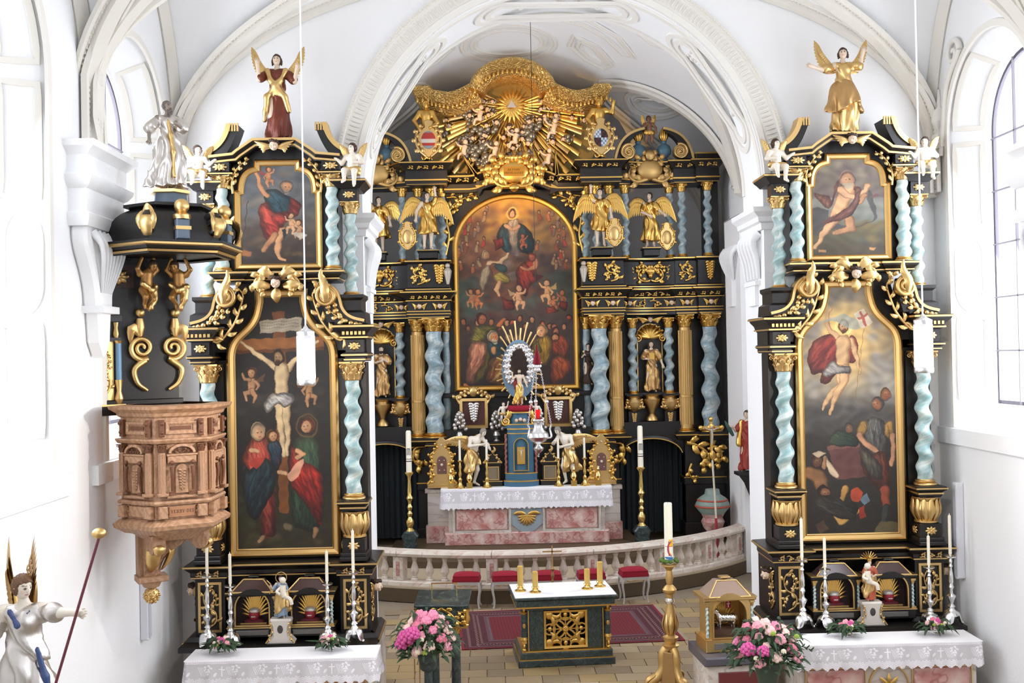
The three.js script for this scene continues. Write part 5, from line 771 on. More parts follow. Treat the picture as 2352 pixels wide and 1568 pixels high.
// == painted canvases (the print on the canvas only)
function painter(x0, y0, x1, y1, W) {
const H = Math.round(W * (y1 - y0) / (x1 - x0)), cv = document.createElement('canvas'); cv.width = W; cv.height = H; const c = cv.getContext('2d'), k = W / (x1 - x0);
const X = (x) => (x - x0) * k, Y = (y) => (y - y0) * k;
const path = (pts, k = pts.length < 5 ? 0 : .13) => { const n = pts.length, q = (i) => pts[(i + n) % n]; c.beginPath(); c.moveTo(X(q(0)[0]), Y(q(0)[1])); for (let i = 0; i < n; i++) { const [a, b, d, e] = [q(i - 1), q(i), q(i + 1), q(i + 2)]; c.bezierCurveTo(X(b[0] + (d[0] - a[0]) * k), Y(b[1] + (d[1] - a[1]) * k), X(d[0] - (e[0] - b[0]) * k), Y(d[1] - (e[1] - b[1]) * k), X(d[0]), Y(d[1])); } c.closePath(); };
const soft = (b, f) => { c.save(); f(); c.restore(); };
const o = { c, k, X, Y,
bg(stops) { const g = c.createLinearGradient(0, 0, 0, H); stops.forEach(([t, q]) => g.addColorStop(t, q)); c.fillStyle = g; c.fillRect(0, 0, W, H); return o; },
glow(x, y, r, col, a = 1) { const g = c.createRadialGradient(X(x), Y(y), 0, X(x), Y(y), r * k); g.addColorStop(0, col); g.addColorStop(1, col.slice(0, 7) + '00'); c.globalAlpha = a; c.fillStyle = g; c.fillRect(0, 0, W, H); c.globalAlpha = 1; return o; },
blob(pts, col, b = 2, a = 1) { soft(b, () => { c.globalAlpha = a; c.fillStyle = col; path(pts); c.fill(); }); return o; },
cloud(n, x, y, w, h, cols, r, a = .35) { for (let i = 0; i < n; i++) { const px = x + (rnd() - .5) * w, py = y + (rnd() - .5) * h, q = r * rr(.4, 1); soft(0, () => { const cl = cols[Math.floor(rnd() * cols.length)]; c.translate(X(px), Y(py)); c.rotate(rr(-.6, .6)); c.scale(1, .6); const g = c.createRadialGradient(0, 0, q * k * .2, 0, 0, q * k * 1.15); g.addColorStop(0, cl); g.addColorStop(1, cl + '00'); c.globalAlpha = Math.min(1, a * 1.8); c.fillStyle = g; c.beginPath(); c.arc(0, 0, q * k * 1.15, 0, 7); c.fill(); }); } return o; },
cloth(pts, base, dark, light, n = 14, ang = 1.3) { c.save(); path(pts); c.fillStyle = base; c.fill(); c.clip(); let ax = 1e9, bx = -1e9, ay = 1e9, by = -1e9; for (const p of pts) { ax = Math.min(ax, p[0]); bx = Math.max(bx, p[0]); ay = Math.min(ay, p[1]); by = Math.max(by, p[1]); } const w = bx - ax, h = by - ay; c.lineCap = 'round'; n = Math.round(n * 2.4); for (let i = 0; i < n; i++) { const px = ax + rnd() * w, py = ay + rnd() * h, L = Math.max(w, h) * rr(.3, .7), a = ang + rr(-.35, .35); c.globalAlpha = .22; c.strokeStyle = i % 5 < 3 ? dark : light; const lw = rr(.04, .1) * Math.min(w, h) * k, qx = X(px + rr(-.1, .1) * w); for (const f of [1, .6, .3]) { c.lineWidth = lw * f; c.beginPath(); c.moveTo(X(px - Math.cos(a) * L / 2), Y(py - Math.sin(a) * L / 2)); c.quadraticCurveTo(qx, Y(py), X(px + Math.cos(a) * L / 2), Y(py + Math.sin(a) * L / 2)); c.stroke(); } } c.globalAlpha = 1; const gx = c.createLinearGradient(X(ax), Y(ay), X(bx), Y(by)); gx.addColorStop(0, 'rgba(255,236,200,.16)'); gx.addColorStop(.45, 'rgba(0,0,0,.05)'); gx.addColorStop(1, 'rgba(8,4,2,.5)'); c.fillStyle = gx; c.fillRect(X(ax), Y(ay), w * k, h * k); path(pts); for (const f of [.14, .09, .045]) { c.globalAlpha = .22; c.strokeStyle = '#120a06'; c.lineWidth = f * 2 * Math.min(w, h) * k; c.stroke(); } c.restore(); return o; },
limb(pts, col, dark) { const mx = (u) => { const a = new THREE.Color(dark || col), b = new THREE.Color(col); return '#' + a.lerp(b, u).getHexString(); }; for (const [q, dx] of [[mx(0), 0], [mx(.4), -.07], [mx(.75), -.14], [mx(1), -.2]]) { c.fillStyle = q; soft(1.2, () => { for (let i = 0; i + 1 < pts.length; i++) { const a = pts[i], b = pts[i + 1], n = 24; for (let j = 0; j <= n; j++) { const t = j / n, w = lerp(a[2], b[2], t), s = 1 + dx * 1.9; c.beginPath(); c.ellipse(X(lerp(a[0], b[0], t) + dx * w), Y(lerp(a[1], b[1], t) + dx * w * .4), w * s * k, w * s * k, 0, 0, 7); c.fill(); } } }); } return o; },
head(x, y, r, { skin = '#c79a76', hair = '#4a2c18', beard, look = 0, halo, veil } = {}) { if (halo) { soft(r * .4, () => { c.strokeStyle = halo; c.lineWidth = r * .25 * k; c.beginPath(); c.arc(X(x), Y(y), r * 1.7 * k, 0, 7); c.stroke(); }); o.glow(x, y, r * 2.4, halo, .5); } soft(1, () => { c.fillStyle = veil || hair; c.beginPath(); c.ellipse(X(x - look * r * .3), Y(y - r * .1), r * 1.1 * k, r * 1.25 * k, 0, 0, 7); c.fill(); c.fillStyle = skin; c.beginPath(); c.ellipse(X(x + look * r * .25), Y(y + r * .12), r * .74 * k, r * .98 * k, 0, 0, 7); c.fill(); if (beard) { c.fillStyle = beard; c.beginPath(); c.ellipse(X(x + look * r * .3), Y(y + r * .95), r * .55 * k, r * .5 * k, 0, 0, 7); c.fill(); } }); soft(.6, () => { const g = c.createRadialGradient(X(x + look * r * .3 - r * .25), Y(y - r * .2), r * .1 * k, X(x + look * r * .2), Y(y + r * .1), r * 1.15 * k); g.addColorStop(0, 'rgba(255,240,215,.25)'); g.addColorStop(.6, 'rgba(60,30,15,.04)'); g.addColorStop(1, 'rgba(20,8,4,.5)'); c.fillStyle = g; c.beginPath(); c.ellipse(X(x), Y(y), r * 1.15 * k, r * 1.3 * k, 0, 0, 7); c.fill(); c.fillStyle = '#3a2218'; c.globalAlpha = .75; for (const s of [-1, 1]) { c.beginPath(); c.ellipse(X(x + look * r * .45 + s * r * .28), Y(y), r * .13 * k, r * .09 * k, 0, 0, 7); c.fill(); } c.fillStyle = '#8a4436'; c.beginPath(); c.ellipse(X(x + look * r * .42), Y(y + r * .6), r * .2 * k, r * .08 * k, 0, 0, 7); c.fill(); }); return o; },
putto(x, y, s, q = 1, skin = '#c98f6a', dark = '#8a5136', wing) { if (wing) o.blob([[x - q * s * .1, y - s * .2], [x - q * s * .9, y - s * .7], [x - q * s * .8, y - s * .1]], wing, 1.5); o.limb([[x, y - s * .25, s * .26], [x + q * s * .08, y + s * .35, s * .28]], skin, dark).limb([[x + q * s * .05, y + s * .45, s * .2], [x + q * s * .5, y + s * .55, s * .15], [x + q * s * .45, y + s * 1.0, s * .1]], skin, dark).limb([[x, y + s * .45, s * .2], [x - q * s * .2, y + s * .8, s * .14], [x - q * s * .05, y + s * 1.2, s * .09]], skin, dark).limb([[x + q * s * .15, y - s * .25, s * .12], [x + q * s * .5, y - s * .35, s * .1], [x + q * s * .7, y - s * .7, s * .07]], skin, dark).limb([[x - q * s * .2, y - s * .2, s * .12], [x - q * s * .45, y + s * .1, s * .1], [x - q * s * .3, y + s * .35, s * .07]], skin, dark); return o.head(x + q * s * .05, y - s * .72, s * .3, { skin, hair: '#6a3f22', look: q * .4 }); },
done() { const im = c.getImageData(0, 0, W, H), d = im.data, src = new Uint8ClampedArray(d); for (let y = 0; y < H; y++) for (let x = 0; x < W; x++) { const u = x + 3 * Math.sin(y * .08 + 1.7 * Math.sin(x * .05)) + .8 * Math.sin(y * .31 + x * .17), v = y + 3 * Math.sin(x * .07 + 1.5 * Math.sin(y * .04)) + .8 * Math.sin(x * .27 - y * .19), q = (clamp(Math.round(v), 0, H - 1) * W + clamp(Math.round(u), 0, W - 1)) * 4, p = (y * W + x) * 4, n = 1 + .1 * Math.sin(x * .04 + 2 * Math.sin(y * .03)) * Math.sin(y * .05 + 2 * Math.sin(x * .02)); for (let e = 0; e < 3; e++) d[p + e] = src[q + e] * n; } c.putImageData(im, 0, 0); c.filter = 'blur(1.3px)'; c.drawImage(cv, 0, 0); c.filter = 'none'; c.globalCompositeOperation = 'multiply'; c.fillStyle = '#f2e4cc'; c.fillRect(0, 0, W, H); c.globalCompositeOperation = 'source-over'; soft(0, () => { for (let i = 0; i < 2600; i++) { c.globalAlpha = .05; c.strokeStyle = rnd() > .5 ? '#000' : '#fff2d0'; c.lineWidth = rr(.5, 1.6); const px = rnd() * W, py = rnd() * H; c.beginPath(); c.moveTo(px, py); c.lineTo(px + rr(-9, 9), py + rr(-9, 9)); c.stroke(); } }); const t = new THREE.CanvasTexture(cv); t.colorSpace = THREE.SRGBColorSpace; return t; } };
return o;
}
const texA = (() => {
const p = painter(262, 190, 797, 1485, 620).bg([[0, '#211f1e'], [.45, '#24211f'], [.7, '#231f1a'], [.86, '#2b2a1e'], [1, '#33301f']]);
p.cloud(26, 530, 1420, 520, 140, ['#4a4530', '#3a3624', '#5a543a', '#2a2618'], 60, .3).cloud(14, 360, 700, 180, 200, ['#3a3632', '#2c2927'], 70, .3).cloud(10, 660, 730, 160, 160, ['#3c3732', '#302b28'], 60, .3).cloud(10, 310, 1250, 90, 300, ['#3c4434', '#2c3628'], 50, .3);
p.blob([[478, 270], [548, 270], [552, 1300], [500, 1300]], '#6f4522', 2).blob([[275, 410], [275, 482], [760, 470], [760, 400]], '#8a5a2e', 2).blob([[275, 466], [275, 484], [760, 474], [760, 456]], '#5a3618', 2);
p.blob([[408, 316], [408, 382], [640, 368], [640, 300]], '#a8a49a', 1); p.c.globalAlpha = .5; p.c.fillStyle = '#4a463e'; for (let i = 0; i < 3; i++) for (let j = 0; j < 16; j++) p.c.fillRect(p.X(420 + j * 13), p.Y(326 + i * 15 - j * .8), 9 * p.k, 4 * p.k); p.c.globalAlpha = 1;
const S = '#cdbb9c', D = '#7d6a50';
p.limb([[500, 560, 22], [440, 520, 15], [380, 480, 13], [318, 432, 9], [300, 424, 8]], S, D).limb([[560, 560, 22], [600, 520, 15], [660, 470, 12], [712, 432, 9], [726, 424, 8]], S, D);
p.limb([[525, 570, 42], [522, 640, 36], [524, 700, 34]], S, D).limb([[510, 720, 30], [512, 830, 22], [520, 900, 17], [528, 980, 12], [530, 1005, 12]], S, D).limb([[548, 720, 28], [546, 830, 20], [556, 900, 15], [546, 980, 11], [545, 1000, 10]], S, D);
p.cloth([[470, 690], [500, 688], [580, 690], [585, 740], [540, 760], [500, 745], [440, 790], [425, 740]], '#b9bdc6', '#6a7080', '#e2e4ea', 12, .5); p.head(508, 505, 30, { skin: '#8d7355', hair: '#3c2616', beard: '#3c2616', look: -.3 });
p.putto(362, 640, 78, -1, '#b08a6a', '#6a4530', '#5a4030').putto(672, 670, 74, 1, '#a5805f', '#5f3f2b', '#5a4030');
p.cloth([[372, 905], [420, 900], [450, 960], [470, 1040], [480, 1180], [478, 1390], [450, 1420], [400, 1420], [385, 1250], [310, 1060], [300, 1020], [330, 950]], '#b4453a', '#6a1f1c', '#d8695a', 26, 1.4).cloth([[302, 1040], [340, 1075], [420, 1020], [470, 1050], [480, 1160], [430, 1250], [370, 1330], [330, 1300], [300, 1180]], '#1c2f40', '#0f1a26', '#35536a', 18, 1.9).blob([[330, 1050], [380, 1010], [430, 1020], [380, 1075]], '#a33c34', 2);
p.head(392, 885, 38, { skin: '#c7a284', hair: '#b5a78e', veil: '#b9ac94', look: .3 }).limb([[352, 975, 14], [388, 985, 9]], '#c8a486', '#8a6448').head(468, 905, 26, { skin: '#b98f6e', hair: '#6a4a24', look: .6 }).cloth([[440, 950], [500, 930], [520, 1000], [500, 1080], [470, 1060]], '#24405a', '#142434', '#8a3c30', 9, 1.2).limb([[500, 1090, 10], [540, 1100, 12]], '#c9a788', '#8a6448');
p.cloth([[600, 920], [670, 900], [720, 950], [735, 1060], [750, 1300], [690, 1400], [640, 1390], [570, 1350], [560, 1100], [575, 980]], '#33503f', '#1b2c24', '#4d7058', 20, 1.5).cloth([[580, 960], [630, 1040], [690, 1060], [740, 1120], [735, 1350], [700, 1340], [640, 1250], [570, 1170], [560, 1080], [565, 1000]], '#b5251b', '#5f100c', '#d8463a', 24, 1.1).blob([[548, 1110], [600, 1040], [640, 1030], [610, 1110], [570, 1140]], '#cf9d8c', 3).limb([[600, 985, 13], [640, 1000, 10], [600, 1020, 9]], '#c59c7c', '#8a6448').head(660, 858, 34, { skin: '#c39a78', hair: '#7a4424', look: -.5, halo: '#5a4a30' });
p.limb([[540, 1370, 22], [556, 1372, 20]], '#6b6350', '#3c3628').limb([[700, 1390, 16], [690, 1420, 12]], '#9a7a5c', '#5a4430').limb([[410, 1420, 14], [385, 1440, 10]], '#a58466', '#5a4430');
return p.done();
})();
const texB = (() => {
const p = painter(62, 52, 635, 1505, 620).bg([[0, '#8d8a86'], [.15, '#a89a80'], [.4, '#8a8a8c'], [.52, '#45423f'], [.62, '#2c2926'], [1, '#231f1b']]);
p.glow(310, 400, 330, '#e0bd74', 1).glow(310, 300, 200, '#ecd08a', .7).cloud(34, 110, 420, 140, 560, ['#8e8d92', '#7c7c84', '#a5a2a0'], 70, .3).cloud(34, 560, 430, 150, 560, ['#7d8088', '#8d8f96', '#9d9c9c'], 80, .35).cloud(30, 330, 830, 560, 120, ['#4c4c50', '#3a3a3e', '#5d5e64'], 80, .4).cloud(10, 330, 100, 240, 100, ['#77777c', '#9a958c'], 70, .4);
p.cloth([[95, 470], [130, 380], [220, 330], [300, 340], [300, 440], [270, 560], [210, 620], [170, 615], [180, 560], [120, 560]], '#9c3a34', '#5f1f1e', '#bd5b50', 22, 2.2).cloth([[360, 340], [400, 370], [405, 440], [380, 500], [340, 480]], '#a5423a', '#6a2422', '#bd5b50', 8, 1.6);
const S = '#cfae8a', D = '#8d6a4c'; p.limb([[290, 350, 20], [240, 315, 15], [218, 260, 12], [232, 200, 9], [244, 185, 9]], S, D).limb([[365, 370, 20], [395, 460, 15], [412, 540, 10], [414, 565, 9]], S, D).limb([[318, 380, 48], [312, 450, 42], [310, 515, 42]], S, D).limb([[290, 540, 30], [300, 630, 24], [230, 690, 18], [188, 750, 9], [182, 772, 8]], S, D).limb([[330, 540, 32], [312, 620, 26], [268, 680, 20], [235, 770, 11], [226, 800, 10]], S, D);
p.cloth([[190, 545], [250, 490], [300, 520], [355, 520], [350, 565], [300, 560], [250, 570], [200, 580]], '#aeb0b8', '#6d7484', '#d5d6dc', 12, .6).head(322, 285, 30, { skin: '#c79f78', hair: '#6a4526', beard: '#6a4526', halo: '#f2dc9a' });
p.blob([[160, 268], [250, 235], [330, 215], [400, 250], [420, 300], [350, 300], [270, 255]], '#9aa6ac', 2, .8).blob([[385, 215], [450, 185], [500, 270], [430, 305]], '#d5d0c8', 1).blob([[405, 240], [470, 210], [478, 222], [412, 252]], '#b4655a', 1).blob([[420, 205], [432, 200], [468, 285], [452, 290]], '#b4655a', 1); p.c.strokeStyle = '#7a5a30'; p.c.lineWidth = 2.5; p.c.beginPath(); p.c.moveTo(p.X(444), p.Y(305)); p.c.lineTo(p.X(382), p.Y(720)); p.c.stroke();
p.blob([[205, 990], [400, 980], [440, 1170], [260, 1185]], '#5c3a3c', 3).blob([[205, 985], [400, 972], [402, 995], [206, 1010]], '#75504c', 2).cloth([[210, 960], [260, 900], [330, 900], [400, 950], [380, 990], [250, 985]], '#32443a', '#1d2a24', '#486052', 10, .4).head(340, 885, 26, { skin: '#6d4a34', hair: '#4a5258' });
p.cloth([[440, 850], [490, 820], [560, 850], [570, 960], [545, 1040], [460, 1040], [430, 960]], '#56585c', '#2d2e32', '#8a8c90', 18, 1.5).cloth([[385, 910], [410, 850], [450, 840], [450, 900], [420, 940]], '#a8854a', '#6a4e24', '#cfae70', 9, 1.2).cloth([[555, 870], [600, 845], [615, 910], [585, 950], [560, 930]], '#a8854a', '#6a4e24', '#cfae70', 8, 1.4).limb([[400, 925, 20], [430, 970, 17], [490, 1010, 13], [520, 1035, 11]], '#b48a72', '#6a4a3a').limb([[605, 930, 16], [608, 1030, 14], [594, 1100, 14]], '#b48a72', '#6a4a3a').cloth([[400, 1010], [460, 1040], [560, 1030], [585, 1200], [560, 1260], [500, 1240], [420, 1140]], '#6e3428', '#38160f', '#8f5040', 16, 1.4).cloth([[400, 1000], [460, 1040], [530, 1100], [535, 1190], [480, 1180], [420, 1100]], '#55534f', '#2e2c2a', '#7d7a74', 12, 1.3).limb([[550, 1250, 30], [555, 1340, 24]], '#8f4a38', '#5a2a20').limb([[556, 1350, 22], [540, 1420, 20], [545, 1475, 16], [520, 1485, 14]], '#35383a', '#1c1e20').head(518, 745, 34, { skin: '#8a5a40', hair: '#4e5054', look: -.6 }).head(570, 690, 30, { skin: '#94573c', hair: '#7d6238', look: .4 });
p.limb([[95, 1140, 40], [150, 1170, 46], [170, 1230, 40]], '#8a6446', '#4c3422').limb([[190, 1060, 16], [235, 1135, 20], [262, 1165, 12]], '#cfc0b0', '#7d6a58').head(140, 1075, 34, { skin: '#5d3d2a', hair: '#3a2a20', look: .3 }).blob([[108, 1030], [150, 1010], [195, 1030], [150, 1052]], '#b0a294', 1.5).limb([[180, 1110, 12], [190, 1060, 11]], '#a27c5e', '#5a4030');
p.limb([[310, 1235, 20], [290, 1290, 18], [265, 1330, 14]], '#b08c50', '#6a5026').head(180, 1260, 36, { skin: '#7d5238', hair: '#2e2018', look: .7 }).limb([[235, 1380, 14], [275, 1430, 22], [340, 1400, 17], [400, 1360, 10]], '#bd9a56', '#70582a').cloth([[120, 1290], [220, 1270], [320, 1320], [380, 1330], [360, 1420], [240, 1400], [150, 1360]], '#34302c', '#191614', '#55606a', 16, .5).blob([[340, 1250], [380, 1230], [412, 1260], [395, 1310], [350, 1310]], '#a5442c', 3).blob([[385, 1350], [420, 1340], [430, 1400], [395, 1420]], '#8f3020', 3).blob([[400, 1300], [440, 1260], [460, 1310], [420, 1340]], '#5d7690', 2).blob([[120, 1440], [170, 1420], [200, 1470], [150, 1500]], '#4a3a2c', 4).blob([[470, 1500], [520, 1430], [630, 1440], [630, 1500]], '#5a543c', 8);
return p.done();
})();
const texC = (() => {
const p = painter(430, 735, 895, 1378, 420).bg([[0, '#4e5562'], [.4, '#5a5e68'], [.62, '#54504c'], [.8, '#3c322b'], [1, '#2c2420']]);
p.cloud(24, 660, 900, 460, 320, ['#5a6270', '#6a6c74', '#4a4c58', '#7a7068'], 80, .35).cloud(16, 520, 1180, 200, 260, ['#4a3c30', '#5a4a3a', '#38302a'], 60, .4); p.c.strokeStyle = '#3a261a'; p.c.lineWidth = 4; p.c.beginPath(); p.c.moveTo(p.X(480), p.Y(960)); p.c.lineTo(p.X(455), p.Y(1180)); p.c.stroke();
p.cloth([[590, 900], [640, 890], [740, 950], [750, 1010], [720, 1060], [640, 1060], [580, 960]], '#27485a', '#142a38', '#3f6a80', 14, .9).cloth([[545, 1010], [600, 970], [640, 1040], [720, 1030], [740, 950], [800, 990], [790, 1050], [760, 1080], [700, 1120], [690, 1200], [600, 1230], [560, 1160]], '#ab2f22', '#5c130e', '#cf5444', 30, .8).limb([[600, 930, 16], [566, 900, 16], [552, 850, 13], [540, 800, 12], [532, 785, 10]], '#b98a68', '#74492f').limb([[690, 1160, 26], [660, 1230, 22], [655, 1300, 18], [665, 1340, 12], [700, 1348, 9]], '#c59a76', '#7d553a').limb([[640, 1190, 22], [600, 1240, 18], [570, 1285, 12]], '#a57a58', '#6a452e').blob([[680, 1150], [700, 1145], [715, 1190], [695, 1215]], '#1c2830', 2);
p.putto(745, 1110, 62, -1, '#cda584', '#8a5f44').putto(790, 1150, 58, -1, '#bd9474', '#7a5238').blob([[740, 1180], [800, 1170], [840, 1190], [800, 1220]], '#b5b0a8', 3).putto(606, 805, 58, 1, '#b98460', '#74472e', '#8a3c40').head(715, 875, 34, { skin: '#b58662', hair: '#8a8078', beard: '#9a9088', look: .2 }).cloud(10, 790, 1290, 160, 90, ['#4a3a2c', '#3a2c22', '#5a4a36'], 40, .5).blob([[440, 1280], [500, 1290], [490, 1320], [430, 1320]], '#8a5a34', 6);
return p.done();
})();
const texD = (() => {
const p = painter(130, 170, 1000, 1445, 420).bg([[0, '#6e6b69'], [.25, '#6a6460'], [.4, '#6c6468'], [.42, '#7d8284'], [.62, '#70787a'], [.72, '#5c5c48'], [1, '#453e36']]);
p.cloud(30, 560, 380, 840, 340, ['#8a857c', '#5a5358', '#7a7470', '#6a5a66'], 140, .35).cloud(20, 640, 1150, 700, 260, ['#6a6648', '#5a4a3c', '#4a5450', '#70603c'], 120, .35).blob([[130, 850], [230, 810], [330, 860], [340, 950], [420, 1020], [640, 1060], [820, 1000], [870, 930], [820, 820], [790, 700], [800, 600], [830, 590], [860, 700], [895, 880], [880, 980], [700, 1060], [400, 1100], [180, 1180], [130, 1100]], '#4a4a4e', 6).blob([[820, 680], [880, 640], [960, 670], [880, 680]], '#6d4a52', 4);
p.cloth([[170, 620], [330, 660], [380, 720], [400, 560], [470, 430], [560, 370], [620, 420], [500, 440], [430, 600], [400, 730], [330, 830], [230, 740]], '#b07a70', '#7a4c48', '#d5a59a', 18, 1.9);
const S = '#c9a484', D = '#87624a'; p.limb([[580, 560, 90], [520, 700, 88], [460, 820, 78], [420, 930, 70]], S, D).limb([[430, 950, 60], [330, 1060, 48], [260, 1160, 38], [210, 1270, 22], [170, 1330, 26]], S, D).limb([[570, 960, 58], [600, 1090, 48], [480, 1120, 38], [390, 1150, 22]], '#b38a6a', '#7a553e').limb([[480, 580, 48], [560, 660, 40], [660, 680, 36], [760, 600, 28], [800, 530, 34]], S, D).limb([[700, 740, 34], [770, 660, 26]], '#b38a6a', '#7a553e').cloth([[640, 540], [720, 580], [690, 740], [620, 900], [480, 980], [280, 1020], [270, 990], [420, 900], [560, 810], [640, 700]], '#b77870', '#7d4844', '#dba79c', 24, 2.3).head(560, 450, 82, { skin: '#bd9474', hair: '#b9958a', beard: '#a59a8c', look: .2 }).blob([[500, 500], [640, 490], [620, 560], [540, 560]], '#a79c8e', 8).blob([[800, 1340], [880, 1340], [860, 1380], [810, 1375]], '#b48a5c', 6).blob([[200, 1370], [300, 1360], [300, 1395], [200, 1400]], '#a8845c', 6);
return p.done();
})();
const texE = (() => {
const p = painter(62, 88, 915, 1452, 760).bg([[0, '#a87a34'], [.2, '#8a6434'], [.42, '#4c352a'], [.55, '#4c5048'], [.62, '#4a3a34'], [.8, '#33221a'], [1, '#2a1a12']]);
p.glow(470, 200, 330, '#d8a548', .9).cloud(60, 480, 380, 860, 460, ['#7a4a34', '#8d5a3a', '#6a3c30', '#a57040', '#5a4a48'], 90, .3).cloud(40, 220, 450, 300, 420, ['#6a3a2c', '#8a5a44', '#50302a'], 70, .35).cloud(40, 760, 420, 280, 420, ['#7d6040', '#6a5448', '#8d7048', '#4a3a38'], 70, .35).cloud(26, 150, 800, 200, 260, ['#3f524e', '#4c5c58'], 80, .35).cloud(26, 800, 760, 220, 260, ['#46544c', '#3c4a46'], 80, .35).cloud(40, 480, 830, 420, 300, ['#4a2c24', '#5c3426', '#3a2822', '#70402c'], 80, .4).cloud(24, 700, 560, 400, 140, ['#3c2a28', '#4a3430'], 80, .4);
for (let i = 0; i < 46; i++) { const l = i % 2, x = (l ? 760 : 190) + rr(-120, 110), y = rr(170, 600); p.limb([[x, y, 12], [x + rr(-12, 12), y + 34, 15]], ['#a8653f', '#8a4c34', '#9a8460', '#7d6a5c', '#a33c28'][i % 5], '#5c3020').head(x + 3, y - 18, 12, { skin: ['#bd8d66', '#a8744e', '#8a7a60'][i % 3], hair: '#5a3420' }); }
p.cloth([[370, 320], [420, 270], [530, 270], [600, 330], [640, 430], [600, 500], [520, 480], [470, 500], [400, 460], [360, 380]], '#24404a', '#12242c', '#3d6470', 22, 1.5).cloth([[440, 250], [520, 250], [515, 340], [510, 420], [520, 500], [480, 520], [450, 420], [440, 330]], '#b5a08c', '#7a6a60', '#dacbb8', 16, 1.5).limb([[425, 285, 14], [470, 320, 12], [500, 315, 9]], '#c9a282', '#8a6046').limb([[520, 290, 12], [480, 318, 10]], '#c9a282', '#8a6046').head(474, 202, 24, { skin: '#cfa582', hair: '#5a3a22', halo: '#f0cf7c' }).cloth([[330, 390], [400, 370], [410, 440], [350, 470]], '#8f2f20', '#561812', '#b04a34', 8, 1).putto(545, 400, 50, 1, '#a85a38', '#6a2e1c').cloud(14, 460, 560, 120, 200, ['#6a5a58', '#7d6a64', '#584846'], 60, .5);
p.limb([[300, 560, 20], [380, 555, 16], [430, 500, 11], [440, 488, 9]], '#cfae90', '#8a644a').limb([[340, 590, 36], [370, 650, 40]], '#7a4a34', '#4a2a1e').cloth([[330, 640], [380, 620], [440, 650], [450, 690], [400, 710], [340, 690]], '#a8923e', '#6a5a20', '#cfbc6a', 12, .4).limb([[370, 700, 18], [345, 750, 14], [370, 790, 9]], '#c79a76', '#8a5c40').cloth([[250, 590], [300, 570], [300, 640], [260, 740], [235, 760], [220, 680]], '#b5a287', '#7d6c56', '#d5c6aa', 12, 1.6).head(278, 500, 26, { skin: '#a8744e', hair: '#c2ad88', look: .6 }).limb([[400, 600, 26], [360, 580, 24]], '#34484a', '#1e2c30');
p.cloth([[500, 600], [600, 520], [650, 560], [640, 640], [690, 660], [600, 720], [560, 800], [500, 720]], '#962a1a', '#4e120c', '#c04a2c', 24, 1.2).limb([[640, 540, 18], [635, 590, 15], [580, 610, 12], [530, 590, 9]], '#b87a54', '#74422c').head(610, 520, 28, { skin: '#9a4a2c', hair: '#7a2c1a', look: -.3 }).cloth([[380, 800], [470, 830], [480, 890], [400, 900]], '#7a2418', '#43120c', '#983a26', 10, .6);
p.putto(505, 800, 80, 1, '#d5a27e', '#96603f', '#a58a68').putto(720, 760, 78, -1, '#cf9d72', '#8d5a3a', '#b0905c').putto(165, 800, 62, -1, '#c48a64', '#7d4a30').putto(205, 810, 64, 1, '#c47a4c', '#7d4226').putto(760, 850, 56, 1, '#b8744c', '#70402a').putto(830, 820, 60, -1, '#b06a4a', '#6a3a2a').cloth([[700, 880], [760, 870], [800, 910], [720, 930]], '#9a3a20', '#5a1c10', '#b8522c', 8, .4).cloth([[810, 830], [870, 850], [850, 910], [800, 880]], '#7d2a24', '#4a1414', '#983a30', 8, .6);
for (let i = 0; i < 16; i++) p.head(95 + i * 52 + rr(-15, 15), 985 + rr(-30, 50), 20, { skin: ['#a5643e', '#8f5434', '#bd8a60', '#a8412a'][i % 4], hair: '#3a2014', look: rr(-.5, .5), beard: i % 2 ? '#5a3a24' : 0 });
p.cloth([[150, 1110], [190, 1010], [300, 1000], [370, 990], [380, 1020], [290, 1050], [250, 1100], [200, 1130]], '#76702c', '#3f3c14', '#b3a544', 18, .6).limb([[360, 1005, 16], [400, 965, 12]], '#b8693c', '#74402a').head(235, 955, 34, { skin: '#a85a34', hair: '#4a2414', look: .6 }).cloth([[110, 1390], [130, 1250], [150, 1130], [240, 1120], [275, 1150], [250, 1270], [210, 1340], [170, 1420]], '#c68468', '#8a4a38', '#e6ad92', 26, 1.9).cloth([[200, 1330], [250, 1270], [270, 1170], [285, 1240], [250, 1360], [170, 1420]], '#7d7428', '#4a4414', '#a59a44', 10, 1.9).limb([[110, 1430, 16], [150, 1455, 12]], '#b5764c', '#74462c');
p.cloth([[270, 1130], [330, 1110], [400, 1150], [430, 1220], [400, 1250], [300, 1230]], '#234048', '#12242a', '#3c6068', 14, 1).head(320, 1085, 36, { skin: '#b5713f', hair: '#c2b49c', beard: '#cfc4ac', look: .5 }).limb([[320, 1170, 20], [322, 1195, 14]], '#c48a5a', '#7d5230').cloth([[290, 1260], [350, 1220], [440, 1240], [460, 1340], [400, 1420], [260, 1400]], '#9a6434', '#5a3418', '#d8b47c', 26, 2.1).cloth([[380, 1110], [450, 1150], [470, 1230], [430, 1220]], '#1c1c22', '#0c0c10', '#34343c', 6, 1).head(432, 1095, 26, { skin: '#8a7058', hair: '#74685a' }).head(495, 1100, 26, { skin: '#84685a', hair: '#7a6e64' });
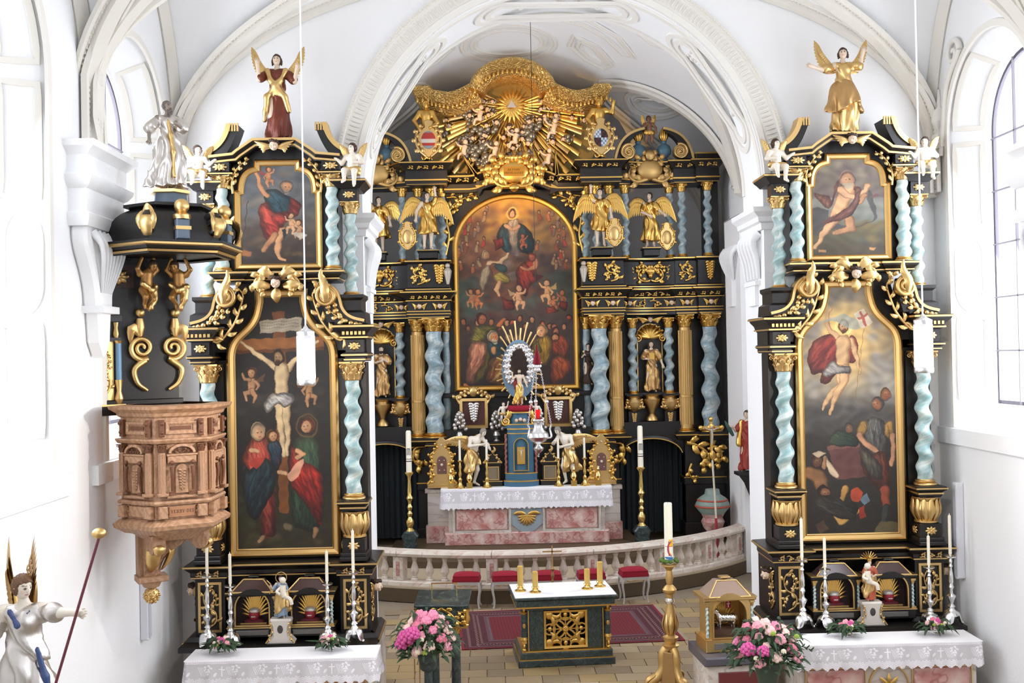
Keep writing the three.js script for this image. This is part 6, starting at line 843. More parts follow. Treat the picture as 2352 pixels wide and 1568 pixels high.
p.cloth([[610, 1120], [690, 1080], [735, 1110], [740, 1210], [710, 1290], [640, 1280], [600, 1200]], '#b58a20', '#74540e', '#e8c148', 20, 1.6).cloth([[600, 1150], [650, 1110], [670, 1200], [620, 1230]], '#6a6a28', '#3c3c14', '#8d8a3c', 8, 1.4).head(668, 1050, 36, { skin: '#dba078', hair: '#c29a62', look: -.4 }).cloth([[740, 1110], [820, 1080], [870, 1150], [850, 1230], [760, 1220]], '#a3401c', '#5a1c0c', '#c85a2c', 14, 1.2).cloth([[740, 1260], [800, 1230], [870, 1260], [880, 1330], [820, 1400], [740, 1420]], '#a8481e', '#5c220e', '#c8642c', 18, 1.2).head(775, 1060, 28, { skin: '#b06a42', hair: '#4a2414' }).head(770, 1095, 26, { skin: '#b8784c', hair: '#3c2014', beard: '#5a3420' });
return p.done();
})();
const [ALx, ALz] = AL, [ARx, ARz] = ARt;
altarPainting(ALx, ALz + .02 - .17, mainHalf, texA, 'painted crucifixion with two mourners in tall gilded ogee frame', .11);
altarPainting(ARx, ARz + .02 - .17, mainHalf, texB, 'painted risen figure in red cloak above soldiers in tall gilded frame', .11);
altarPainting(ALx, ALz - .04, upHalf, texC, 'small painting of bearded man in red cloak, upper left altar', .085);
altarPainting(ARx, ARz - .04, upHalf, texD, 'small painting of running bearded man, upper right altar', .085);
{
const t = thing('altar_painting', 'large arched painting of an assumption at the middle of the high altar', 'painting', [HX + .01, 0, HZ + .005]);
const half = (hw, top, y0) => [[hw, y0], [hw, 6.75], ...arc2(0, 6.75, hw, 0, Math.PI / 2, 18, top - 6.75).slice(1, -1)];
pictureFrame('frame', t, mirrorPath(half(1.36, 7.92, 3.625)), .12, -.15, mats.gold); mesh('canvas', canvasPlane(mirrorPath(half(1.27, 7.83, 3.69)), -.14), std(0xffffff, .45, 0, { map: texE }), t);
}
// == pulpit
const PUL = [-4.24, -10.9], PAZ = R(28);
const hexPts = (r, n = 6) => { const o = []; for (let k = 0; k < n; k++) { const a = R(30 + 60 * k); o.push([r * Math.sin(a), r * Math.cos(a)]); } return o; };
const hexRing = (prof) => sweep2(hexPts(1).map(([x, z]) => [x, z]), prof, { closed: true, plane: 'xz', crease: .3 });
const hexMould = (r, prof) => sweep2(hexPts(r), prof, { closed: true, plane: 'xz', crease: .3 });
{
const t = thing('pulpit', 'carved brown wooden hexagonal pulpit hanging on the left wall', 'pulpit', [PUL[0], 0, PUL[1]], PAZ), W = mats.wood, D = mats.woodDark;
const sgn = -1; // sweep on this hexagon pushes inwards for positive offsets
const pr = (l) => l.map(([a, b]) => [a * sgn * -1, b]);
const test = hexPts(1); // orientation check: clockwise in x,z
const ring = (name, r, l, m) => mesh(name, sweep2(hexPts(r), l, { closed: true, plane: 'xz', crease: .3 }), m, t);
const body = []; { const p = hexPts(.5); for (let k = 0; k < 6; k++) { const a = p[k], b = p[(k + 1) % 6]; body.push(a, b); } }
mesh('basket', remap(slab(hexPts(.5), 1.14, { holes: [hexPts(.45).reverse()] }), (u, v, w) => [u, 2.8 + w, v], .3), W, t);
mesh('basket_floor', remap(slab(hexPts(.5), .06), (u, v, w) => [u, 2.78 + w, v], .3), W, t);
const S = Math.sign((() => { const g = sweep2(hexPts(1), [[.1, 0], [.1, 1]], { closed: true, plane: 'xz' }); const p = g.attributes.position; return Math.hypot(p.getX(0), p.getZ(0)) - 1; })());
const out = (l) => l.map(([a, b]) => [S * a, b]);
ring('rim', .5, out([[-.05, 3.86], [.0, 3.84], [.03, 3.86], [.04, 3.89], [.1, 3.93], [.11, 3.96], [-.05, 3.97]]), W);
ring('upper_moulding', .5, out([[0, 3.58], [.03, 3.59], [.05, 3.62], [.05, 3.635], [0, 3.64]]), W);
ring('lower_moulding', .5, out([[0, 2.98], [.03, 2.98], [.04, 3.0], [.03, 3.02], [0, 3.03]]), W);
ring('base_moulding', .5, out([[-.2, 2.68], [-.02, 2.68], [.02, 2.71], [.07, 2.74], [.08, 2.78], [.03, 2.82], [0, 2.83]]), W);
ring('under_moulding', .42, out([[-.25, 2.6], [-.1, 2.6], [-.05, 2.64], [.02, 2.69], [-.2, 2.7]]), W);
const flute = (h, r) => { const l = [cyl(r, r * .88, h, 0, 0, 0, 14)]; for (let i = 0; i < 9; i++) { const a = i / 9 * 6.283; l.push(cyl(r * .16, r * .14, h * .92, r * .93 * Math.cos(a), h * .04, r * .93 * Math.sin(a), 5)); } return merge(l); };
const fl = flute(.4, .036);
for (const [k, az] of [[0, 0], [1, R(60)], [2, R(-60)], [3, R(120)]]) {
const f = part('panel_face', t, [.433 * Math.sin(az), 0, .433 * Math.cos(az)], az);
for (const s of [-1, 1]) {
const x = s * .19; mesh('fluted_column', fl, W, f, [x, 3.1, .03]);
mesh('column_capital', capitalGeo, D, f, [x, 3.5, .03]).scale.set(.09, .08, .09);
meshes('column_pedestal', [bevelBox(.085, .12, .07, x, 2.91, .035, .008), bevelBox(.1, .03, .09, x, 3.085, .035, .005)], W, f);
mesh('frieze_console', [bevelBox(.05, .17, .05, x, 3.74, .03, .008), ball(.022, x, 3.79, .06, 8), ball(.018, x, 3.7, .055, 8)], D, f);
mesh('herm', [tube([[s * .1, 3.36, .06], [s * .1, 3.28, .07], [s * .1, 3.12, .05]], (q) => .024 * (1 - .5 * q), 8, 7), ball(.022, s * .1, 3.4, .065, 8), box(.05, .02, .04, s * .1, 3.1, .055)], D, f);
}
mesh('frieze_frame', sweep2([[-.15, 3.68], [.15, 3.68], [.15, 3.8], [-.15, 3.8]], [[0, 0], [0, .018], [-.012, .018], [-.03, .006], [-.03, 0]], { closed: true }), W, f, [0, 0, .005]);
mesh('frieze_inlay', box(.2, .035, .006, 0, 3.74, .008), D, f);
meshes('aedicule', [bevelBox(.28, .075, .05, 0, 3.43, .03, .008), bevelBox(.3, .02, .06, 0, 3.475, .03, .004), sweep2(arc2(0, 3.49, .12, .05, Math.PI - .05, 12, .08), [[-.012, 0], [-.012, .06], [.012, .06], [.012, 0]]), bevelBox(.3, .03, .05, 0, 3.06, .03, .006)], W, f);
mesh('pediment_carving', both(scrollLeafs([[.01, 3.5], [.05, 3.52], [.09, 3.51], [.08, 3.54]], .01, .03, 4)), D, f, [0, 0, .035]);
mesh('relief_panel', slab([[-.065, 3.09], [.065, 3.09], [.065, 3.32], ...arc2(0, 3.32, .065, 0, Math.PI, 10), [-.065, 3.09]].slice(0, -1), .03, { bevel: .006 }), W, f);
mesh('relief_carving', foliage(.1, .22, 'drop'), W, f, [0, 3.22, .032]);
mesh('inscription_frame', [both(scrollLeafs([[.13, 2.86], [.155, 2.9], [.14, 2.95], [.15, 2.98]], .012, .03, 3)), bevelBox(.26, .11, .02, 0, 2.91, .008, .005)], W, f);
if (k === 0) { const cv = document.createElement('canvas'); cv.width = 256; cv.height = 96; const c = cv.getContext('2d'); c.fillStyle = '#ab7956'; c.fillRect(0, 0, 256, 96); c.fillStyle = '#4a2c18'; c.font = 'bold 50px serif'; c.textAlign = 'center'; c.fillText('VERBV·DEI', 128, 66, 240); const tx = new THREE.CanvasTexture(cv); tx.colorSpace = THREE.SRGBColorSpace; mesh('inscription', new THREE.PlaneGeometry(.24, .09), std(0xffffff, .6, 0, { map: tx }), f, [0, 2.912, .0195]); }
}
const loc = (wx, wz) => { const dx = wx - PUL[0], dz = wz - PUL[1], c = Math.cos(-PAZ), s = Math.sin(-PAZ); return [dx * c + dz * s, -dx * s + dz * c]; };
const [kx, kz] = [-.22, -.18];
for (const [k, [ex, ez]] of [[0, [.34, .1]], [1, [-.2, .3]]]) {
const l = Math.hypot(ex - kx, ez - kz), az = Math.atan2(ex - kx, ez - kz), g = part('bracket', t, [kx, 0, kz], az);
const prof = [[.02, 2.14], [.1, 2.14], ...bez2([[.1, 2.2], [.16, 2.5], [l * .5, 2.42], [l * .62, 2.56]], 10), ...arc2(l - .08, 2.55, .09, Math.PI * 1.05, Math.PI * 2.3, 10), [l - .02, 2.66], [.02, 2.66]];
mesh('bracket_body', remap(slab(prof, .14, { bevel: .012 }), (u, v, w) => [w - .07, v, u], .3), W, g);
meshes('bracket_leaf', [leaf([[0, 2.56, .14], [0, 2.46, .24], [0, 2.34, .2], [0, 2.24, .13]], .075, 9, .5), leaf([[0, 2.6, l - .1], [0, 2.52, l + .02], [0, 2.44, l - .08]], .06, 7, .5)], mats.goldPale, g);
}
mesh('corbel', [bevelBox(.3, .06, .26, kx + .02, 2.17, kz + .05), lathe([[.02, 2.06], [.08, 2.08], [.11, 2.14]], 12, kx + .02, 0, kz + .05), box(.22, .5, .16, kx, 2.4, kz - .02)], W, t);
const cone = [lathe([[.005, 1.9], [.05, 1.93], [.075, 1.98], [.07, 2.03], [.04, 2.07]], 14)]; for (let i = 0; i < 40; i++) { const y = 1.92 + (i / 40) * .13, a = i * 2.4, r = .075 * Math.sin(Math.PI * clamp((y - 1.89) / .2, 0, 1)); cone.push(ball(.016, r * Math.cos(a), y, r * Math.sin(a), 5)); } mesh('pine_cone', cone, mats.goldPale, t, [kx + .02, 0, kz + .05]);
const B = mats.black, bb = part('backboard', t, [-.2, 0, -.46]);
mesh('board', [box(.72, 1.62, .1, 0, 4.75, 0), bevelBox(.8, .06, .16, 0, 3.98, .02)], B, bb);
mesh('board_panel', box(.3, .24, .02, -.24, 5.3, .06), std(0x3c2018, .5), bb); mesh('board_rosette', foliage(.24, .2, 'rosette'), mats.goldPale, bb, [-.24, 5.3, .075]);
for (const [x, s] of [[-.02, -1], [.3, 1]]) mesh('gilt_scroll', [tube(spiral2(x, 4.55, .13, 1.9, s, s > 0 ? -2 : 5.2, 34, .86), (q) => .032 * (1 - .4 * q), 40, 7), tube([[x - s * .03, 4.42, 0], [x + s * .08, 4.32, .01], [x + s * .05, 4.18, 0], [x - s * .05, 4.1, 0]], (q) => .04 * (1 - .5 * q), 16, 7), ball(.05, x + s * .02, 4.92, .02, 10), lathe([[.03, 4.68], [.055, 4.76], [.035, 4.86]], 10, x + s * .02, 0, 0), leaf([[x, 4.68, 0], [x + s * .1, 4.76, .04], [x + s * .12, 4.6, 0]], .05)], mats.goldPale, bb, [0, 0, .1]);
const ear = part('fretwork_ear', t, [-.6, 0, -.4], R(8));
meshes('ear_frame', [box(.36, .06, .1, 0, 4.86, 0), box(.34, .04, .09, 0, 4.64, 0), box(.4, .1, .14, 0, 3.9, 0)], B, ear);
mesh('ear_fretwork', [box(.2, .66, .02, 0, 4.31, 0), mv(foliage(.16, .56, 'tall').clone(), 0, 4.31, .02), [-.12, 0, .12].map((x) => lathe([[.02, 4.66], [.028, 4.7], [.018, 4.76], [.026, 4.82]], 8, x, 0, .04)), box(.4, .02, .15, 0, 3.955, 0)], mats.goldPale, ear);
for (const x of [-.14, .14]) { const m = lathe([[.03, 4.22], [.03, 4.6]], 10, x, 0, .05); mesh('ear_column', m, std(0x6d93b0, .4), ear); meshes('column_ends', [lathe([[.025, 3.97], [.045, 4.02], [.025, 4.1], [.04, 4.22]], 10, x, 0, .05), lathe([[.03, 4.6], [.045, 4.63]], 10, x, 0, .05)], mats.goldPale, ear); }
const can = part('sounding_board', t, [.02, 0, -.02]);
const hm = (name, r, l, m) => mesh(name, sweep2(hexPts(r), out(l), { closed: true, plane: 'xz', crease: .3 }), m, can);
mesh('soffit', remap(slab(hexPts(.66), .04), (u, v, w) => [u, 5.5 + w, v], .3), B, can);
hm('canopy_cornice', .66, [[-.1, 5.48], [-.03, 5.47], [.0, 5.5], [.03, 5.53], [.05, 5.56], [.08, 5.58], [.08, 5.6], [-.1, 5.61]], B);
hm('gilt_fillet', .66, [[.0, 5.485], [.012, 5.485], [.022, 5.505], [.0, 5.51]], mats.goldPale); hm('gilt_fillet', .66, [[.05, 5.545], [.075, 5.555], [.075, 5.575], [.05, 5.575]], mats.goldPale);
const prof = bez2([[.62, 5.6], [.64, 5.78], [.54, 5.9], [.4, 5.95]], 8), prof2 = [[.42, 5.96], [.46, 5.97], [.46, 6.0], [.2, 6.01]];
mesh('canopy_roof', [sweep2(hexPts(.001), out([...prof, ...prof2].map(([a, b]) => [a * .87, b])), { closed: true, plane: 'xz', crease: .3 })], B, can);
mesh('statue_base', [cyl(.19, .17, .14, 0, 6.0, 0, 6), lathe([[.22, 6.0], [.22, 6.03], [.19, 6.04]], 6)], std(0x54616e, .5), can); mesh('gilt_band', lathe([[.17, 6.13], [.21, 6.14], [.21, 6.17], [.0, 6.175]], 6), mats.goldPale, can);
for (const az of [-30, 30, 90]) {
const a = R(az), p = part('corner_ornament', t, [.02 + .5 * Math.sin(a), 0, -.02 + .5 * Math.cos(a)], a);
mesh('black_scroll', [tube(spiral2(0, 0, .11, 1.5, 1, .6, 26).map(([u, v]) => V(0, 5.76 + v, .1 + u)), .045, 30, 7, 1, V(1, 0, 0))], B, p);
mesh('gilt_leaf', [leaf([[0, 5.64, .17], [0, 5.76, .22], [0, 5.88, .14], [0, 5.95, .17]], .07, 9, .45), leaf([[-.05, 5.7, .19], [-.07, 5.8, .2], [-.05, 5.88, .16]], .035, 6, .5), leaf([[.05, 5.7, .19], [.07, 5.8, .2], [.05, 5.88, .16]], .035, 6, .5)], mats.goldPale, p);
}
for (const az of [0, 60]) {
const a = R(az), p = part('ball_finial', t, [.02 + .56 * Math.sin(a), 0, -.02 + .56 * Math.cos(a)], a);
mesh('finial_pedestal', [bevelBox(.13, .2, .13, 0, 5.71, 0, .01)], std(0x54616e, .5), p); mesh('finial_ball', [box(.15, .035, .15, 0, 5.72, 0), lathe([[.085, 5.81], [.09, 5.85], [.04, 5.88]], 12), ball(.075, 0, 5.94, 0, 16)], mats.goldPale, p);
}
}
// == furniture, altar ware, lamps, flowers
const laceTex = (() => {
const mk = (hole) => { const cv = document.createElement('canvas'); cv.width = 512; cv.height = 256; const c = cv.getContext('2d'); c.fillStyle = hole ? '#969696' : '#fff'; c.fillRect(0, 0, 512, 256); if (!hole) return cv;
c.fillStyle = '#b4b4b4'; for (let i = 0; i < 128; i++) for (let j = 0; j < 64; j++) if ((i + j) % 2) c.fillRect(i * 4, j * 4, 4, 4);
c.fillStyle = '#fff'; c.fillRect(0, 0, 512, 10); for (let i = 0; i < 32; i++) c.fillRect(i * 16, 10, 8, 10); c.fillRect(0, 20, 512, 6);
const heart = (x, y, s) => { c.beginPath(); c.ellipse(x - s * .45, y, s * .5, s * .55, .4, 0, 7); c.ellipse(x + s * .45, y, s * .5, s * .55, -.4, 0, 7); c.moveTo(x - s * .9, y + s * .2); c.lineTo(x, y + s * 1.5); c.lineTo(x + s * .9, y + s * .2); c.fill(); };
for (const x of [70, 330]) { heart(x + 40, 110, 26); for (let k = 0; k < 5; k++) { c.beginPath(); c.ellipse(x + 40 + 30 * Math.cos(k * 1.26), 70 + 22 * Math.sin(k * 1.26), 16, 10, k, 0, 7); c.fill(); } c.lineWidth = 5; c.strokeStyle = '#fff'; for (let k = 0; k < 4; k++) { c.beginPath(); c.moveTo(x - 50 + k * 14, 60); c.lineTo(x - 20 + k * 14, 150); c.stroke(); } c.beginPath(); c.ellipse(x + 110, 130, 14, 22, .6, 0, 7); c.fill(); }
c.fillRect(236, 50, 12, 100); c.fillRect(212, 78, 60, 12);
c.lineWidth = 6; for (let r = 0; r < 4; r++) { c.beginPath(); for (let i = 0; i <= 32; i++) c.lineTo(i * 16, 185 + r * 17 + (i % 2 ? 10 : -10)); c.stroke(); }
return cv; };
const a = new THREE.CanvasTexture(mk(true)); a.wrapS = THREE.RepeatWrapping; a.wrapT = THREE.ClampToEdgeWrapping; return a;
})();
const laceMat = new THREE.MeshStandardMaterial({ color: 0xf4f1f6, roughness: .9, alphaMap: laceTex, transparent: true, side: THREE.DoubleSide });
function altarCloth(label, x0, x1, z0, z1, y, drop, { sides = [1, 1], repeat = .62, group } = {}) { // z1 = front
const t = thing('altar_cloth', label, 'tablecloth', [(x0 + x1) / 2, y, (z0 + z1) / 2], 0, group), w = x1 - x0, d = z1 - z0;
mesh('cloth_top', bevelBox(w + .02, .012, d + .02, 0, .006, 0, .004), mats.white, t);
const path = []; if (sides[0]) for (let i = 0; i < 12; i++) path.push([-w / 2 - .01, lerp(-d / 2, d / 2, i / 12), -1, 0]); for (let i = 0; i <= 70; i++) path.push([lerp(-w / 2, w / 2, i / 70), d / 2 + .01, 0, 1]); if (sides[1]) for (let i = 1; i <= 12; i++) path.push([w / 2 + .01, lerp(d / 2, -d / 2, i / 12), 1, 0]);
const pos = [], uv = [], idx = []; let run = 0; const rows = 8, cols = path.length;
path.forEach((p, i) => { if (i) run += Math.hypot(p[0] - path[i - 1][0], p[1] - path[i - 1][1]); for (let r = 0; r <= rows; r++) { const t_ = r / rows, wob = .018 * t_ * Math.sin(run * 17) + .012 * t_ * Math.sin(run * 41 + 1) + .02 * t_, sc = .055 * Math.abs(((run / .11) % 1) - .5) * 2; pos.push(p[0] + p[2] * wob, .006 - (drop - sc) * t_, p[1] + p[3] * wob); uv.push(run / repeat, 1 - t_ * (1 - sc / drop * .4)); } });
for (let i = 0; i + 1 < cols; i++) for (let r = 0; r < rows; r++) { const a = i * (rows + 1) + r, b = a + 1, c = a + rows + 1, e = c + 1; idx.push(a, b, c, b, e, c); }
const g = new THREE.BufferGeometry(); g.setAttribute('position', new THREE.Float32BufferAttribute(pos, 3)); g.setAttribute('uv', new THREE.Float32BufferAttribute(uv, 2)); g.setIndex(idx); g.computeVertexNormals(); mesh('lace_border', g, laceMat, t).userData.label = 'pierced white lace border';
return t;
}
function sideTable(X, Z, label) {
const t = thing('altar_table', label, 'altar', [X, 0, Z]);
mesh('table_body', [box(2.06, .9, .46, 0, .45, -.24), box(2.06, .944, 1.1, 0, .472, -1.03)], mats.marbleGrey, t); mesh('table_plinth', bevelBox(2.16, .14, .68, 0, .07, -.32), mats.marbleRed, t); mesh('table_slab', bevelBox(2.12, .08, .47, 0, .945, -.23), mats.marbleGrey, t);
for (const s of [-1, 1]) { mesh('marble_panel', bevelBox(.66, .5, .03, s * .62, .45, -.01), mats.marbleRed, t); mesh('panel_frame', sweep2([[s * .62 - .34, .19], [s * .62 + .34, .19], [s * .62 + .34, .71], [s * .62 - .34, .71]], [[0, 0], [0, .02], [.012, .02], [.012, 0]], { closed: true }), mats.goldPale, t); }
mesh('oval_frame', sweep2(arc2(0, .48, .24, 0, 6.283 * 35 / 36, 35, .28), [[0, -.02], [0, .02], [-.015, .02], [-.015, -.02]], { closed: true }), mats.goldPale, t); const e = []; for (let k = 0; k < 8; k++) { const a = k * Math.PI / 4; e.push(leaf([[0, .5, .01], [.08 * Math.cos(a), .5 + .08 * Math.sin(a), .02], [.15 * Math.cos(a), .5 + .15 * Math.sin(a), .01]], .022, 5)); } mesh('gilt_star', e, mats.gold, t);
return t;
}
sideTable(-3.38, -12.02, 'grey and red marble table of the left side altar'); sideTable(3.6, -12.02, 'grey and red marble table of the right side altar');
altarCloth('white lace-edged cloth on the left side altar table', -4.46, -2.3, -12.46, -11.98, .988, .3); altarCloth('white lace-edged cloth on the right side altar table', 2.53, 4.68, -12.46, -11.98, .988, .3);
function silverStick(h, candle, x, y, z, label, group) {
const t = thing('silver_candlestick', label, 'candlestick', [x, y, z], rr(0, 1), group), k = h / .84;
const foot = []; for (let i = 0; i < 3; i++) { const a = i * 2.094 + .5, c = Math.cos(a), s = Math.sin(a); foot.push(leaf([V(.02 * c, .16 * k, .02 * s), V(.07 * c, .13 * k, .07 * s), V(.1 * c, .04, .1 * s), V(.125 * c, .008, .125 * s)], .06, 9, .45, V(c, .4, s)), ball(.022, .12 * c, .018, .12 * s, 7)); }
foot.push(lathe([[.05, .05], [.075, .1], [.05, .17 * k], [.03, .2 * k]], 12)); mesh('foot', foot, mats.silver, t);
const st = [[.028, .19], [.045, .22], [.02, .25], [.03, .29], [.05, .33], [.055, .35], [.022, .38], [.018, .42], [.034, .46], [.02, .5], [.03, .53], [.026, .62], [.014, .7], [.026, .72], [.014, .75], [.024, .78], [.014, .81], [.03, .82], [.066, .835], [.07, .85], [.02, .845]].map(([r, y_]) => [r, y_ * k]); mesh('stem', lathe(st, 16), mats.silver, t);
mesh('candle', lathe([[.012, h - .005], [.012, h + .03], [.019, h + .032], [.018, h + candle], [.006, h + candle + .008], [.002, h + candle + .03]], 12), mats.candle, t); return t;
}
const yS = 1.009;
for (const [x, z, tall, l] of [[2.83, -12.71, 1, 'tall silver candlestick at outer left of right side altar'], [3.1, -12.68, 0, 'shorter silver candlestick beside left shrine of right altar'], [4.38, -12.68, 0, 'shorter silver candlestick beside right shrine of right altar'], [4.66, -12.71, 1, 'tall silver candlestick at outer right of right side altar'], [-4.36, -12.6, 1, 'tall silver candlestick left of left altar, nearest pulpit'], [-4.08, -12.57, 0, 'shorter silver candlestick by left shrine of left altar'], [-2.93, -12.57, 0, 'shorter silver candlestick by right shrine of left altar'], [-2.62, -12.6, 1, 'tall silver candlestick at right end of left altar']]) silverStick(tall ? .82 : .7, tall ? .5 : .38, x, yS, z, l, 'silver candlesticks of the side altars');
function shrine(X, Y, Z, turn, label, { w = .6, h = .5, d = .24, gold = false, lamb = false } = {}) {
const t = thing('reliquary_shrine', label, 'shrine', [X, Y, Z], turn, 'glazed shrines'), B = gold ? mats.goldPale : mats.black, G = mats.goldPale, b0 = .12 * h / .5;
mesh('base', [bevelBox(w, b0, d, 0, b0 / 2, 0, .01)], B, t); mesh('base_panel', bevelBox(w * .66, b0 * .5, .012, 0, b0 / 2, d / 2 + .004, .004), std(0x6d6a66, .4, .2), t); mesh('base_fillet', [box(w + .02, .014, d + .02, 0, b0, 0)], G, t);
const aw = w * .33, y1 = b0 + h * .48, ah = [[-aw, b0 + .03], [aw, b0 + .03], [aw, y1], ...arc2(0, y1, aw, 0, Math.PI, 14).slice(1, -1), [-aw, y1]];
mesh('front', slab([[-w * .42, b0], [w * .42, b0], [w * .42, h], [-w * .42, h]], .03, { holes: [ah], z: d / 2 - .05 }), B, t); mesh('body', [box(w * .84, h - b0, .02, 0, (h + b0) / 2, -d / 2 + .03), box(.02, h - b0, d - .08, -w * .41, (h + b0) / 2, -.01), box(.02, h - b0, d - .08, w * .41, (h + b0) / 2, -.01)], gold ? mats.goldDull : std(0x2e1a1e, .6), t);
mesh('arch_moulding', sweep2(ah, [[0, d / 2 - .03], [0, d / 2], [.016, d / 2], [.016, d / 2 - .03]], { closed: true }), G, t);
mesh('glass', remap(new THREE.ShapeGeometry(shapeOf(ah), 8), (u, v, q) => [u, v, d / 2 - .036], 0), glassMat, t);
for (const s of [-1, 1]) { const c = part('twisted_column', t, [s * w * .455, b0, d / 2 - .03]); mesh('shaft', twistShaft(h - b0 - .1, .02, 6, { dir: s, sides: 10 }), mats.marbleTeal, c, [0, .03, 0]); mesh('column_ends', [box(.055, .03, .055, 0, .015, 0), box(.06, .025, .06, 0, h - b0 - .02, 0), lathe([[.02, h - b0 - .075], [.032, h - b0 - .03]], 8)], G, c); }
mesh('cornice', [bevelBox(w * 1.06, .035, d * 1.06, 0, h + .018, 0, .008), slab(mirrorPath([[w * .3, h + .02], ...bez2([[w * .3, h + .03], [w * .2, h + .035], [w * .18, h + .08], [.005, h + .085]], 6)]), .05, { z: d / 2 - .03 })], B, t); mesh('cornice_fillet', [box(w * 1.08, .012, d * 1.08, 0, h + .04, 0)], G, t);
const r0 = w * .42, r1 = w * .2, y0 = h + .045, yt = h + .045 + h * .28, zz = d / 2; const hip = new THREE.BufferGeometry(); const P = [[-r0, y0, zz], [r0, y0, zz], [r0, y0, -zz], [-r0, y0, -zz], [-r1, yt, zz * .35], [r1, yt, zz * .35], [r1, yt, -zz * .35], [-r1, yt, -zz * .35]], F = [[0, 1, 5, 4], [1, 2, 6, 5], [2, 3, 7, 6], [3, 0, 4, 7], [4, 5, 6, 7]], ps = []; for (const f of F) for (const k of [0, 1, 2, 0, 2, 3]) ps.push(...P[f[k]]); hip.setAttribute('position', new THREE.Float32BufferAttribute(ps, 3)); hip.computeVertexNormals(); mesh('roof', hip, std(gold ? 0x9a8474 : 0x4a3836, .12), t);
for (const [a, b] of [[0, 4], [1, 5], [0, 1], [4, 5]]) mesh('roof_rib', tube([P[a], [(P[a][0] + P[b][0]) / 2, (P[a][1] + P[b][1]) / 2, (P[a][2] + P[b][2]) / 2], P[b]], .011, 2, 5), G, t); mesh('roof_knob', [bevelBox(w * .2, .02, d * .3, 0, yt + .03, 0, .005), cyl(.02, .03, .03, 0, yt, 0, 8)], gold ? G : B, t);
const fz = lamb ? -.1 : 0, fan = []; for (let k = 0; k < 17; k++) { const a = Math.PI * (.02 + .96 * k / 16); fan.push(leaf([[0, b0 + .1, fz - .02], [aw * .6 * Math.cos(a), b0 + .12 + aw * 1.2 * Math.sin(a), fz - .03], [aw * .9 * Math.cos(a), b0 + .12 + aw * 1.75 * Math.sin(a), fz - .04]], .011, 4, .4, V(0, 0, 1), 4)); } mesh('ray_fan', fan, mats.gold, t);
if (!lamb) { mesh('cushion', ball(.1, 0, b0 + .05, 0, 12, 1.3, .35, .6), std(0x5a1526, .8), t); mesh('relic', [ball(.075, 0, b0 + .13, .01, 12, .9, 1, .8)], std(0x8e1f2c, .6), t); mesh('relic_cap', [ball(.07, 0, b0 + .175, .0, 12, 1, .6, .9), box(.05, .012, .01, 0, b0 + .12, .068)], std(0xc9c3bb, .4, .4), t); mesh('braid', box(aw * 1.6, .02, .02, 0, b0 + .035, d / 2 - .07), G, t); }
return t;
}
for (const [x, z, l] of [[3.3, -12.965, 'left of two black relic shrines on right side altar'], [3.98, -12.965, 'right of two black relic shrines on right side altar'], [-3.86, -12.845, 'left of two black relic shrines on left side altar'], [-3.18, -12.845, 'right of two black relic shrines on left side altar']]) shrine(x, 1.0495, z, 0, l);
{
const p = thing('stone_pedestal', 'red and grey marble pedestal under the golden lamb shrine', 'pedestal', [2.0, 0, -12.85], R(4)); mesh('pedestal_body', box(.84, .64, .7, 0, .32, 0), mats.marbleGrey, p); mesh('pedestal_slab', bevelBox(.94, .11, .8, 0, .695, 0, .02), std(0x55525a, .4), p); mesh('red_panel', bevelBox(.6, .46, .02, 0, .33, .355), std(0x6d2e2e, .4), p); const r = []; for (let k = 0; k < 14; k++) { const a = k / 14 * 6.283; r.push(leaf([[.03 * Math.cos(a), .3 + .03 * Math.sin(a), .372], [.08 * Math.cos(a), .3 + .08 * Math.sin(a), .38], [.12 * Math.cos(a + .2), .3 + .12 * Math.sin(a + .2), .372]], .02, 4)); } mesh('silver_rosette', r, mats.silver, p);
const t = shrine(1.9, .753, -12.85, R(6), 'golden glazed shrine holding a silver lamb beside the arch pillar', { w: .62, h: .62, d: .42, gold: true, lamb: true });
const y0 = .256, body = [cap_([-.07, y0 + .12, 0], [.1, y0 + .115, 0], .052, .056), cap_([-.08, y0 + .14, 0], [-.13, y0 + .2, .01], .036, .03), cap_([-.13, y0 + .205, .01], [-.165, y0 + .185, .015], .03, .018), cap_([.14, y0 + .12, 0], [.16, y0 + .08, 0], .016, .01)];
for (const [lx, lz] of [[-.075, .025], [-.09, -.025], [.1, .025], [.085, -.025]]) body.push(cap_([lx, y0 + .1, lz], [lx - .004, y0 + .05, lz], .02, .012), cap_([lx - .004, y0 + .05, lz], [lx, y0 + .005, lz], .011, .011)); for (const s of [-1, 1]) body.push(cap_([-.125, y0 + .215, s * .022], [-.11, y0 + .205, s * .045], .01, .007));
const lamb = thing('silver_lamb', 'silver lamb figure with red banner inside the golden shrine', 'figurine', [1.9, .753, -12.82], R(6)); mesh('lamb_body', surfaceNets((x, y, z) => evalPrims(body, x, y, z, .02) + .003 * Math.sin(130 * x) * Math.sin(120 * y) * Math.sin(110 * z), [-.22, y0 - .02, -.1], [.2, y0 + .27, .1], .006), mats.silver, lamb); mesh('ledge', box(.34, .09, .2, 0, y0 - .045, 0), std(0x4a3226, .5), lamb); mesh('banner_pole', cyl(.004, .004, .2, .02, y0 + .12, -.05, 6), mats.gold, lamb); mesh('banner', slab([[.02, y0 + .22], [.09, y0 + .22], [.09, y0 + .32], [.055, y0 + .3], [.02, y0 + .32]], .004, { z: -.05 }), std(0xa8242c, .7), lamb); mesh('banner_cross', [box(.008, .07, .004, .055, y0 + .265, -.044), box(.045, .008, .004, .055, y0 + .275, -.044)], mats.white, lamb);
}
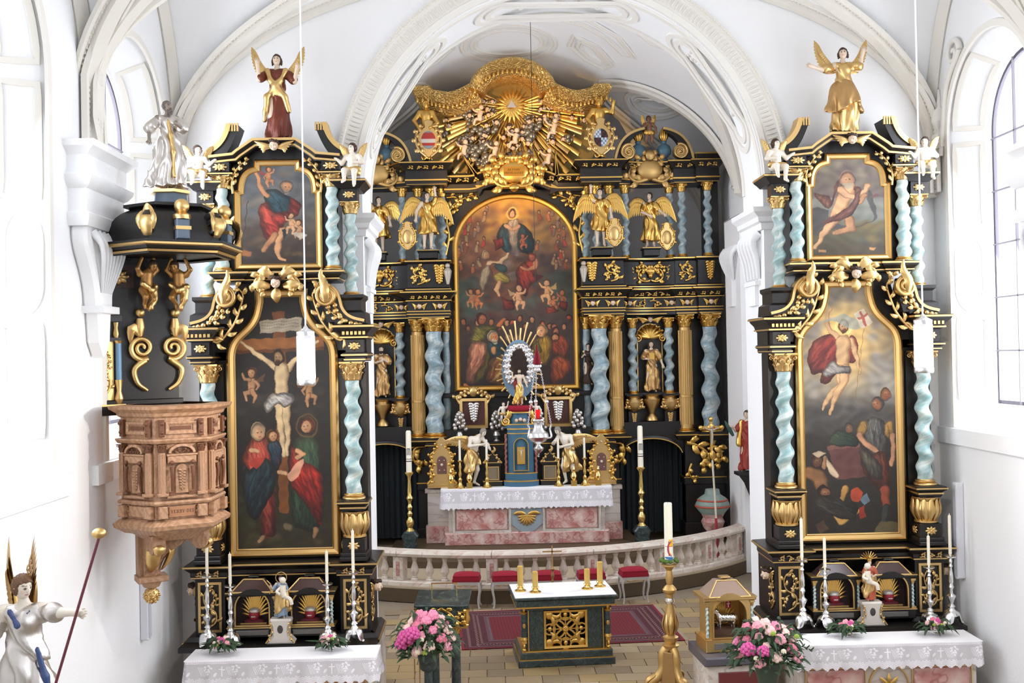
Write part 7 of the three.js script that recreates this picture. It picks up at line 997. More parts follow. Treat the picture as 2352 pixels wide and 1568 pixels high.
{
const t = thing('communion_rail', 'curved pale marble balustrade in front of the high altar', 'balustrade'), y0 = .276, H = .62;
const arcPath = (r, a0, a1, n = 60) => { const o = []; for (let i = 0; i <= n; i++) o.push(bArc(r, lerp(a0, a1, i / n))); return o; };
const A0 = -.79, A1 = .955;
const P = arcPath(BR, A0, A1), band = (pr) => sweep2(P.slice().reverse(), pr, { plane: 'xz', crease: .4 });
mesh('plinth', band([[-.14, y0], [.14, y0], [.14, y0 + .06], [.11, y0 + .08], [-.11, y0 + .08], [-.14, y0 + .06]].concat([[-.14, y0]])), mats.marbleRail, t);
const piers = [-.7, -.375, -.078, .232, .482, .68, .86];
for (let i = -1; i < piers.length; i++) { const a = i < 0 ? A0 : piers[i], b = i + 1 < piers.length ? piers[i + 1] : A1; const Q = arcPath(BR, a + .0006, b - .0006, 14).reverse(); mesh('handrail', sweep2(Q, [[-.15, y0 + H - .09], [-.12, y0 + H - .1], [.12, y0 + H - .1], [.15, y0 + H - .09], [.17, y0 + H - .04], [.15, y0 + H], [-.15, y0 + H], [-.17, y0 + H - .04], [-.15, y0 + H - .09]], { plane: 'xz', crease: .4 }), mats.marbleRail, t); }
const hb = H - .19, bal = lathe([[.07, 0], [.07, .03], [.045, .05], [.05, .065], [.035, .08], [.045, .1], [.078, .16], [.08, .19], [.06, .25], [.04, .32], [.034, .36], [.045, .375], [.045, .39], [.04, .4], [.06, .42], [.06, .43]].map(([r, y]) => [r, y * hb / .43]), 14);
const pierG = bevelBox(.2, hb, .2, 0, hb / 2, 0, .01), counts = [2, 5, 5, 6, 5, 4, 3, 2];
const inset = bevelBox(.07, hb * .6, .02, 0, hb / 2, .1, .004);
piers.forEach((a) => { const [x, z] = bArc(BR, a); const g = part('rail_pier', t, [x, y0 + .08, z], a); mesh('pier_block', pierG, mats.marbleRail, g); mesh('red_inlay', inset, mats.marbleRed, g); });
[A0, ...piers].forEach((a, i) => { const b = piers[i] ?? A1; if (i === 0) return; });
const edges = [A0, ...piers, A1]; for (let i = 0; i + 1 < edges.length; i++) for (let k = 0; k < counts[i]; k++) { const a = lerp(edges[i], edges[i + 1], (k + 1) / (counts[i] + 1)); const [x, z] = bArc(BR, a); mesh('baluster', bal, mats.marbleRail, t, [x, y0 + .08, z]); }
}
{
const t = thing('people_altar', 'dark green marble altar with gilded openwork front', 'altar', [.05, 0, -15.2], R(4.2)), G = mats.gold, M = mats.marbleGreen;
mesh('base', [bevelBox(1.38, .1, .88, 0, .05, 0, .012), bevelBox(1.32, .1, .82, 0, .15, 0, .012)], M, t); meshes('gilt_fillet', [box(1.36, .015, .86, 0, .103, 0), box(1.26, .022, .78, 0, .21, 0)], G, t);
mesh('body', [box(1.14, .6, .03, 0, .5, -.3), box(.03, .6, .6, -.555, .5, 0), box(.03, .6, .6, .555, .5, 0), box(.28, .6, .03, -.44, .5, .3), box(.28, .6, .03, .44, .5, .3), box(.62, .03, .03, 0, .785, .3), box(.62, .03, .03, 0, .225, .3)], M, t);
mesh('frieze', [bevelBox(1.4, .11, .86, 0, .89, 0, .015), box(1.3, .04, .8, 0, .815, 0)], M, t); meshes('gilt_fillet', [box(1.42, .02, .88, 0, .84, 0)], G, t); mesh('mensa_slab', bevelBox(1.48, .035, .94, 0, .962, 0, .01), M, t);
for (const s of [-1, 1]) { const c = part('corner_column', t, [s * .6, 0, .36]); mesh('shaft', cyl(.042, .038, .33, 0, .42, 0, 14), M, c); mesh('gilt_mounts', [lathe([[.03, .36], [.055, .38], [.045, .42]], 12), lathe([[.04, .74], [.055, .77], [.03, .79]], 12), ball(.028, 0, .81, .02, 8), ball(.025, 0, .58, .028, 8, 1, 2.2, .6)], G, c); mesh('gilt_volute', [tube(spiral2(0, 0, .05, 1.4, 1, 1.5, 18).map(([u, v]) => V(0, .3 + v, .02 + u)), .02, 18, 6, 1, V(1, 0, 0)), box(.07, .04, .07, 0, .35, 0), ball(.03, 0, .24, .03, 8)], G, c); mesh('gilt_border', box(.012, .58, .012, -s * .065, .5, .0), G, c); }
const o = part('openwork_panel', t, [0, .5, .31]), w = .31, h = .265; mesh('panel_frame', sweep2([[-w, -h], [w, -h], [w, h], [-w, h]], [[0, 0], [0, .04], [-.03, .03], [-.03, 0]], { closed: true }), G, o);
for (let k = 0; k < 4; k++) { const a = Math.PI / 4 + k * Math.PI / 2, c = Math.cos(a), s = Math.sin(a) * .88; const al = []; for (let i = 0; i < 24; i++) { const q = i / 24 * 6.283; const u = .105 + .09 * Math.cos(q), v = .04 * Math.sin(q); al.push([u * c - v * s, u * s + v * c]); } mesh('almond', sweep2(al, [[-.012, 0], [-.012, .02], [.012, .02], [.012, 0]], { closed: true }), G, o); mesh('corner_leaf', [ball(.06, Math.sign(c) * (w - .08), Math.sign(s) * (h - .07), .005, 10, 1, 1, .35), leaf([[Math.sign(c) * .22, Math.sign(s) * .2, .01], [Math.sign(c) * .17, Math.sign(s) * .1, .02], [Math.sign(c) * .22, Math.sign(s) * .04, .01]], .03), leaf([[Math.sign(c) * .22, Math.sign(s) * .2, .01], [Math.sign(c) * .12, Math.sign(s) * .17, .02], [Math.sign(c) * .06, Math.sign(s) * .22, .01]], .026)], G, o); }
mesh('ring', sweep2(arc2(0, 0, .17, 0, 6.283 * 39 / 40, 39, .155), [[-.013, 0], [-.013, .02], [.013, .02], [.013, 0]], { closed: true }), G, o); for (const [x, y] of [[0, .2], [0, -.2], [.225, 0], [-.225, 0]]) mesh('half_ring', [sweep2(arc2(x, y, .075, 0, 6.283 * 19 / 20, 19), [[-.01, 0], [-.01, .02], [.01, .02], [.01, 0]], { closed: true }), ball(.035, x, y, .01, 8, 1, 1, .5)], G, o); mesh('centre_rosette', foliage(.12, .12, 'rosette'), G, o, [0, 0, .02]); mesh('spokes', [box(.014, .5, .014, 0, 0, .006), box(.58, .014, .014, 0, 0, .006)], G, o);
const cl = thing('altar_cloth', 'plain white cloth on the green marble altar', 'tablecloth', [.05, .98, -15.2], R(4.2)); mesh('cloth_top', bevelBox(1.44, .012, .9, 0, .006, 0, .004), mats.white, cl);
}
function pillarCandle(x, z, hc, label) { const t = thing('pillar_candle', label, 'candle', [x, .992, z], 0, 'yellow candles on the green altar'); mesh('gilt_holder', lathe([[.085, 0], [.085, .012], [.05, .03], [.042, .05], [.055, .07], [.045, .085], [.0, .086]], 18), mats.brass, t); mesh('candle', lathe([[.041, .086], [.041, .086 + hc], [.036, .09 + hc], [.003, .085 + hc], [.002, .105 + hc]], 16), mats.wax, t); }
pillarCandle(-.55, -15.13, .27, 'tall yellow candle at left rear of green altar'); pillarCandle(-.34, -15.02, .21, 'short yellow candle at left front of green altar'); pillarCandle(.42, -15.16, .2, 'short yellow candle at right front of green altar'); pillarCandle(.62, -15.3, .27, 'tall yellow candle at right rear of green altar');
{ const t = thing('altar_cross', 'slender brass cross standing behind the green altar', 'cross', [-.02, .018, -16.2], 0); mesh('foot', lathe([[.1, 0], [.1, .02], [.03, .05], [.012, .09]], 12), mats.brass, t); mesh('pole', lathe([[.012, .08], [.012, .8], [.03, .85], [.014, .9], [.028, .96], [.014, 1.02], [.03, 1.06], [.014, 1.1], [.014, 1.2]], 10), mats.bronze, t); mesh('cross', [box(.02, .24, .02, 0, 1.3, 0), box(.3, .02, .02, 0, 1.33, 0)], mats.bronze, t); }
{ const cv = document.createElement('canvas'); cv.width = 1024; cv.height = 800; const c = cv.getContext('2d'); c.fillStyle = '#6a1620'; c.fillRect(0, 0, 1024, 800); const bands = [[0, '#7d1422'], [12, '#4a1c26'], [34, '#6b4a48'], [46, '#431820'], [92, '#6b4a46'], [102, '#481a24'], [128, '#5c3a3e'], [142, '#5a4a50'], [152, '#6a1620']]; for (const [m, col] of bands) { c.fillStyle = col; c.fillRect(m, m, 1024 - 2 * m, 800 - 2 * m); } c.fillStyle = '#a58a78'; for (let i = 0; i < 60; i++) for (const y of [72, 720]) { c.fillRect(70 + i * 15, y + (i % 2) * 6, 8, 6); } for (let i = 0; i < 46; i++) for (const x of [72, 944]) c.fillRect(x + (i % 2) * 6, 70 + i * 15, 6, 8); c.fillStyle = 'rgba(40,8,16,.5)'; for (let i = 0; i < 46; i++) for (let j = 0; j < 62; j++) c.fillRect(160 + i * 15.4, 158 + j * 7.9, 7, 4); for (let i = 0; i < 9000; i++) { c.fillStyle = rnd() > .5 ? 'rgba(0,0,0,.1)' : 'rgba(255,220,200,.06)'; c.fillRect(rnd() * 1024, rnd() * 800, 3, 2); } const tx = new THREE.CanvasTexture(cv); tx.colorSpace = THREE.SRGBColorSpace;
const t = thing('carpet', 'dark red patterned oriental carpet under the green altar', 'carpet', [.2, .003, -16.94], R(3.3)); const pl = new THREE.PlaneGeometry(3.4, 2.3).rotateX(-Math.PI / 2).translate(0, .014, 0); mesh('pile', [pl, box(3.4, .012, 2.3, 0, .007, 0)], std(0xffffff, .95, 0, { map: tx }), t); const fr = []; for (const s of [-1, 1]) for (let i = 0; i < 90; i++) fr.push(box(.07, .004, .012, s * 1.73, .006, -1.12 + i * .025)); const f = mesh('fringe', fr, std(0xb5a690, .95), t); f.userData.kind = 'stuff'; }
{
const seat = (() => { const g = new THREE.BoxGeometry(.5, .12, .4, 10, 4, 8), p = g.attributes.position; for (let i = 0; i < p.count; i++) { const x = p.getX(i) / .25, z = p.getZ(i) / .2, y = p.getY(i); if (y > 0) p.setY(i, y * (1 - .5 * Math.max(Math.abs(x) ** 4, Math.abs(z) ** 4)) + .015 * (1 - x * x) * (1 - z * z)); const k = 1 - .05 * (y < 0 ? 0 : 1); p.setX(i, p.getX(i) * k); p.setZ(i, p.getZ(i) * k); } g.computeVertexNormals(); return g; })();
const white = std(0xb9b4ad, .45); let first;
for (const [x, z, a, l] of [[-1.4, -18.36, -4, 'red velvet stool at far left of the row before the rail'], [-.72, -18.33, 2, 'second red velvet stool from the left before the rail'], [.02, -18.32, 0, 'middle red velvet stool behind the green altar'], [.78, -18.34, 3, 'fourth red velvet stool, right behind the green altar'], [1.54, -18.45, 6, 'red velvet stool at far right of the row']]) {
if (first) { dup(first, [x, 0, z], R(a), l); continue; }
const t = first = thing('stool', l, 'stool', [x, 0, z], R(a), 'red stools before the communion rail'); t.scale.set(.96, 1.13, .82); mesh('seat', seat, mats.redVelvet, t, [0, .48, 0]); mesh('seat_frame', [sweep2([[-.23, -.18], [.23, -.18], [.23, .18], [-.23, .18]], [[-.015, .37], [.015, .37], [.015, .43], [-.015, .43], [-.015, .37]], { closed: true, plane: 'xz' })], white, t);
for (const s of [-1, 1]) for (const q of [-1, 1]) mesh('leg', tube([[s * .22, .41, q * .17], [s * .245, .3, q * .19], [s * .215, .12, q * .165], [s * .23, .02, q * .18], [s * .245, .012, q * .195]], (u) => .026 * (1 - .55 * u) + (u > .85 ? .006 : 0), 14, 8), white, t); mesh('gilt_apron', both(scrollLeafs([[.0, .36], [.06, .375], [.12, .355], [.19, .375]], .009, .02, 3)), mats.gold, t, [0, 0, .185]);
}
}
{
const t = thing('lectern', 'green marble lectern with gilded scrolls behind the left bouquet', 'lectern', [-1.58, 0, -13.3], R(-4)), M = mats.marbleGreen; mesh('base', bevelBox(.7, .12, .5, 0, .06, 0), M, t);
const D = part('desk', t, [0, 0, 0]); mesh('desk_body', remap(slab([[-.2, 1.02], [.2, 1.02], [.22, 1.27], [-.2, 1.36]], .62, { bevel: .01 }), (u, v, w) => [w - .31, v, u], .3), M, D); mesh('desk_top', rot(bevelBox(.68, .035, .48, 0, 0, 0, .01), .2).translate(0, 1.335, .01), M, D); mesh('gilt_fillet', box(.64, .02, .42, 0, 1.02, 0), mats.gold, D); mesh('gilt_scrollwork', [both(scrollLeafs([[.0, 1.26], [.1, 1.2], [.2, 1.1], [.27, 1.07], [.28, 1.2], [.2, 1.22]], .02, .09, 9))], mats.gold, D, [0, 0, .225]); for (const s of [-1, 1]) mesh('gilt_mask', lathe([[.02, 1.06], [.045, 1.14], [.03, 1.2], [.045, 1.25]], 8), mats.gold, D, [s * .31, 0, .2]);
mesh('book_rail', [tube([[-.16, 1.35, -.12], [-.16, 1.5, -.12]], .008, 4, 6), tube([[.16, 1.35, -.12], [.16, 1.5, -.12]], .008, 4, 6), box(.335, .014, .014, 0, 1.5, -.12)], mats.brass, D);
for (const x of [-.12, .15]) { const c = part('column', t, [x, 0, .02]); mesh('shaft', cyl(.062, .055, .78, 0, .12, 0, 18), M, c); const m = mesh('capital', capitalGeo, mats.gold, c, [0, .9, 0]); m.scale.set(.15, .12, .15); }
}
const roseGeo = (() => { const l = [ball(.5, 0, 0, 0, 8, .8, .85, .8)]; for (let k = 0; k < 11; k++) { const a = k * 2.4, r = .28 + .03 * k; l.push(ball(.36, r * Math.cos(a), .1 - .035 * k, r * Math.sin(a), 6, 1, .85, 1)); } return merge(l); })();
const petalBall = (() => { const l = []; for (let k = 0; k < 40; k++) { const y = 1 - 2 * (k + .5) / 40, r = Math.sqrt(1 - y * y), a = k * 2.4; if (y > -.5) l.push(ball(.16, .42 * r * Math.cos(a), .42 * y, .42 * r * Math.sin(a), 5)); } return merge(l); })();
const pinks = [0xe8a0ac, 0xf2c3bd, 0xe48aa6, 0xf4d3c6, 0xd9798f].map((c) => std(c, .7)), magenta = std(0xd35a9a, .75), leafMats = std(0x31482c, .7), lime = std(0x9ab04a, .7), cream = std(0xece4c8, .7);
function bouquet(name, label, pos, { R: rad, n, up = 1, hyd = [], leaves = 140, trail = 10, cat = 'flowers', rose = .062, holder, group }) {
const t = thing(name, label, cat, pos, 0, group); const lv = [];
for (let i = 0; i < leaves; i++) { const a = rnd() * 6.283, e = rr(-.5, 1.2), r = rad * rr(.4, 1.05), c = Math.cos(a) * Math.cos(e), s = Math.sin(a) * Math.cos(e), q = V(r * c, r * up * Math.sin(e), r * s * .8), L = rr(.05, .1); lv.push(leaf([q, q.clone().add(V(c * L, rr(-.02, .04), s * L)), q.clone().add(V(c * L * 1.9, rr(-.08, .02), s * L * 1.9))], rr(.014, .028), 4, .25, V(rr(-.4, .4), 1, rr(0, .6)).normalize(), 4)); }
for (let i = 0; i < trail; i++) { const a = rnd() * 6.283, pts = [V(rad * .5 * Math.cos(a), 0, rad * .4 * Math.sin(a)), V(rad * 1.1 * Math.cos(a), rad * .1, rad * .9 * Math.sin(a)), V(rad * 1.45 * Math.cos(a), -rad * .25 * rnd(), rad * 1.2 * Math.sin(a))]; lv.push(tube(pts, .003, 8, 4)); const cu = new THREE.CatmullRomCurve3(pts); for (let k = 3; k < 10; k++) { const p = cu.getPoint(k / 10), z = k % 2 ? 1 : -1; lv.push(leaf([p, p.clone().add(V(.02, .018 * z, .01)), p.clone().add(V(.035, .035 * z, 0))], .009, 3, .3, V(0, 0, 1), 4)); } }
lv.push(ball(rad * .72, 0, rad * .1, 0, 10, 1, up * .85, .8)); const f = mesh('foliage', lv, leafMats, t); f.userData.kind = 'stuff';
for (let i = 0; i < n; i++) { const e = -.25 + 1.55 * ((i + .5) / n), a = Math.PI / 2 + (((i * .618) % 1) - .5) * 3.9, r = rad * rr(.86, 1.0); const m = mesh('rose', roseGeo, pinks[Math.floor(rnd() * 5)], t, [r * Math.cos(a) * Math.cos(e), r * up * Math.sin(e), r * Math.sin(a) * Math.cos(e) * .85]); m.scale.setScalar(rose * rr(.85, 1.2)); m.rotation.set(.9, 0, -Math.cos(a) * .6); }
for (const [x, y, z, s] of hyd) { const m = mesh('hydrangea', petalBall, magenta, t, [x, y, z]); m.scale.setScalar(s); }
for (let i = 0; i < 4; i++) { const m = mesh('small_bloom', petalBall, i % 2 ? lime : cream, t, [rad * rr(-.8, .8), rad * rr(-.3, .8), rad * .85]); m.scale.setScalar(rose * .8); }
if (holder) holder(t); return t;
}
bouquet('flower_arrangement', 'pink rose bouquet on a stand in front of the lectern', [-1.74, 1.0, -12.55], { R: .31, up: 1.25, n: 24, leaves: 230, hyd: [[-.24, .1, .22, .19], [-.16, .16, .28, .17], [-.3, .02, .2, .14]], rose: .075, holder: (t) => { mesh('vase', lathe([[.06, -.35], [.09, -.33], [.12, -.2], [.15, -.08], [.14, 0]], 14), mats.marbleGreen, t); mesh('stand', [cyl(.05, .05, .65, 0, -1.0, 0, 12), cyl(.14, .12, .04, 0, -1.0, 0, 14)], mats.marbleGreen, t); meshes('rod', [cyl(.008, .008, .8, -.16, -1.0, .02, 6), cyl(.008, .008, .8, -.1, -1.0, .02, 6)], mats.bronze, t); } });
bouquet('flower_arrangement', 'large pink rose bouquet beside the right altar table', [2.06, 1.08, -11.5], { R: .36, up: 1.0, n: 23, leaves: 340, hyd: [[-.26, .08, .22, .16], [-.12, .08, .3, .13]], rose: .07, trail: 16, holder: (t) => { mesh('vase', lathe([[.09, -1.08], [.11, -1.05], [.07, -.7], [.09, -.4], [.15, -.15], [.14, -.05]], 14), std(0x3c4a3c, .4), t); } });
for (const [x, z, l] of [[3.22, -12.28, 'small pink posy in glass bowl, left on right altar'], [4.26, -12.28, 'small pink posy in glass bowl, right on right altar'], [-4.12, -12.25, 'small pink posy in glass bowl, left on left altar'], [-2.86, -12.25, 'small pink posy in glass bowl, right on left altar']]) bouquet('flower_bowl', l, [x, 1.105, z], { R: .11, up: .8, n: 7, leaves: 50, trail: 4, rose: .045, hyd: [[.02, .06, .05, .07]], group: 'small posies on the side altars', holder: (t) => mesh('glass_bowl', lathe([[.045, -.089], [.045, -.083], [.008, -.075], [.008, -.06], [.05, -.04], [.065, .0], [.062, .0], [.045, -.036], [.0, -.05]], 16), mats.silver, t) });
{
const t = thing('paschal_candlestick', 'tall carved gilded stand carrying the white paschal candle', 'candlestick', [1.3, 0, -13.3]), G = mats.bronze; const Gd = mats.goldDull;
const pf = [[.03, .62], [.09, .64], [.11, .68], [.06, .7], [.09, .74], [.1, .78], [.06, .8], [.045, .82], [.085, .9], [.09, .96], [.065, 1.08], [.045, 1.2], [.045, 1.22], [.06, 1.24], [.045, 1.26], [.05, 1.32], [.085, 1.35], [.09, 1.38], [.06, 1.42], [.035, 1.44], [.05, 1.52], [.035, 1.62], [.06, 1.66], [.1, 1.68], [.1, 1.7], [.0, 1.7]]; mesh('stem', lathe(pf, 20), Gd, t); mesh('silver_rings', [lathe([[.05, 1.2], [.062, 1.23], [.05, 1.27]], 16)], mats.silver, t); const lv = []; for (let k = 0; k < 8; k++) { const a = k / 8 * 6.283, c = Math.cos(a), s = Math.sin(a); lv.push(leaf([V(.06 * c, .82, .06 * s), V(.1 * c, .93, .1 * s), V(.07 * c, 1.08, .07 * s)], .03, 6, .4, V(c, 0, s))); } mesh('acanthus_collar', lv, mats.goldPale, t);
for (let k = 0; k < 3; k++) { const g = part('foot', t, [0, 0, 0], k * 2.094 + .5); const pts = [[.62, .05], [.6, .13], [.4, .2], [.28, .3], [.32, .42], [.34, .36]]; mesh('foot_scroll', [tube([[0, .64, .04], [0, .55, .1], [0, .4, .1], [0, .27, .17], [0, .2, .26], [0, .1, .31], [0, .03, .25], [0, .05, .2]], (q) => .07 * (1 - .35 * q), 26, 8, .8, V(1, 0, 0)), leaf([[0, .3, .2], [0, .24, .3], [0, .13, .35]], .06, 7, .5, V(0, 1, .6))], Gd, g); mesh('foot_panel', slab([[-.12, .06], [.12, .06], [.08, .4], [.06, .6], [-.06, .6], [-.08, .4]], .03, { z: -.1, bevel: .008 }), G, g); }
const c = thing('paschal_candle', 'thick white candle painted with a rainbow and red cross', 'candle', [1.3, 1.705, -13.3]); const cv = document.createElement('canvas'); cv.width = 256; cv.height = 1024; const q = cv.getContext('2d'); q.fillStyle = '#f4efd9'; q.fillRect(0, 0, 256, 1024); q.save(); q.translate(124, 0); q.fillStyle = '#f0c23a'; q.fillRect(0, 600, 60, 120); q.lineWidth = 8; for (const [r, col] of [[100, '#3b4fb0'], [88, '#c8362c'], [76, '#e8a030']]) { q.strokeStyle = col; q.beginPath(); q.ellipse(30, 760, 44 * r / 100, 130 * r / 100, 0, Math.PI * .5, Math.PI * 1.5); q.stroke(); } q.fillStyle = '#c8262c'; q.fillRect(-6, 630, 7, 250); q.fillRect(-40, 715, 90, 9); q.fillStyle = '#3a6fb8'; q.beginPath(); q.ellipse(0, 915, 52, 18, .1, 0, 7); q.ellipse(6, 950, 50, 16, -.1, 0, 7); q.fill(); q.restore(); const tx = new THREE.CanvasTexture(cv); tx.colorSpace = THREE.SRGBColorSpace; tx.wrapS = THREE.RepeatWrapping; const cg = new THREE.CylinderGeometry(.052, .055, .76, 24, 1, true).rotateY(Math.PI).translate(0, .38, 0); mesh('wax', cg, std(0xffffff, .5, 0, { map: tx }), c); mesh('wax_top', lathe([[.052, .76], [.045, .775], [.0, .765]], 20), mats.candle, c); mesh('wick', cyl(.003, .002, .03, 0, .765, 0, 5), mats.blackMatt, c);
const w = thing('moss_wreath', 'green moss wreath round foot of the paschal candle', 'wreath', [1.3, 1.705, -13.3]); const mo = []; for (let i = 0; i < 60; i++) { const a = rnd() * 6.283, r = rr(.088, .12); mo.push(ball(rr(.014, .026), r * Math.cos(a), rr(.03, .05), r * Math.sin(a), 5)); } const m = mesh('moss', mo, std(0x55702e, .9), w); m.userData.kind = 'stuff';
}
for (const [x, z, l] of [[-2.69, -10, 'white cylindrical pendant lamp hanging before the left altar'], [3.25, -10, 'white cylindrical pendant lamp hanging before the right altar']]) {
const t = thing('pendant_lamp', l, 'lamp', [x, 0, z], 0, 'cylindrical pendant lamps'), top = nVault(x, z); mesh('lamp_cord', cyl(.008, .008, top - 4.7, 0, 4.7, 0, 6), mats.white, t); mesh('lamp_cap', [lathe([[.086, 4.62], [.088, 4.66], [.03, 4.69], [.012, 4.72]], 20)], mats.silver, t);
mesh('glass_tube', lathe([[.088, 4.2], [.088, 4.62]], 28), new THREE.MeshPhysicalMaterial({ color: 0xf4f4f8, roughness: .35, transmission: .5, thickness: 0, side: THREE.DoubleSide }), t); mesh('lamp_tube', cyl(.05, .05, .36, 0, 4.23, 0, 16), new THREE.MeshStandardMaterial({ color: 0xffffff, emissive: 0xffffff, emissiveIntensity: 1.6 }), t); mesh('lower_ring', lathe([[.084, 4.15], [.09, 4.16], [.09, 4.2], [.084, 4.21]], 28), mats.silver, t);
const pl = new THREE.PointLight(0xfff4e6, 6, 0, 2); pl.position.set(x, 4.12, z); pl.castShadow = true; pl.name = 'pendant_light'; scene.add(pl);
}
{
const X = -.16, Z = -17, t = thing('sanctuary_lamp', 'silver hanging sanctuary lamp with red glass and chains', 'lamp', [X, 0, Z]), S = mats.silver;
mesh('lamp_cord', cyl(.005, .005, cVault(X, Z) - 4.5, 0, 4.5, 0, 5), mats.blackMatt, t); mesh('tassel', lathe([[.06, 4.24], [.066, 4.26], [.05, 4.36], [.02, 4.48], [.012, 4.56]], 16), std(0x7d0f22, .9), t); mesh('canopy_ring', lathe([[.02, 4.24], [.075, 4.23], [.08, 4.2], [.05, 4.17], [.075, 4.14], [.04, 4.12]], 18), S, t);
mesh('bowl', lathe([[.01, 2.76], [.02, 2.8], [.07, 2.84], [.085, 2.88], [.03, 2.93], [.05, 2.96], [.12, 2.99], [.17, 3.06], [.16, 3.12], [.1, 3.17], [.07, 3.22], [.075, 3.3], [.1, 3.33], [.09, 3.35]], 24), S, t); mesh('hook', tube(spiral2(0, 2.745, .02, .8, 1, 1.5, 10), .005, 10, 5), S, t);
mesh('red_glass', lathe([[.035, 3.34], [.038, 3.5], [.034, 3.5]], 16), new THREE.MeshPhysicalMaterial({ color: 0xb01018, roughness: .1, transmission: .7, thickness: 0, side: THREE.DoubleSide }), t); mesh('flame', lathe([[.002, 3.36], [.01, 3.38], [.002, 3.42]], 8), new THREE.MeshStandardMaterial({ color: 0xff3020, emissive: 0xff2010, emissiveIntensity: 3 }), t);
const fl = new THREE.PointLight(0xff4020, .25, 0, 2); fl.position.set(X, 3.46, Z + .0); fl.castShadow = true; fl.name = 'sanctuary_flame'; scene.add(fl);
for (let k = 0; k < 3; k++) { const a = k * 2.094 + .35, c = Math.cos(a), s = Math.sin(a); mesh('handle', [tube([[.14 * c, 3.04, .14 * s], [.22 * c, 3.06, .22 * s], [.2 * c, 3.18, .2 * s], [.22 * c, 3.25, .22 * s]], .016, 14, 6)], S, t); const l = [], p0 = V(.22 * c, 3.26, .22 * s), p1 = V(.06 * c, 4.14, .06 * s); for (let i = 0; i < 40; i++) { const p = p0.clone().lerp(p1, i / 39); l.push(new THREE.TorusGeometry(.012, .004, 4, 7).rotateY(i % 2 ? 1.57 : 0).translate(p.x, p.y, p.z)); } const pm = p0.clone().lerp(p1, .42); l.push(ball(.034, pm.x, pm.y, pm.z, 10)); mesh('chain', l, S, t); }
}
{ const a = thing('column_speaker', 'slim white column loudspeaker on the right wall', 'loudspeaker', [WX - .05, 1.5, -12.98]); mesh('speaker_case', bevelBox(.1, 1.2, .1, 0, .6, 0, .015), std(0xdcdde2, .6), a); mesh('speaker_grille', box(.01, 1.14, .08, -.051, .6, 0), std(0xc9cad2, .8), a); const b = dup(a, [-WX + .05, 1.25, -12.0], Math.PI, 'slim white column loudspeaker on the left wall below the pulpit'); }
// == high altar table and its furnishings
{
const t = thing('altar_table', 'wide red and grey marble table of the high altar', 'altar', [-.22, 0, -21.4]);
mesh('back_block', [box(4.0, 1.04, .2, -.04, 1.05, -.43), bevelBox(4.1, .08, .22, -.04, 1.61, -.42)], mats.marbleGrey, t); mesh('back_plinth', bevelBox(4.08, .36, .22, -.04, .71, -.42), mats.marbleRed, t);
mesh('front_body', [box(3.2, .9, .34, 0, 1.15, -.2)], mats.marbleGrey, t); mesh('front_plinth', bevelBox(3.36, .26, .44, 0, .66, -.18, .02), mats.marbleRed, t); mesh('mensa_slab', bevelBox(3.42, .07, .46, 0, 1.64, -.2), mats.marbleRed, t);
for (const s of [-1, 1]) { mesh('red_panel', bevelBox(1.06, .42, .03, s * .92, 1.05, -.02), mats.marbleRed, t); mesh('panel_frame', sweep2([[s * .92 - .55, .82], [s * .92 + .55, .82], [s * .92 + .55, 1.28], [s * .92 - .55, 1.28]], [[0, -.03], [0, .03], [.045, .03], [.045, -.03]], { closed: true }), mats.marbleGrey, t); }
mesh('emblem_field', slab(mirrorPath([[.02, .76], [.16, .8], [.3, .92], [.4, 1.0], [.34, 1.25]]), .04, { z: -.03, bevel: .01 }), std(0x8f9aa0, .4), t); const e = []; for (let k = 0; k < 9; k++) { const a = Math.PI * (1 + k / 8); e.push(leaf([[0, 1.12, .02], [.12 * Math.cos(a), 1.1 + .12 * Math.sin(a), .03], [.2 * Math.cos(a), 1.1 + .2 * Math.sin(a), .02]], .026, 5)); } e.push(both(leaf([[.03, 1.14, .02], [.16, 1.18, .04], [.28, 1.14, .02]], .04))); mesh('gilt_emblem', e, mats.gold, t);
altarCloth('white lace cloth hanging deep over the high altar table', -1.96, 1.52, -21.7, -21.36, 1.677, .43, { repeat: .7 });
const g = part('gradine', highAltar, [.03, 0, .48]); mesh('gradine_step', [box(3.9, 1.98, .3, 0, 1.57, -.05), bevelBox(4.0, .05, .36, 0, 2.56, -.05)], mats.black, g); mesh('gradine_shelf', [box(3.4, .3, .16, 0, 2.68, -.28)], mats.black, g); meshes('gilt_fillet', [box(4.02, .02, .37, 0, 2.53, -.05)], mats.gold, g);
}
const MY = 1.689;
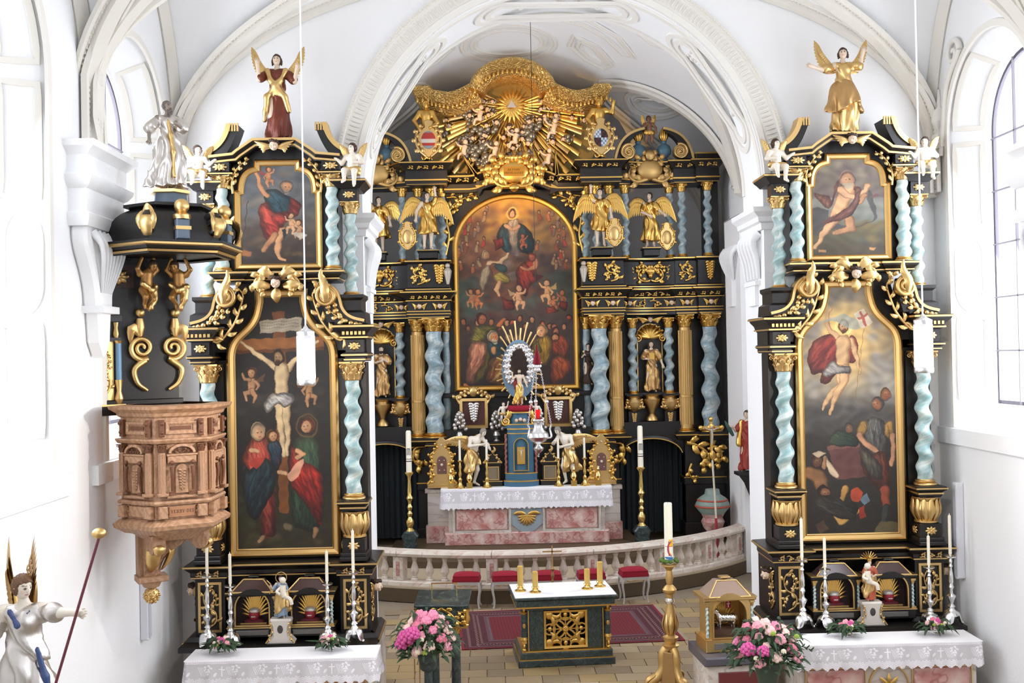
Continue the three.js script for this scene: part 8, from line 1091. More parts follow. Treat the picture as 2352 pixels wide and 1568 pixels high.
{ // tabernacle
const t = thing('tabernacle', 'blue and gold tabernacle with crucifix door on the high altar', 'tabernacle', [-.31, MY, -21.72]), B = mats.blue, G = mats.gold, S = (w, d, y0, y1) => { const p = [[-w, -d], [-w, d * .4], [-w * .7, d * .8], ...bez2([[-w * .7, d * .8], [-w * .3, d * 1.25], [w * .3, d * 1.25], [w * .7, d * .8]], 8).slice(1), [w, d * .4], [w, -d]]; return remap(slab(p, y1 - y0), (u, v, q) => [u, y0 + q, v], .4); };
mesh('tabernacle_body', [S(.36, .2, 0, .1), S(.33, .18, .1, .26), S(.27, .16, .26, 1.2), S(.33, .18, 1.2, 1.28), S(.2, .13, 1.28, 1.5), S(.28, .16, 1.5, 1.53)], B, t); meshes('gilt_band', [S(.365, .205, .1, .125), S(.34, .185, .26, .28), S(.28, .167, 1.08, 1.1), S(.28, .167, 1.17, 1.2), S(.345, .19, 1.27, 1.29), S(.29, .165, 1.51, 1.535)], G, t);
const d = part('door', t, [0, 0, .2]); mesh('door_arch', sweep2([[-.14, .34], [.14, .34], [.14, .85], ...arc2(0, .85, .14, 0, Math.PI, 12).slice(1, -1), [-.14, .85]], [[0, -.03], [0, .02], [.015, .02], [.015, -.03]], { closed: true }), G, d); mesh('door_niche', bevelBox(.17, .36, .03, 0, .64, .005, .008), G, d); mesh('crucifix', [box(.012, .26, .012, 0, .68, .03), box(.1, .012, .012, 0, .75, .03), tube([[0, .74, .04], [.004, .66, .045], [0, .58, .04]], .014, 8, 6)], mats.silver, d);
for (const s of [-1, 1]) { mesh('twisted_shaft', twistShaft(.8, .03, 7, { dir: s, sides: 10 }), std(0x8f5a50, .4), t, [s * .31, .28, .08]); mesh('gilt_volute', [tube(spiral2(0, 0, .09, 1.6, -s, s > 0 ? 0 : 3.1, 24), .025, 26, 6), leaf([[s * -.02, .04, 0], [s * -.08, .16, .02], [s * -.06, .26, 0]], .05)], G, t, [s * .3, 1.34, .1]); } mesh('cherub_cluster', [[-.08, 0], [0, .02], [.08, 0]].map(([x, y]) => ball(.04, x, 1.36 + y, .16, 8)), browns.skinPlain, t); mesh('cushion', bevelBox(.5, .12, .3, 0, 1.6, 0, .04), mats.redVelvet, t);
}
{ // glory with the risen figure on the tabernacle
const t = thing('cloud_glory', 'oval wreath of silver clouds and gold rays behind small statue', 'ornament', [-.31, 3.36, -21.97]), y = .74; mesh('blue_back', slab(arc2(0, y, .36, 0, 6.283 * 39 / 40, 39, .62), .02, { holes: [arc2(0, y + .08, .2, 0, 6.283 * 29 / 30, 29, .38)] }), std(0x6d8aa0, .5), t);
for (let k = 0; k < 34; k++) { const a = k / 34 * 6.283, L = (Math.sin(a) > .75 ? 1.5 : 1) * (k % 2 ? 1 : .85), c = Math.cos(a), s = Math.sin(a); mesh('ray', tube([[.28 * c, y + .46 * s, .01], [.4 * c * L, y + .58 * s * L, .012], [.5 * c * L, y + .68 * s * L, .01]], (q) => .01 + .009 * q, 2, 4, .6), mats.goldPale, t); }
for (let k = 0; k < 18; k++) { const a = -.9 + k / 17 * (6.283 - 1.35), l = [ball(rr(.055, .085), 0, 0, 0, 10, 1, .9, .7), ball(.05, .05, .03, .02, 8), ball(.045, -.05, .02, .02, 8)]; mesh('cloud', l, mats.silver, t, [.255 * Math.cos(a), y + .05 + .43 * Math.sin(a), .05]); }
mesh('stem', box(.1, .3, .04, 0, .1, 0), mats.silver, t);
}
function monstrance(x, label) { const t = thing('gilded_reliquary', label, 'reliquary', [x, MY, -21.75], 0, 'gilded reliquaries on the high altar'), G = mats.goldPale; const pr = [[.3, .02], [.32, .1], [.24, .18], [.16, .24], [.2, .3], [.28, .33], [.2, .4], [.18, .52], [.22, .6], [.26, .66], [.18, .74], [.12, .82], [.13, .92], [.06, 1.0], [.02, 1.04]]; mesh('reliquary_body', [slab(mirrorPath(pr), .08, { bevel: .015 }), box(.6, .03, .2, 0, .015, .02)], G, t); mesh('scroll_border', both(scrollLeafs([[.3, .08], [.2, .2], [.24, .34], [.18, .5], [.24, .66], [.12, .8], [.1, .95]], .025, .09, 14)), mats.gold, t, [0, 0, .09]); mesh('relic_window', slab([[-.1, .28], [.1, .28], [.1, .55], ...arc2(0, .55, .1, 0, Math.PI, 10).slice(1, -1), [-.1, .55]], .012, { z: .08 }), std(0x6d4a44, .4), t); mesh('relic_gems', [ball(.03, 0, .47, .095, 8), ball(.022, 0, .88, .09, 8), ball(.012, .05, .36, .095, 6), ball(.012, -.05, .36, .095, 6), ball(.012, .05, .56, .095, 6), ball(.012, -.05, .56, .095, 6)], std(0xd9cfb4, .4), t); }
monstrance(-1.95, 'tall scrolled golden reliquary at left end of high altar table'); monstrance(1.36, 'tall scrolled golden reliquary at right end of high altar table');
function pyramid(x, label) { const t = thing('relic_box', label, 'reliquary', [x, MY, -21.76], 0, 'dark relic boxes beside the tabernacle'), B = mats.black, G = mats.goldPale; mesh('box_body', [bevelBox(.4, .1, .22, 0, .05, 0), box(.32, .34, .16, 0, .27, 0), bevelBox(.4, .05, .2, 0, .46, 0), slab(mirrorPath([[.18, .48], [.12, .54], [.1, .64], [.05, .68]]), .12, { z: -.06 })], B, t); mesh('glass_front', box(.22, .24, .01, 0, .27, .083), std(0x7a6c58, .3), t); mesh('gilt_frame', sweep2([[-.13, .13], [.13, .13], [.13, .41], [-.13, .41]], [[0, .07], [0, .1], [-.02, .1], [-.02, .07]], { closed: true }), G, t); mesh('gilt_crest', [both(scrollLeafs([[.02, .66], [.1, .6], [.14, .5], [.18, .52]], .014, .06, 6)), ball(.03, 0, .72, 0, 8), leaf([[0, .68, 0], [.05, .76, 0], [.02, .82, 0]], .025)], G, t, [0, 0, .06]); meshes('gilt_band', [box(.41, .015, .23, 0, .105, 0), box(.41, .015, .21, 0, .49, 0)], G, t); }
pyramid(-.9, 'dark gilt-edged relic box left of the tabernacle'); pyramid(.29, 'dark gilt-edged relic box right of the tabernacle');
function framedRelic(x, label) { const t = thing('framed_relic', label, 'reliquary', [x, 2.832, -22.4], 0, 'framed relics above the high altar table'), G = mats.goldPale; mesh('frame', sweep2([[-.3, .02], [.3, .02], [.3, .66], [-.3, .66]], [[0, 0], [0, .05], [-.06, .06], [-.08, .02], [-.08, 0]], { closed: true }), G, t); mesh('crest', [both(scrollLeafs([[.3, .55], [.36, .7], [.22, .74], [.12, .8], [.03, .88]], .03, .11, 9)), leaf([[0, .7, 0], [0, .82, .03], [0, .92, 0]], .08)], G, t, [0, 0, .04]); mesh('panel', box(.46, .5, .02, 0, .34, .0), std(0x4a2420, .6), t); const w = [foliage(.3, .42, 'drop').clone().translate(0, .34, .02)]; mesh('silver_filigree', w, mats.silver, t); mesh('frame_foot', box(.5, .02, .1, 0, .01, .03), mats.black, t); }
framedRelic(-1.28, 'gold-crested framed silver relic at left above high altar table'); framedRelic(.53, 'gold-crested framed silver relic at right above high altar table');
for (const [x, l] of [[-1.58, 'silver flower vase left of left framed relic'], [-.8, 'silver flower vase right of left framed relic'], [.1, 'silver flower vase left of right framed relic'], [.93, 'silver flower vase right of right framed relic']]) { const t = thing('silver_bouquet', l, 'vase', [x, 2.588, -22.16], 0, 'silver bouquets on the gradine'); mesh('vase', lathe([[.07, 0], [.03, .04], [.08, .12], [.05, .2], [.07, .22]], 12), mats.silverLeaf, t); const f = []; for (let i = 0; i < 16; i++) { const a = i * 2.4, q = i / 16; f.push(ball(.05, .13 * (1 - q * .7) * Math.cos(a), .26 + q * .36, .06 * Math.sin(a), 6, 1, 1, .7)); } mesh('silver_flowers', f, mats.silverLeaf, t); }
for (const [x, l] of [[-1.57, 'brass candlestick far left on high altar'], [-1.02, 'brass candlestick left of tabernacle, nearer it'], [.45, 'brass candlestick right of tabernacle, nearer it'], [.99, 'brass candlestick far right on high altar']]) { const t = thing('brass_candlestick', l, 'candlestick', [x, MY, -21.47], 0, 'brass candlesticks on the high altar'); mesh('stick', lathe([[.1, 0], [.1, .02], [.06, .06], [.03, .12], [.045, .18], [.02, .22], [.035, .3], [.018, .38], [.03, .44], [.016, .52], [.05, .56], [.05, .575], [.012, .57]], 14), mats.brass, t); mesh('candle', lathe([[.024, .57], [.022, .98], [.004, .985], [.002, 1.0]], 12), mats.candle, t); }
for (const [x, l] of [[-1.76, 'small gold urn at left edge of high altar cloth'], [-1.38, 'small gold urn between left brass candlesticks'], [.76, 'small gold urn between right brass candlesticks'], [1.26, 'small gold urn at right edge of high altar cloth']]) { const t = thing('gold_urn', l, 'urn', [x, MY, -21.46], 0, 'small gold urns on the high altar'); mesh('urn', [box(.12, .12, .12, 0, .06, 0), lathe([[.03, .12], [.07, .2], [.05, .27], [.02, .3], [.04, .34], [.01, .4]], 12)], mats.brass, t); }
for (const [x, l] of [[-2.6, 'tall brass floor candlestick left of the high altar'], [2.12, 'tall brass floor candlestick right of the high altar']]) { const t = thing('floor_candlestick', l, 'candlestick', [x, .276, -21.3], 0, 'floor candlesticks'); mesh('marble_foot', [slab(mirrorPath([[.2, 0], [.22, .1], [.14, .2], [.13, .38], [.17, .5], [.1, .6]]), .28, { z: -.14, bevel: .03 })], mats.marbleGreen, t); mesh('brass_stem', lathe([[.06, .58], [.1, .6], [.05, .66], [.08, .74], [.08, .8], [.035, .88], [.06, .95], [.03, 1.0], [.06, 1.08], [.03, 1.14], [.04, 1.2], [.075, 1.26], [.04, 1.33], [.045, 1.4], [.03, 1.62], [.04, 1.7], [.09, 1.76], [.09, 1.79], [.0, 1.79]], 16), mats.brass, t); mesh('candle', lathe([[.058, 1.79], [.054, 2.6], [.04, 2.63], [0, 2.62]], 16), mats.candle, t); meshes('candle_print', [cyl(.0585, .0585, .02, 0, 2.0, 0, 16), cyl(.0585, .0585, .012, 0, 2.05, 0, 16), box(.012, .13, .012, -.03, 2.2, .048), box(.012, .13, .012, .03, 2.2, .048), box(.012, .12, .012, .0, 2.2, .054), box(.06, .012, .012, 0, 2.265, .05)], std(0x3c3a40, .6), t); }
{ // processional cross, font, wall bracket
const c = thing('processional_cross', 'gilded processional cross on a white pole beside the font', 'cross', [3.5, .276, -20.78]); mesh('pole', tube([[.05, 0, .05], [.02, 1.0, .02], [-.02, 2.0, 0]], .02, 6, 8), std(0xd8d0bb, .6), c); mesh('red_sleeve', tube([[.05, .0, .05], [.035, .4, .035], [.025, .8, .025]], .026, 4, 8), std(0x9c2a34, .7), c); mesh('cross_head', [lathe([[.02, 1.95], [.06, 2.0], [.06, 2.1], [.03, 2.14]], 10, -.02), box(.05, .6, .03, -.03, 2.42, 0), box(.4, .06, .03, -.03, 2.6, 0), ball(.05, -.03, 2.77, 0, 8), ball(.05, -.24, 2.6, 0, 8), ball(.05, .18, 2.6, 0, 8), ball(.08, -.03, 2.6, .01, 10, 1, 1, .4)], mats.gold, c); mesh('corpus', [tube([[-.03, 2.58, .04], [-.02, 2.45, .05], [-.03, 2.28, .04]], .025, 8, 6), tube([[-.17, 2.6, .04], [-.03, 2.55, .05], [.11, 2.6, .04]], .014, 8, 6), ball(.028, -.03, 2.61, .05, 8)], browns.silverSkin, c);
const f = thing('baptismal_font', 'painted stone font with figures on the lid at right', 'font', [3.62, .276, -21.5]); mesh('font_bowl', lathe([[.2, 0], [.22, .08], [.12, .2], [.12, .4], [.2, .5], [.24, .62], [.2, .7], [.24, .78]], 18), mats.marbleRed, f); mesh('font_lid', lathe([[.24, .78], [.34, .9], [.35, .98], [.28, 1.1], [.16, 1.18], [.14, 1.28], [0, 1.3]], 18), std(0x8a9a92, .5), f); meshes('red_ribbon', [new THREE.TorusGeometry(.3, .02, 6, 24).rotateX(1.57).translate(0, 1.06, 0), new THREE.TorusGeometry(.35, .02, 6, 24).rotateX(1.57).translate(0, .94, 0)], std(0xb8563c, .6), f);
const w = thing('wall_bracket', 'dark wooden bracket on the right chancel wall under a saint', 'bracket', [4.08, 2.0, -20.4]); mesh('shelf', bevelBox(.44, .06, .36, -.0, 0, 0), mats.blackMatt, w); mesh('console', slab([[-.16, -.03], [.16, -.03], [.16, -.5], [.06, -.45], [-.04, -.2]], .2, { z: -.1 }), mats.blackMatt, w);
}
// == carved figures
const mid = (a, b, t) => [lerp(a[0], b[0], t), lerp(a[1], b[1], t), lerp(a[2], b[2], t)];
const robe = ({ hem = .04, r0 = .165, n = 7, amp = .13, ph = 0, c0 = [0, 0], sway = .01, sleeve = .85, sr = .05, bare, top = 1 } = {}) => (J, Q) => { const w = mid(J.chest, J.pelvis, .55), l = [cap_(w, J.pelvis, Q.waist * 1.2, Q.pelvis * 1.15), { t: 's', y1: J.pelvis[1] + .1, y0: hem, c1: [J.pelvis[0], J.pelvis[2]], c0, r1: Q.waist * 1.1, r0, n, amp, ph, sway, hem: .02 }]; if (top) l.push(cap_(J.chest, w, Q.chest * 1.1, Q.waist * 1.2), cap_(mid(J.shL, J.shR, .12), mid(J.shL, J.shR, .88), Q.sh * 1.25)); if (sleeve) for (const s of ['L', 'R']) if (bare !== s) l.push(cap_(J['sh' + s], mid(J['sh' + s], J['el' + s], sleeve), Q.sh * 1.2, sr)); return l; };
const sash = (pts, r) => (J) => pts.slice(1).map((p, i) => cap_(pts[i], p, r, r * .85));
const upWing = { edge: [[0, 0], [.08, .07], [.17, .16]], d0: -10, d1: 68, l0: .15, l1: .2, n: 12, w: .03 };
const bigWing = { edge: [[0, 0], [.1, .12], [.21, .15], [.28, .09]], d0: -86, d1: -72, l0: .2, l1: .42, n: 12, w: .03 };
const puttoWing = { edge: [[0, 0], [.1, .08], [.19, .13]], d0: -35, d1: 16, l0: .12, l1: .22, n: 9, w: .045, y: .64, rz: .5 };
const robeRed = std(0x6b2f1e, .45, .3), robeOld = std(new THREE.Color(.5, .3, .12), .4, .8);
const yA = (y) => y * AK + 4.4 * (1 - AK);
figure({ name: 'angel_statue', label: 'winged angel in red and gold robe crowning the left altar', pos: [ALx, yA(7.065), ALz - .08], h: 1.1, J: { elL: [-.19, .7, .06], wrL: [-.2, .86, .1], elR: [.2, .68, .03], wrR: [.24, .8, .1] }, robe: robe({ r0: .14, c0: [-.01, -.02], ph: 1 }), robeMat: robeRed, robe2: (J) => [...sash([[-.1, .8, .04], [-.06, .68, .08], [0, .62, .09], [-.1, .5, .08], [-.13, .34, .05], [-.14, .25, .02]], .032)(J), ...sash([[.1, .8, .04], [.05, .68, .08], [0, .62, .09], [.1, .5, .08], [.13, .34, .04]], .032)(J), cap_([0, .6, 0], [0, .56, .02], .09)], robe2Mat: mats.goldPale, longHair: .05, openHand: true, wings: wingPair({ ...upWing, mat: mats.goldPale }) });
figure({ name: 'angel_statue', label: 'winged angel in golden robe with spread arms crowning right altar', pos: [ARx, yA(7.065), ARz - .08], h: 1.13, headYaw: -.3, J: { elL: [-.24, .74, .04], wrL: [-.38, .77, .08], elR: [.18, .78, .04], wrR: [.2, .92, .08] }, robe: robe({ r0: .16, n: 8, ph: 2 }), robeMat: mats.goldPale, robe2: (J) => [{ t: 's', y1: .63, y0: .3, c1: [0, 0], c0: [0, 0], r1: .075, r0: .2, n: 6, amp: .16, hem: .06 }], robe2Mat: robeOld, robe2Name: 'overskirt', longHair: .04, openHand: true, wings: wingPair({ ...upWing, mat: mats.goldPale }) });
const seat = (q) => ({ knL: [-.11, .38, .24], anL: [-.1, .18, .27], toL: [-.12, .12, .35], knR: [.11, .36, .24], anR: [.1, .1, .22], toR: [.12, .04, .3], elL: [-.23, .56, .04], wrL: q > 0 ? [-.33, .68, .1] : [-.1, .55, .16], elR: [.23, .57, .04], wrR: q > 0 ? [.1, .56, .17] : [.33, .66, .1] });
for (const [X, Z, s, l] of [[ALx, ALz, -1, 'seated winged putto at left of the left altar top'], [ALx, ALz, 1, 'seated winged putto at right of the left altar top'], [ARx, ARz, -1, 'seated winged putto at left of the right altar top'], [ARx, ARz, 1, 'seated winged putto at right of the right altar top']]) figure({ name: 'putto', label: l, category: 'statue', pos: [X + s * .93 * AK, yA(6.575) - .145, Z + .12], h: .58, child: true, turn: -s * .2, headYaw: -s * .4, J: seat(s), skin: mats.skinPale, robe: (J) => [cap_([-.14, .42, .06], [.14, .42, .06], .075), cap_([.1, .42, .08], [.16, .34, .12], .06)], robeName: 'loincloth', robeMat: mats.goldPale, wings: wingPair({ ...puttoWing, mat: mats.goldPale }), group: 'putti of the side altars' });
function childOn(o, x, y, z, s) { mesh('child', [tube([[x, y, z], [x, y - .07 * s, z + .01], [x + .02 * s, y - .12 * s, z + .02]], .035 * s, 8, 7), tube([[x, y - .12 * s, z + .01], [x + .08 * s, y - .14 * s, z + .05], [x + .1 * s, y - .2 * s, z + .05]], .022 * s, 8, 6), tube([[x - .02 * s, y - .02 * s, z], [x - .06 * s, y - .06 * s, z + .05], [x - .02 * s, y - .08 * s, z + .08]], .016 * s, 8, 6), ball(.036 * s, x, y + .055 * s, z + .01, 10)], mats.skinPale.clone(), o); }
function smallSaint(X, Z, label, o, trim) { const b = thing('statue_pedestal', label + ' pedestal', 'pedestal', [X, yS, Z]); b.userData.label = 'scrolled silver and gold pedestal ' + trim; mesh('scrolled_base', slab(mirrorPath([[.16, 0], [.17, .03], [.1, .1], [.1, .2], [.13, .27], [.12, .3]]), .16, { z: -.08, bevel: .02, holes: [] }), std(0xc9c2b8, .5, .2), b); mesh('gilt_border', both(scrollLeafs([[.17, .02], [.12, .1], [.1, .2], [.13, .28]], .012, .03, 5)), mats.goldPale, b, [0, 0, .085]); mesh('medallion', ball(.05, 0, .18, .08, 10, .7, 1, .2), std(0x3c3634, .5), b); return figure({ name: 'saint_statuette', label, pos: [X, yS + .302, Z], cell: .016, ...o }); }
{
const f = smallSaint(ALx + .03, ALz + .36, 'bearded saint statuette carrying a child on the left altar', { h: .5, beard: .035, J: { elL: [-.17, .68, .06], wrL: [-.2, .76, .14], elR: [.16, .66, .06], wrR: [.06, .68, .15] }, robe: robe({ r0: .13, n: 6 }), robeMat: std(0x7f93a8, .4, .2), robe2: (J) => [{ t: 's', y1: .6, y0: .2, c1: [0, 0], c0: [.03, .02], r1: .09, r0: .19, n: 5, amp: .16, hem: .09 }, cap_([.1, .78, -.02], [.14, .5, 0], .05, .07)], robe2Mat: mats.goldPale }, 'under the saint on the left altar');
childOn(f, .04, .4, .07, 1.1); mesh('staff', tube([[-.12, .3, .07], [-.1, .4, .07], [-.15, .46, .07]], .006, 6, 5), mats.goldPale, f); mesh('halo', new THREE.TorusGeometry(.065, .006, 6, 28).translate(0, .47, -.03), mats.goldPale, f);
const m = smallSaint(ARx + .03, ARz + .36, 'crowned woman statuette in red and gold holding a child', { h: .5, longHair: .05, J: { elL: [-.17, .67, .05], wrL: [-.05, .66, .14], elR: [.16, .64, .04], wrR: [.05, .62, .13] }, robe: robe({ r0: .14, n: 6, ph: 1 }), robeMat: std(0xb0563a, .5), robe2: (J) => [{ t: 's', y1: .64, y0: .18, c1: [0, 0], c0: [-.05, .0], r1: .1, r0: .17, n: 5, amp: .14, hem: .1 }, cap_([-.1, .78, 0], [-.14, .5, .02], .05, .08), cap_([.1, .78, -.03], [.13, .5, -.02], .045, .06)], robe2Mat: mats.goldPale }, 'under the crowned woman on the right altar');
childOn(m, -.06, .38, .09, 1.1); const ry = []; for (let k = 0; k < 9; k++) { const a = Math.PI * (.1 + .8 * k / 8); ry.push(tube([[.03 * Math.cos(a), .49 + .03 * Math.sin(a), -.02], [.06 * Math.cos(a), .49 + .06 * Math.sin(a), -.02], [.11 * Math.cos(a), .49 + .11 * Math.sin(a), -.02]], .005, 2, 4)); } ry.push(lathe([[.025, .48], [.03, .5], [.028, .515]], 12)); mesh('crown', ry, mats.gold, m);
}
figure({ name: 'saint_statue', label: 'bearded saint in silvered robe standing on the pulpit canopy', pos: [PUL[0] + .0, 6.187, PUL[1] + .0], turn: .35, h: .92, headYaw: .7, headPitch: -.2, beard: .045, J: { elL: [-.2, .66, .02], wrL: [-.2, .53, .1], elR: [.17, .67, .08], wrR: [.1, .7, .17] }, skin: std(0x8f8478, .45, .3, { vertexColors: true }), robe: robe({ r0: .21, n: 8, amp: .14, sr: .075, hem: .02, c0: [-.02, 0] }), robeMat: mats.silverLeaf, robe2: (J) => sash([[.01, .76, .08], [.03, .6, .1], [.05, .4, .14], [.06, .12, .17]], .022)(J), robe2Name: 'gilt_trim', robe2Mat: mats.goldPale, hairMat: std(0x6a6058, .5) });
for (const [x, q, l] of [[-.2, 1, 'gilded putto holding up the pulpit canopy, left one'], [.14, -1, 'gilded putto holding up the pulpit canopy, right one']]) { const c = Math.cos(PAZ), s = Math.sin(PAZ), lx = x, lz = -.2; figure({ name: 'putto', label: l, pos: [PUL[0] + lx * c + lz * s, 4.95, PUL[1] - lx * s + lz * c], turn: PAZ + q * .5, h: .52, child: true, headPitch: .5, J: { head: [.05 * q, .86, .16], neck: [.03 * q, .8, .08], chest: [0, .7, .04], elL: [-.24, .8, .05], wrL: [-.16, .97, .06], elR: [.24, .8, .05], wrR: [.16, .97, .06], knL: [-.12, .24, .14], anL: [-.06, .1, .02], toL: [-.06, .02, .04], knR: [.1, .2, .1], anR: [.04, .04, .0], toR: [.04, -.02, .04] }, skin: std(0xa87c44, .4, .6, { vertexColors: true }), robe: sash([[-.14, .5, .1], [.02, .38, .14], [.16, .46, .06], [.14, .2, .1], [.04, .02, .08]], .06), robeName: 'drapery', robeMat: mats.goldPale, group: 'putti under the pulpit canopy' }); }
{
const f = figure({ name: 'angel_statue', label: 'silver-robed angel with a long staff at the lower left', pos: [-4.5, 1.44, -8.0], turn: .1, h: 1.38, cell: .011, headYaw: .95, headPitch: .25, J: { elL: [-.16, .68, .08], wrL: [-.1, .8, .15], hdL: [-.1, .87, .15], elR: [.2, .79, .05], wrR: [.31, .8, .11] }, openHand: true, robe: robe({ r0: .19, n: 9, amp: .16, sleeve: .7, sr: .05 }), fold: .009, robeMat: mats.silverLeaf, robe2: (J) => [cap_([-.15, .7, .06], [-.155, .68, .08], .05), ...sash([[-.05, .81, .06], [.0, .74, .09], [.05, .81, .06]], .013)(J), ...sash([[.09, .6, .06], [.13, .45, .06], [.15, .25, .05]], .016)(J)], robe2Name: 'blue_trim', robe2Mat: std(0x3c4f7d, .4), hairMat: std(0x6a4a30, .55), skin: mats.skinPale, wings: [{ edge: [[0, 0], [.05, .12], [.02, .2]], d0: 60, d1: 80, l0: .2, l1: .22, n: 8, w: .022, s: 1, at: [.02, .78, -.1], ry: -1.1, mat: robeOld }, { edge: [[0, 0], [.1, .1], [.16, .14]], d0: -60, d1: 60, l0: .28, l1: .26, n: 11, w: .03, s: -1, ry: -1.1, at: [-.06, .78, -.1], mat: mats.goldPale }] });
const st = thing('pilgrim_staff', 'thin red staff with a gilded knob held by foreground angel', 'staff', [0, 0, 0]); const a = V(-4.36, 1.5, -7.82), b = V(-3.86, 3.11, -7.82); mesh('shaft', tube([a, a.clone().lerp(b, .5), b], .011, 4, 8), std(0x6b2f3a, .5), st); mesh('knob', ball(.045, b.x, b.y + .03, b.z, 16, 1.15, .9, 1.15), mats.goldPale, st);
const p = thing('statue_console', 'white wall console carrying the foreground angel', 'console', [-4.5, 0, -8.0]); mesh('console_block', [box(.7, 1.36, .6, 0, .68, 0), bevelBox(.84, .08, .74, 0, 1.39, 0)], mats.plaster, p);
}
const hA = (x) => HX + x;
const angelBase = { name: 'angel_statue', category: 'statue', h: 1.2, robeMat: mats.gold, group: 'gilded angels of the high altar' };
figure({ ...angelBase, label: 'gilded angel with cartouche at far left of high altar', pos: [hA(-2.92), 6.672, HZ + .03], J: { elL: [-.2, .72, .05], wrL: [-.2, .6, .14], elR: [.18, .64, .03], wrR: [.21, .5, .08] }, robe: robe({ hem: .26, r0: .18, n: 6 }), wings: wingPair({ ...bigWing }), headYaw: .4 });
figure({ ...angelBase, label: 'gilded angel raising arm with shield at left of high altar painting', pos: [hA(-1.86), 6.672, HZ + .3], h: 1.24, turn: .2, J: { elL: [-.19, .66, .02], wrL: [-.21, .52, .1], elR: [.15, .9, .0], wrR: [.13, 1.03, .04] }, robe: robe({ hem: .28, r0: .17, n: 7, bare: 'L' }), wings: wingPair({ ...bigWing }) });
figure({ ...angelBase, label: 'gilded angel raising arm with shield at right of high altar painting', pos: [hA(1.84), 6.672, HZ + .3], h: 1.26, turn: -.15, J: { elL: [-.15, .9, .0], wrL: [-.15, 1.0, .04], elR: [.17, .66, .03], wrR: [.19, .52, .1] }, robe: robe({ hem: .28, r0: .17, n: 7, ph: 2 }), wings: wingPair({ ...bigWing }) });
figure({ ...angelBase, label: 'gilded angel with long robe at far right of high altar', pos: [hA(2.95), 6.672, HZ + .03], turn: -.2, headYaw: -.5, J: { elL: [-.14, .64, .08], wrL: [.0, .56, .14], elR: [.17, .66, .05], wrR: [.26, .58, .12] }, robe: robe({ hem: .12, r0: .17, n: 7, ph: 3 }), wings: wingPair({ ...bigWing }) });
for (const [x, z, l, y] of [[-2.28, .5, 'golden oval cartouche held by angel left of painting', 6.72], [2.12, .5, 'golden oval cartouche held by angel right of painting', 6.72], [-3.3, .12, 'golden cartouche beside the far left angel', 6.66], [3.3, .12, 'golden cartouche beside the far right angel', 6.66]]) { const t = thing('cartouche_shield', l, 'shield', [hA(x), y - .06, HZ + z - .08], 0, 'cartouche shields of the angels'); mesh('shield_body', [slab(mirrorPath([[.03, 0], [.1, .08], [.17, .25], [.15, .4], [.08, .5], [.06, .6], [.01, .62]]), .05, { bevel: .015 }), ball(.12, 0, .28, .04, 14, .9, 1.3, .35)], mats.goldPale, t); mesh('shield_scrolls', both(scrollLeafs([[.03, .02], [.14, .14], [.17, .34], [.1, .5], [.04, .6]], .02, .07, 6)), mats.gold, t, [0, 0, .05]); }
for (const [s, l, o] of [[-1, 'bronzed gilded saint with crossed hands in left niche', { beard: .035, J: { elL: [-.16, .66, .05], wrL: [-.02, .7, .12], elR: [.16, .66, .05], wrR: [.03, .74, .12] } }], [1, 'bronzed gilded woman saint holding a book in right niche', { longHair: .08, J: { elL: [-.16, .66, .05], wrL: [-.04, .64, .13], elR: [.17, .64, .03], wrR: [.21, .52, .1] } }]]) { const f = figure({ name: 'saint_statue', label: l, pos: [hA(s * 2.93), 3.535, HZ - .06], h: 1.12, turn: -s * .1, robe: robe({ r0: .15, n: 9, amp: .12, sr: .06 }), robeMat: robeOld, ...o }); if (s > 0) mesh('book', bevelBox(.12, .15, .03, 0, .78, .2, .006), mats.gold, f); }
figure({ name: 'saint_statue', label: 'dark robed saint half hidden beside the right twisted column', pos: [hA(1.55), 3.72, HZ + .0], h: .9, J: { elL: [-.15, .68, .06], wrL: [-.12, .72, .16] }, robe: robe({ r0: .13, n: 7 }), robeMat: std(0x3c2418, .6), skin: mats.skin });
for (const [s, l] of [[-1, 'golden herm supporting the canopy at left of the glory'], [1, 'golden herm supporting the canopy at right of the glory']]) figure({ name: 'golden_herm', label: l, pos: [hA(s * 1.84), 8.56, HZ + .46], h: 1.26, noLegs: true, headYaw: -s * .3, R: { chest: .1, waist: .08, sh: .048, el: .038, wr: .026, head: [.052, .066, .058] }, J: { elL: [-.2, .66, .02], wrL: s < 0 ? [-.12, .52, .12] : [-.12, .52, .12], elR: s > 0 ? [.22, .76, 0] : [.19, .62, .04], wrR: s > 0 ? [.24, .9, .04] : [.1, .54, .12] }, skin: mats.gold, hairMat: mats.gold, robe: (J) => [{ t: 's', y1: .58, y0: .0, c1: [0, 0], c0: [0, 0], r1: .1, r0: .07, n: 6, amp: .2 }], robeName: 'sheath', robeMat: mats.gold, group: 'golden herms' });
for (const s of [-1, 1]) figure({ name: 'putto', label: s > 0 ? 'small dark winged putto standing on upper right cornice' : 'small dark winged putto standing on upper left cornice', pos: [hA(s * 2.95), 8.9, HZ + .12], h: .62, child: true, cell: .026, J: { elL: [-.2, .58, .06], wrL: [-.1, .66, .14] }, skin: std(0x8a6248, .5, 0, { vertexColors: true }), robe: (J) => [cap_([-.12, .4, .03], [.12, .4, .03], .1)], robeName: 'loincloth', robeMat: mats.gold, wings: wingPair({ ...puttoWing, d1: 40 }), group: 'small putti on the cornice' });
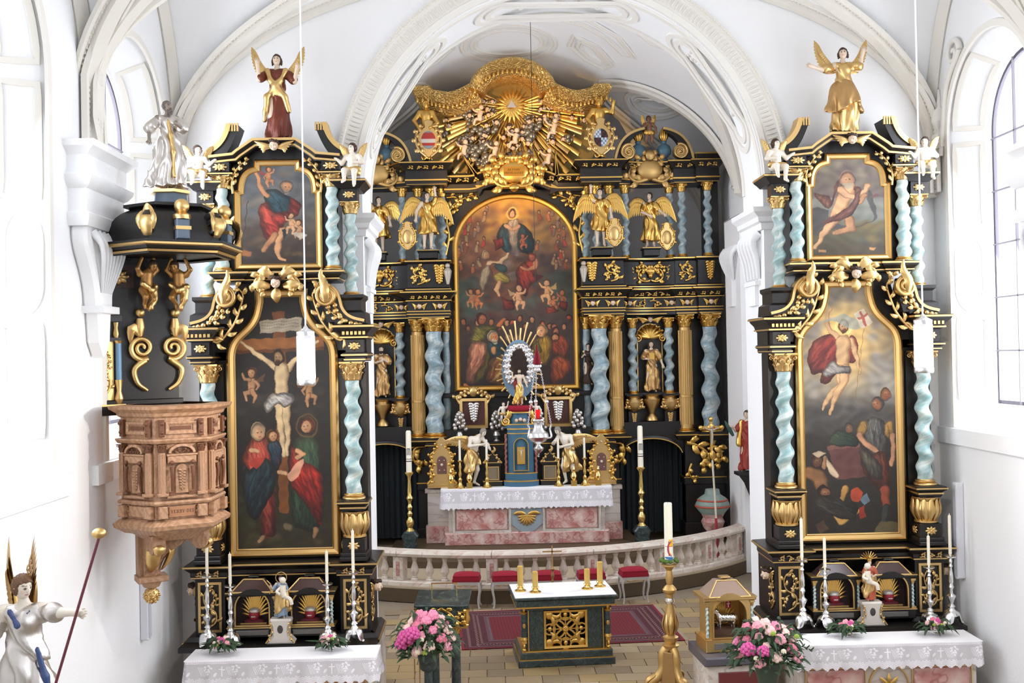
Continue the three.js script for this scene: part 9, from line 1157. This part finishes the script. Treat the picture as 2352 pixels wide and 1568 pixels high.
figure({ name: 'risen_figure', label: 'small risen figure with gold loincloth on the tabernacle cushion', pos: [-.31, 3.37, -21.74], h: .74, J: { elL: [-.18, .72, .05], wrL: [-.2, .86, .08], elR: [.16, .66, .02], wrR: [.2, .54, .06] }, skin: mats.skin, robe: (J) => [{ t: 's', y1: .6, y0: .1, c1: [0, 0], c0: [-.06, 0], r1: .075, r0: .13, n: 6, amp: .16, hem: .12 }], robeName: 'loincloth', robeMat: mats.gold, robe2: (J) => [cap_([.06, .8, -.04], [-.1, .6, -.06], .05, .07), cap_([-.1, .62, -.05], [-.12, .44, -.03], .07, .04)], robe2Mat: std(0x7d1f24, .5), beard: .03 });
for (const [s, l] of [[-1, 'white bowing angel with golden wings left of tabernacle'], [1, 'white bowing angel with golden wings right of tabernacle']]) { const q = -s; figure({ name: 'angel_statue', label: l, pos: [-.31 + s * 1.0, MY + .01, -21.72], h: 1.28, turn: q * .5, headPitch: .5, headYaw: q * .3, J: { head: [q * .14, .87, .12], neck: [q * .09, .81, .06], chest: [q * .05, .72, .03], shL: [q * .06 - .1, .77, .02], shR: [q * .06 + .1, .77, .02], elL: [q * .06 - .17, .66, .1], elR: [q * .06 + .17, .66, .1], wrL: [q * .12 - .05, .68, .2], wrR: [q * .12 + .08, .62, .2], knL: [-.07, .3, .08], knR: [.07, .27, .02], anR: [.06, .05, -.08] }, skin: mats.skinPale, robe: (J) => [{ t: 's', y1: .6, y0: .28, c1: [0, 0], c0: [-q * .03, 0], r1: .08, r0: .15, n: 6, amp: .16, hem: .08 }], robeName: 'loincloth', robeMat: mats.goldPale, hairMat: std(0x8d8478, .5), wings: [{ edge: [[0, 0], [.12, .06], [.26, .06]], d0: -60, d1: -14, l0: .2, l1: .26, n: 12, w: .03, s: s, at: [q * .02, .74, -.06], mat: mats.goldPale }, { edge: [[0, 0], [.06, .05], [.1, .06]], d0: -80, d1: -50, l0: .12, l1: .2, n: 7, w: .03, s: -s, at: [q * .06, .76, -.06], mat: mats.goldPale }], group: 'adoring angels' }); }
for (const [s, l] of [[-1, 'tiny white putto raising an arm left of the red cushion'], [1, 'tiny white putto raising an arm right of the red cushion']]) figure({ name: 'putto', label: l, pos: [-.31 + s * .34, MY + 1.32, -21.84], h: .42, child: true, cell: .028, J: s < 0 ? { elR: [.2, .74, 0], wrR: [.24, .94, .02] } : { elL: [-.2, .74, 0], wrL: [-.24, .94, .02] }, skin: mats.skinPale, robe: (J) => [cap_([-.1, .4, .03], [.1, .4, .03], .1)], robeName: 'loincloth', robeMat: mats.goldPale, group: 'tiny putti on the tabernacle' });
{ const f = figure({ name: 'saint_statue', label: 'red robed saint with palm frond on the chancel wall bracket', pos: [4.1, 2.032, -20.4], h: 1.2, turn: -.7, J: { elL: [-.17, .66, .06], wrL: [-.18, .72, .16] }, robe: robe({ r0: .15, n: 7 }), robeMat: std(0x8e2a1e, .5), robe2: (J) => [cap_([-.1, .8, 0], [-.12, .45, .06], .045, .05)], robe2Mat: mats.gold }); mesh('palm', leaf([[-.2, .7, .2], [-.27, .85, .24], [-.36, 1.0, .24]], .045, 8, .3), std(0x24443a, .6), f); }
{ const t = thing('spotlight', 'small black spotlight fixed behind the left arch pier', 'lamp', [-3.4, 6.6, -14.85]); mesh('lamp_housing', rot(cyl(.06, .075, .2, 0, 0, 0, 14), -1.45).translate(0, -.12, -.05), mats.blackMatt, t); mesh('lamp_arm', cyl(.015, .015, .5, 0, -.1, .02, 6), mats.blackMatt, t); mesh('lamp_lens', rot(cyl(.06, .06, .01, 0, 0, 0, 14), -1.45).translate(0, -.1, -.26), new THREE.MeshStandardMaterial({ color: 0xffe0a0, emissive: 0xffd890, emissiveIntensity: 2 }), t); const l = new THREE.SpotLight(0xffc878, 240, 0, R(14), .7, 2); l.position.set(-3.4, 6.5, -15.25); l.target.position.set(HX, 8.7, HZ); l.castShadow = true; l.name = 'glory_spot'; scene.add(l, l.target); }
renderer.render(scene, camera);
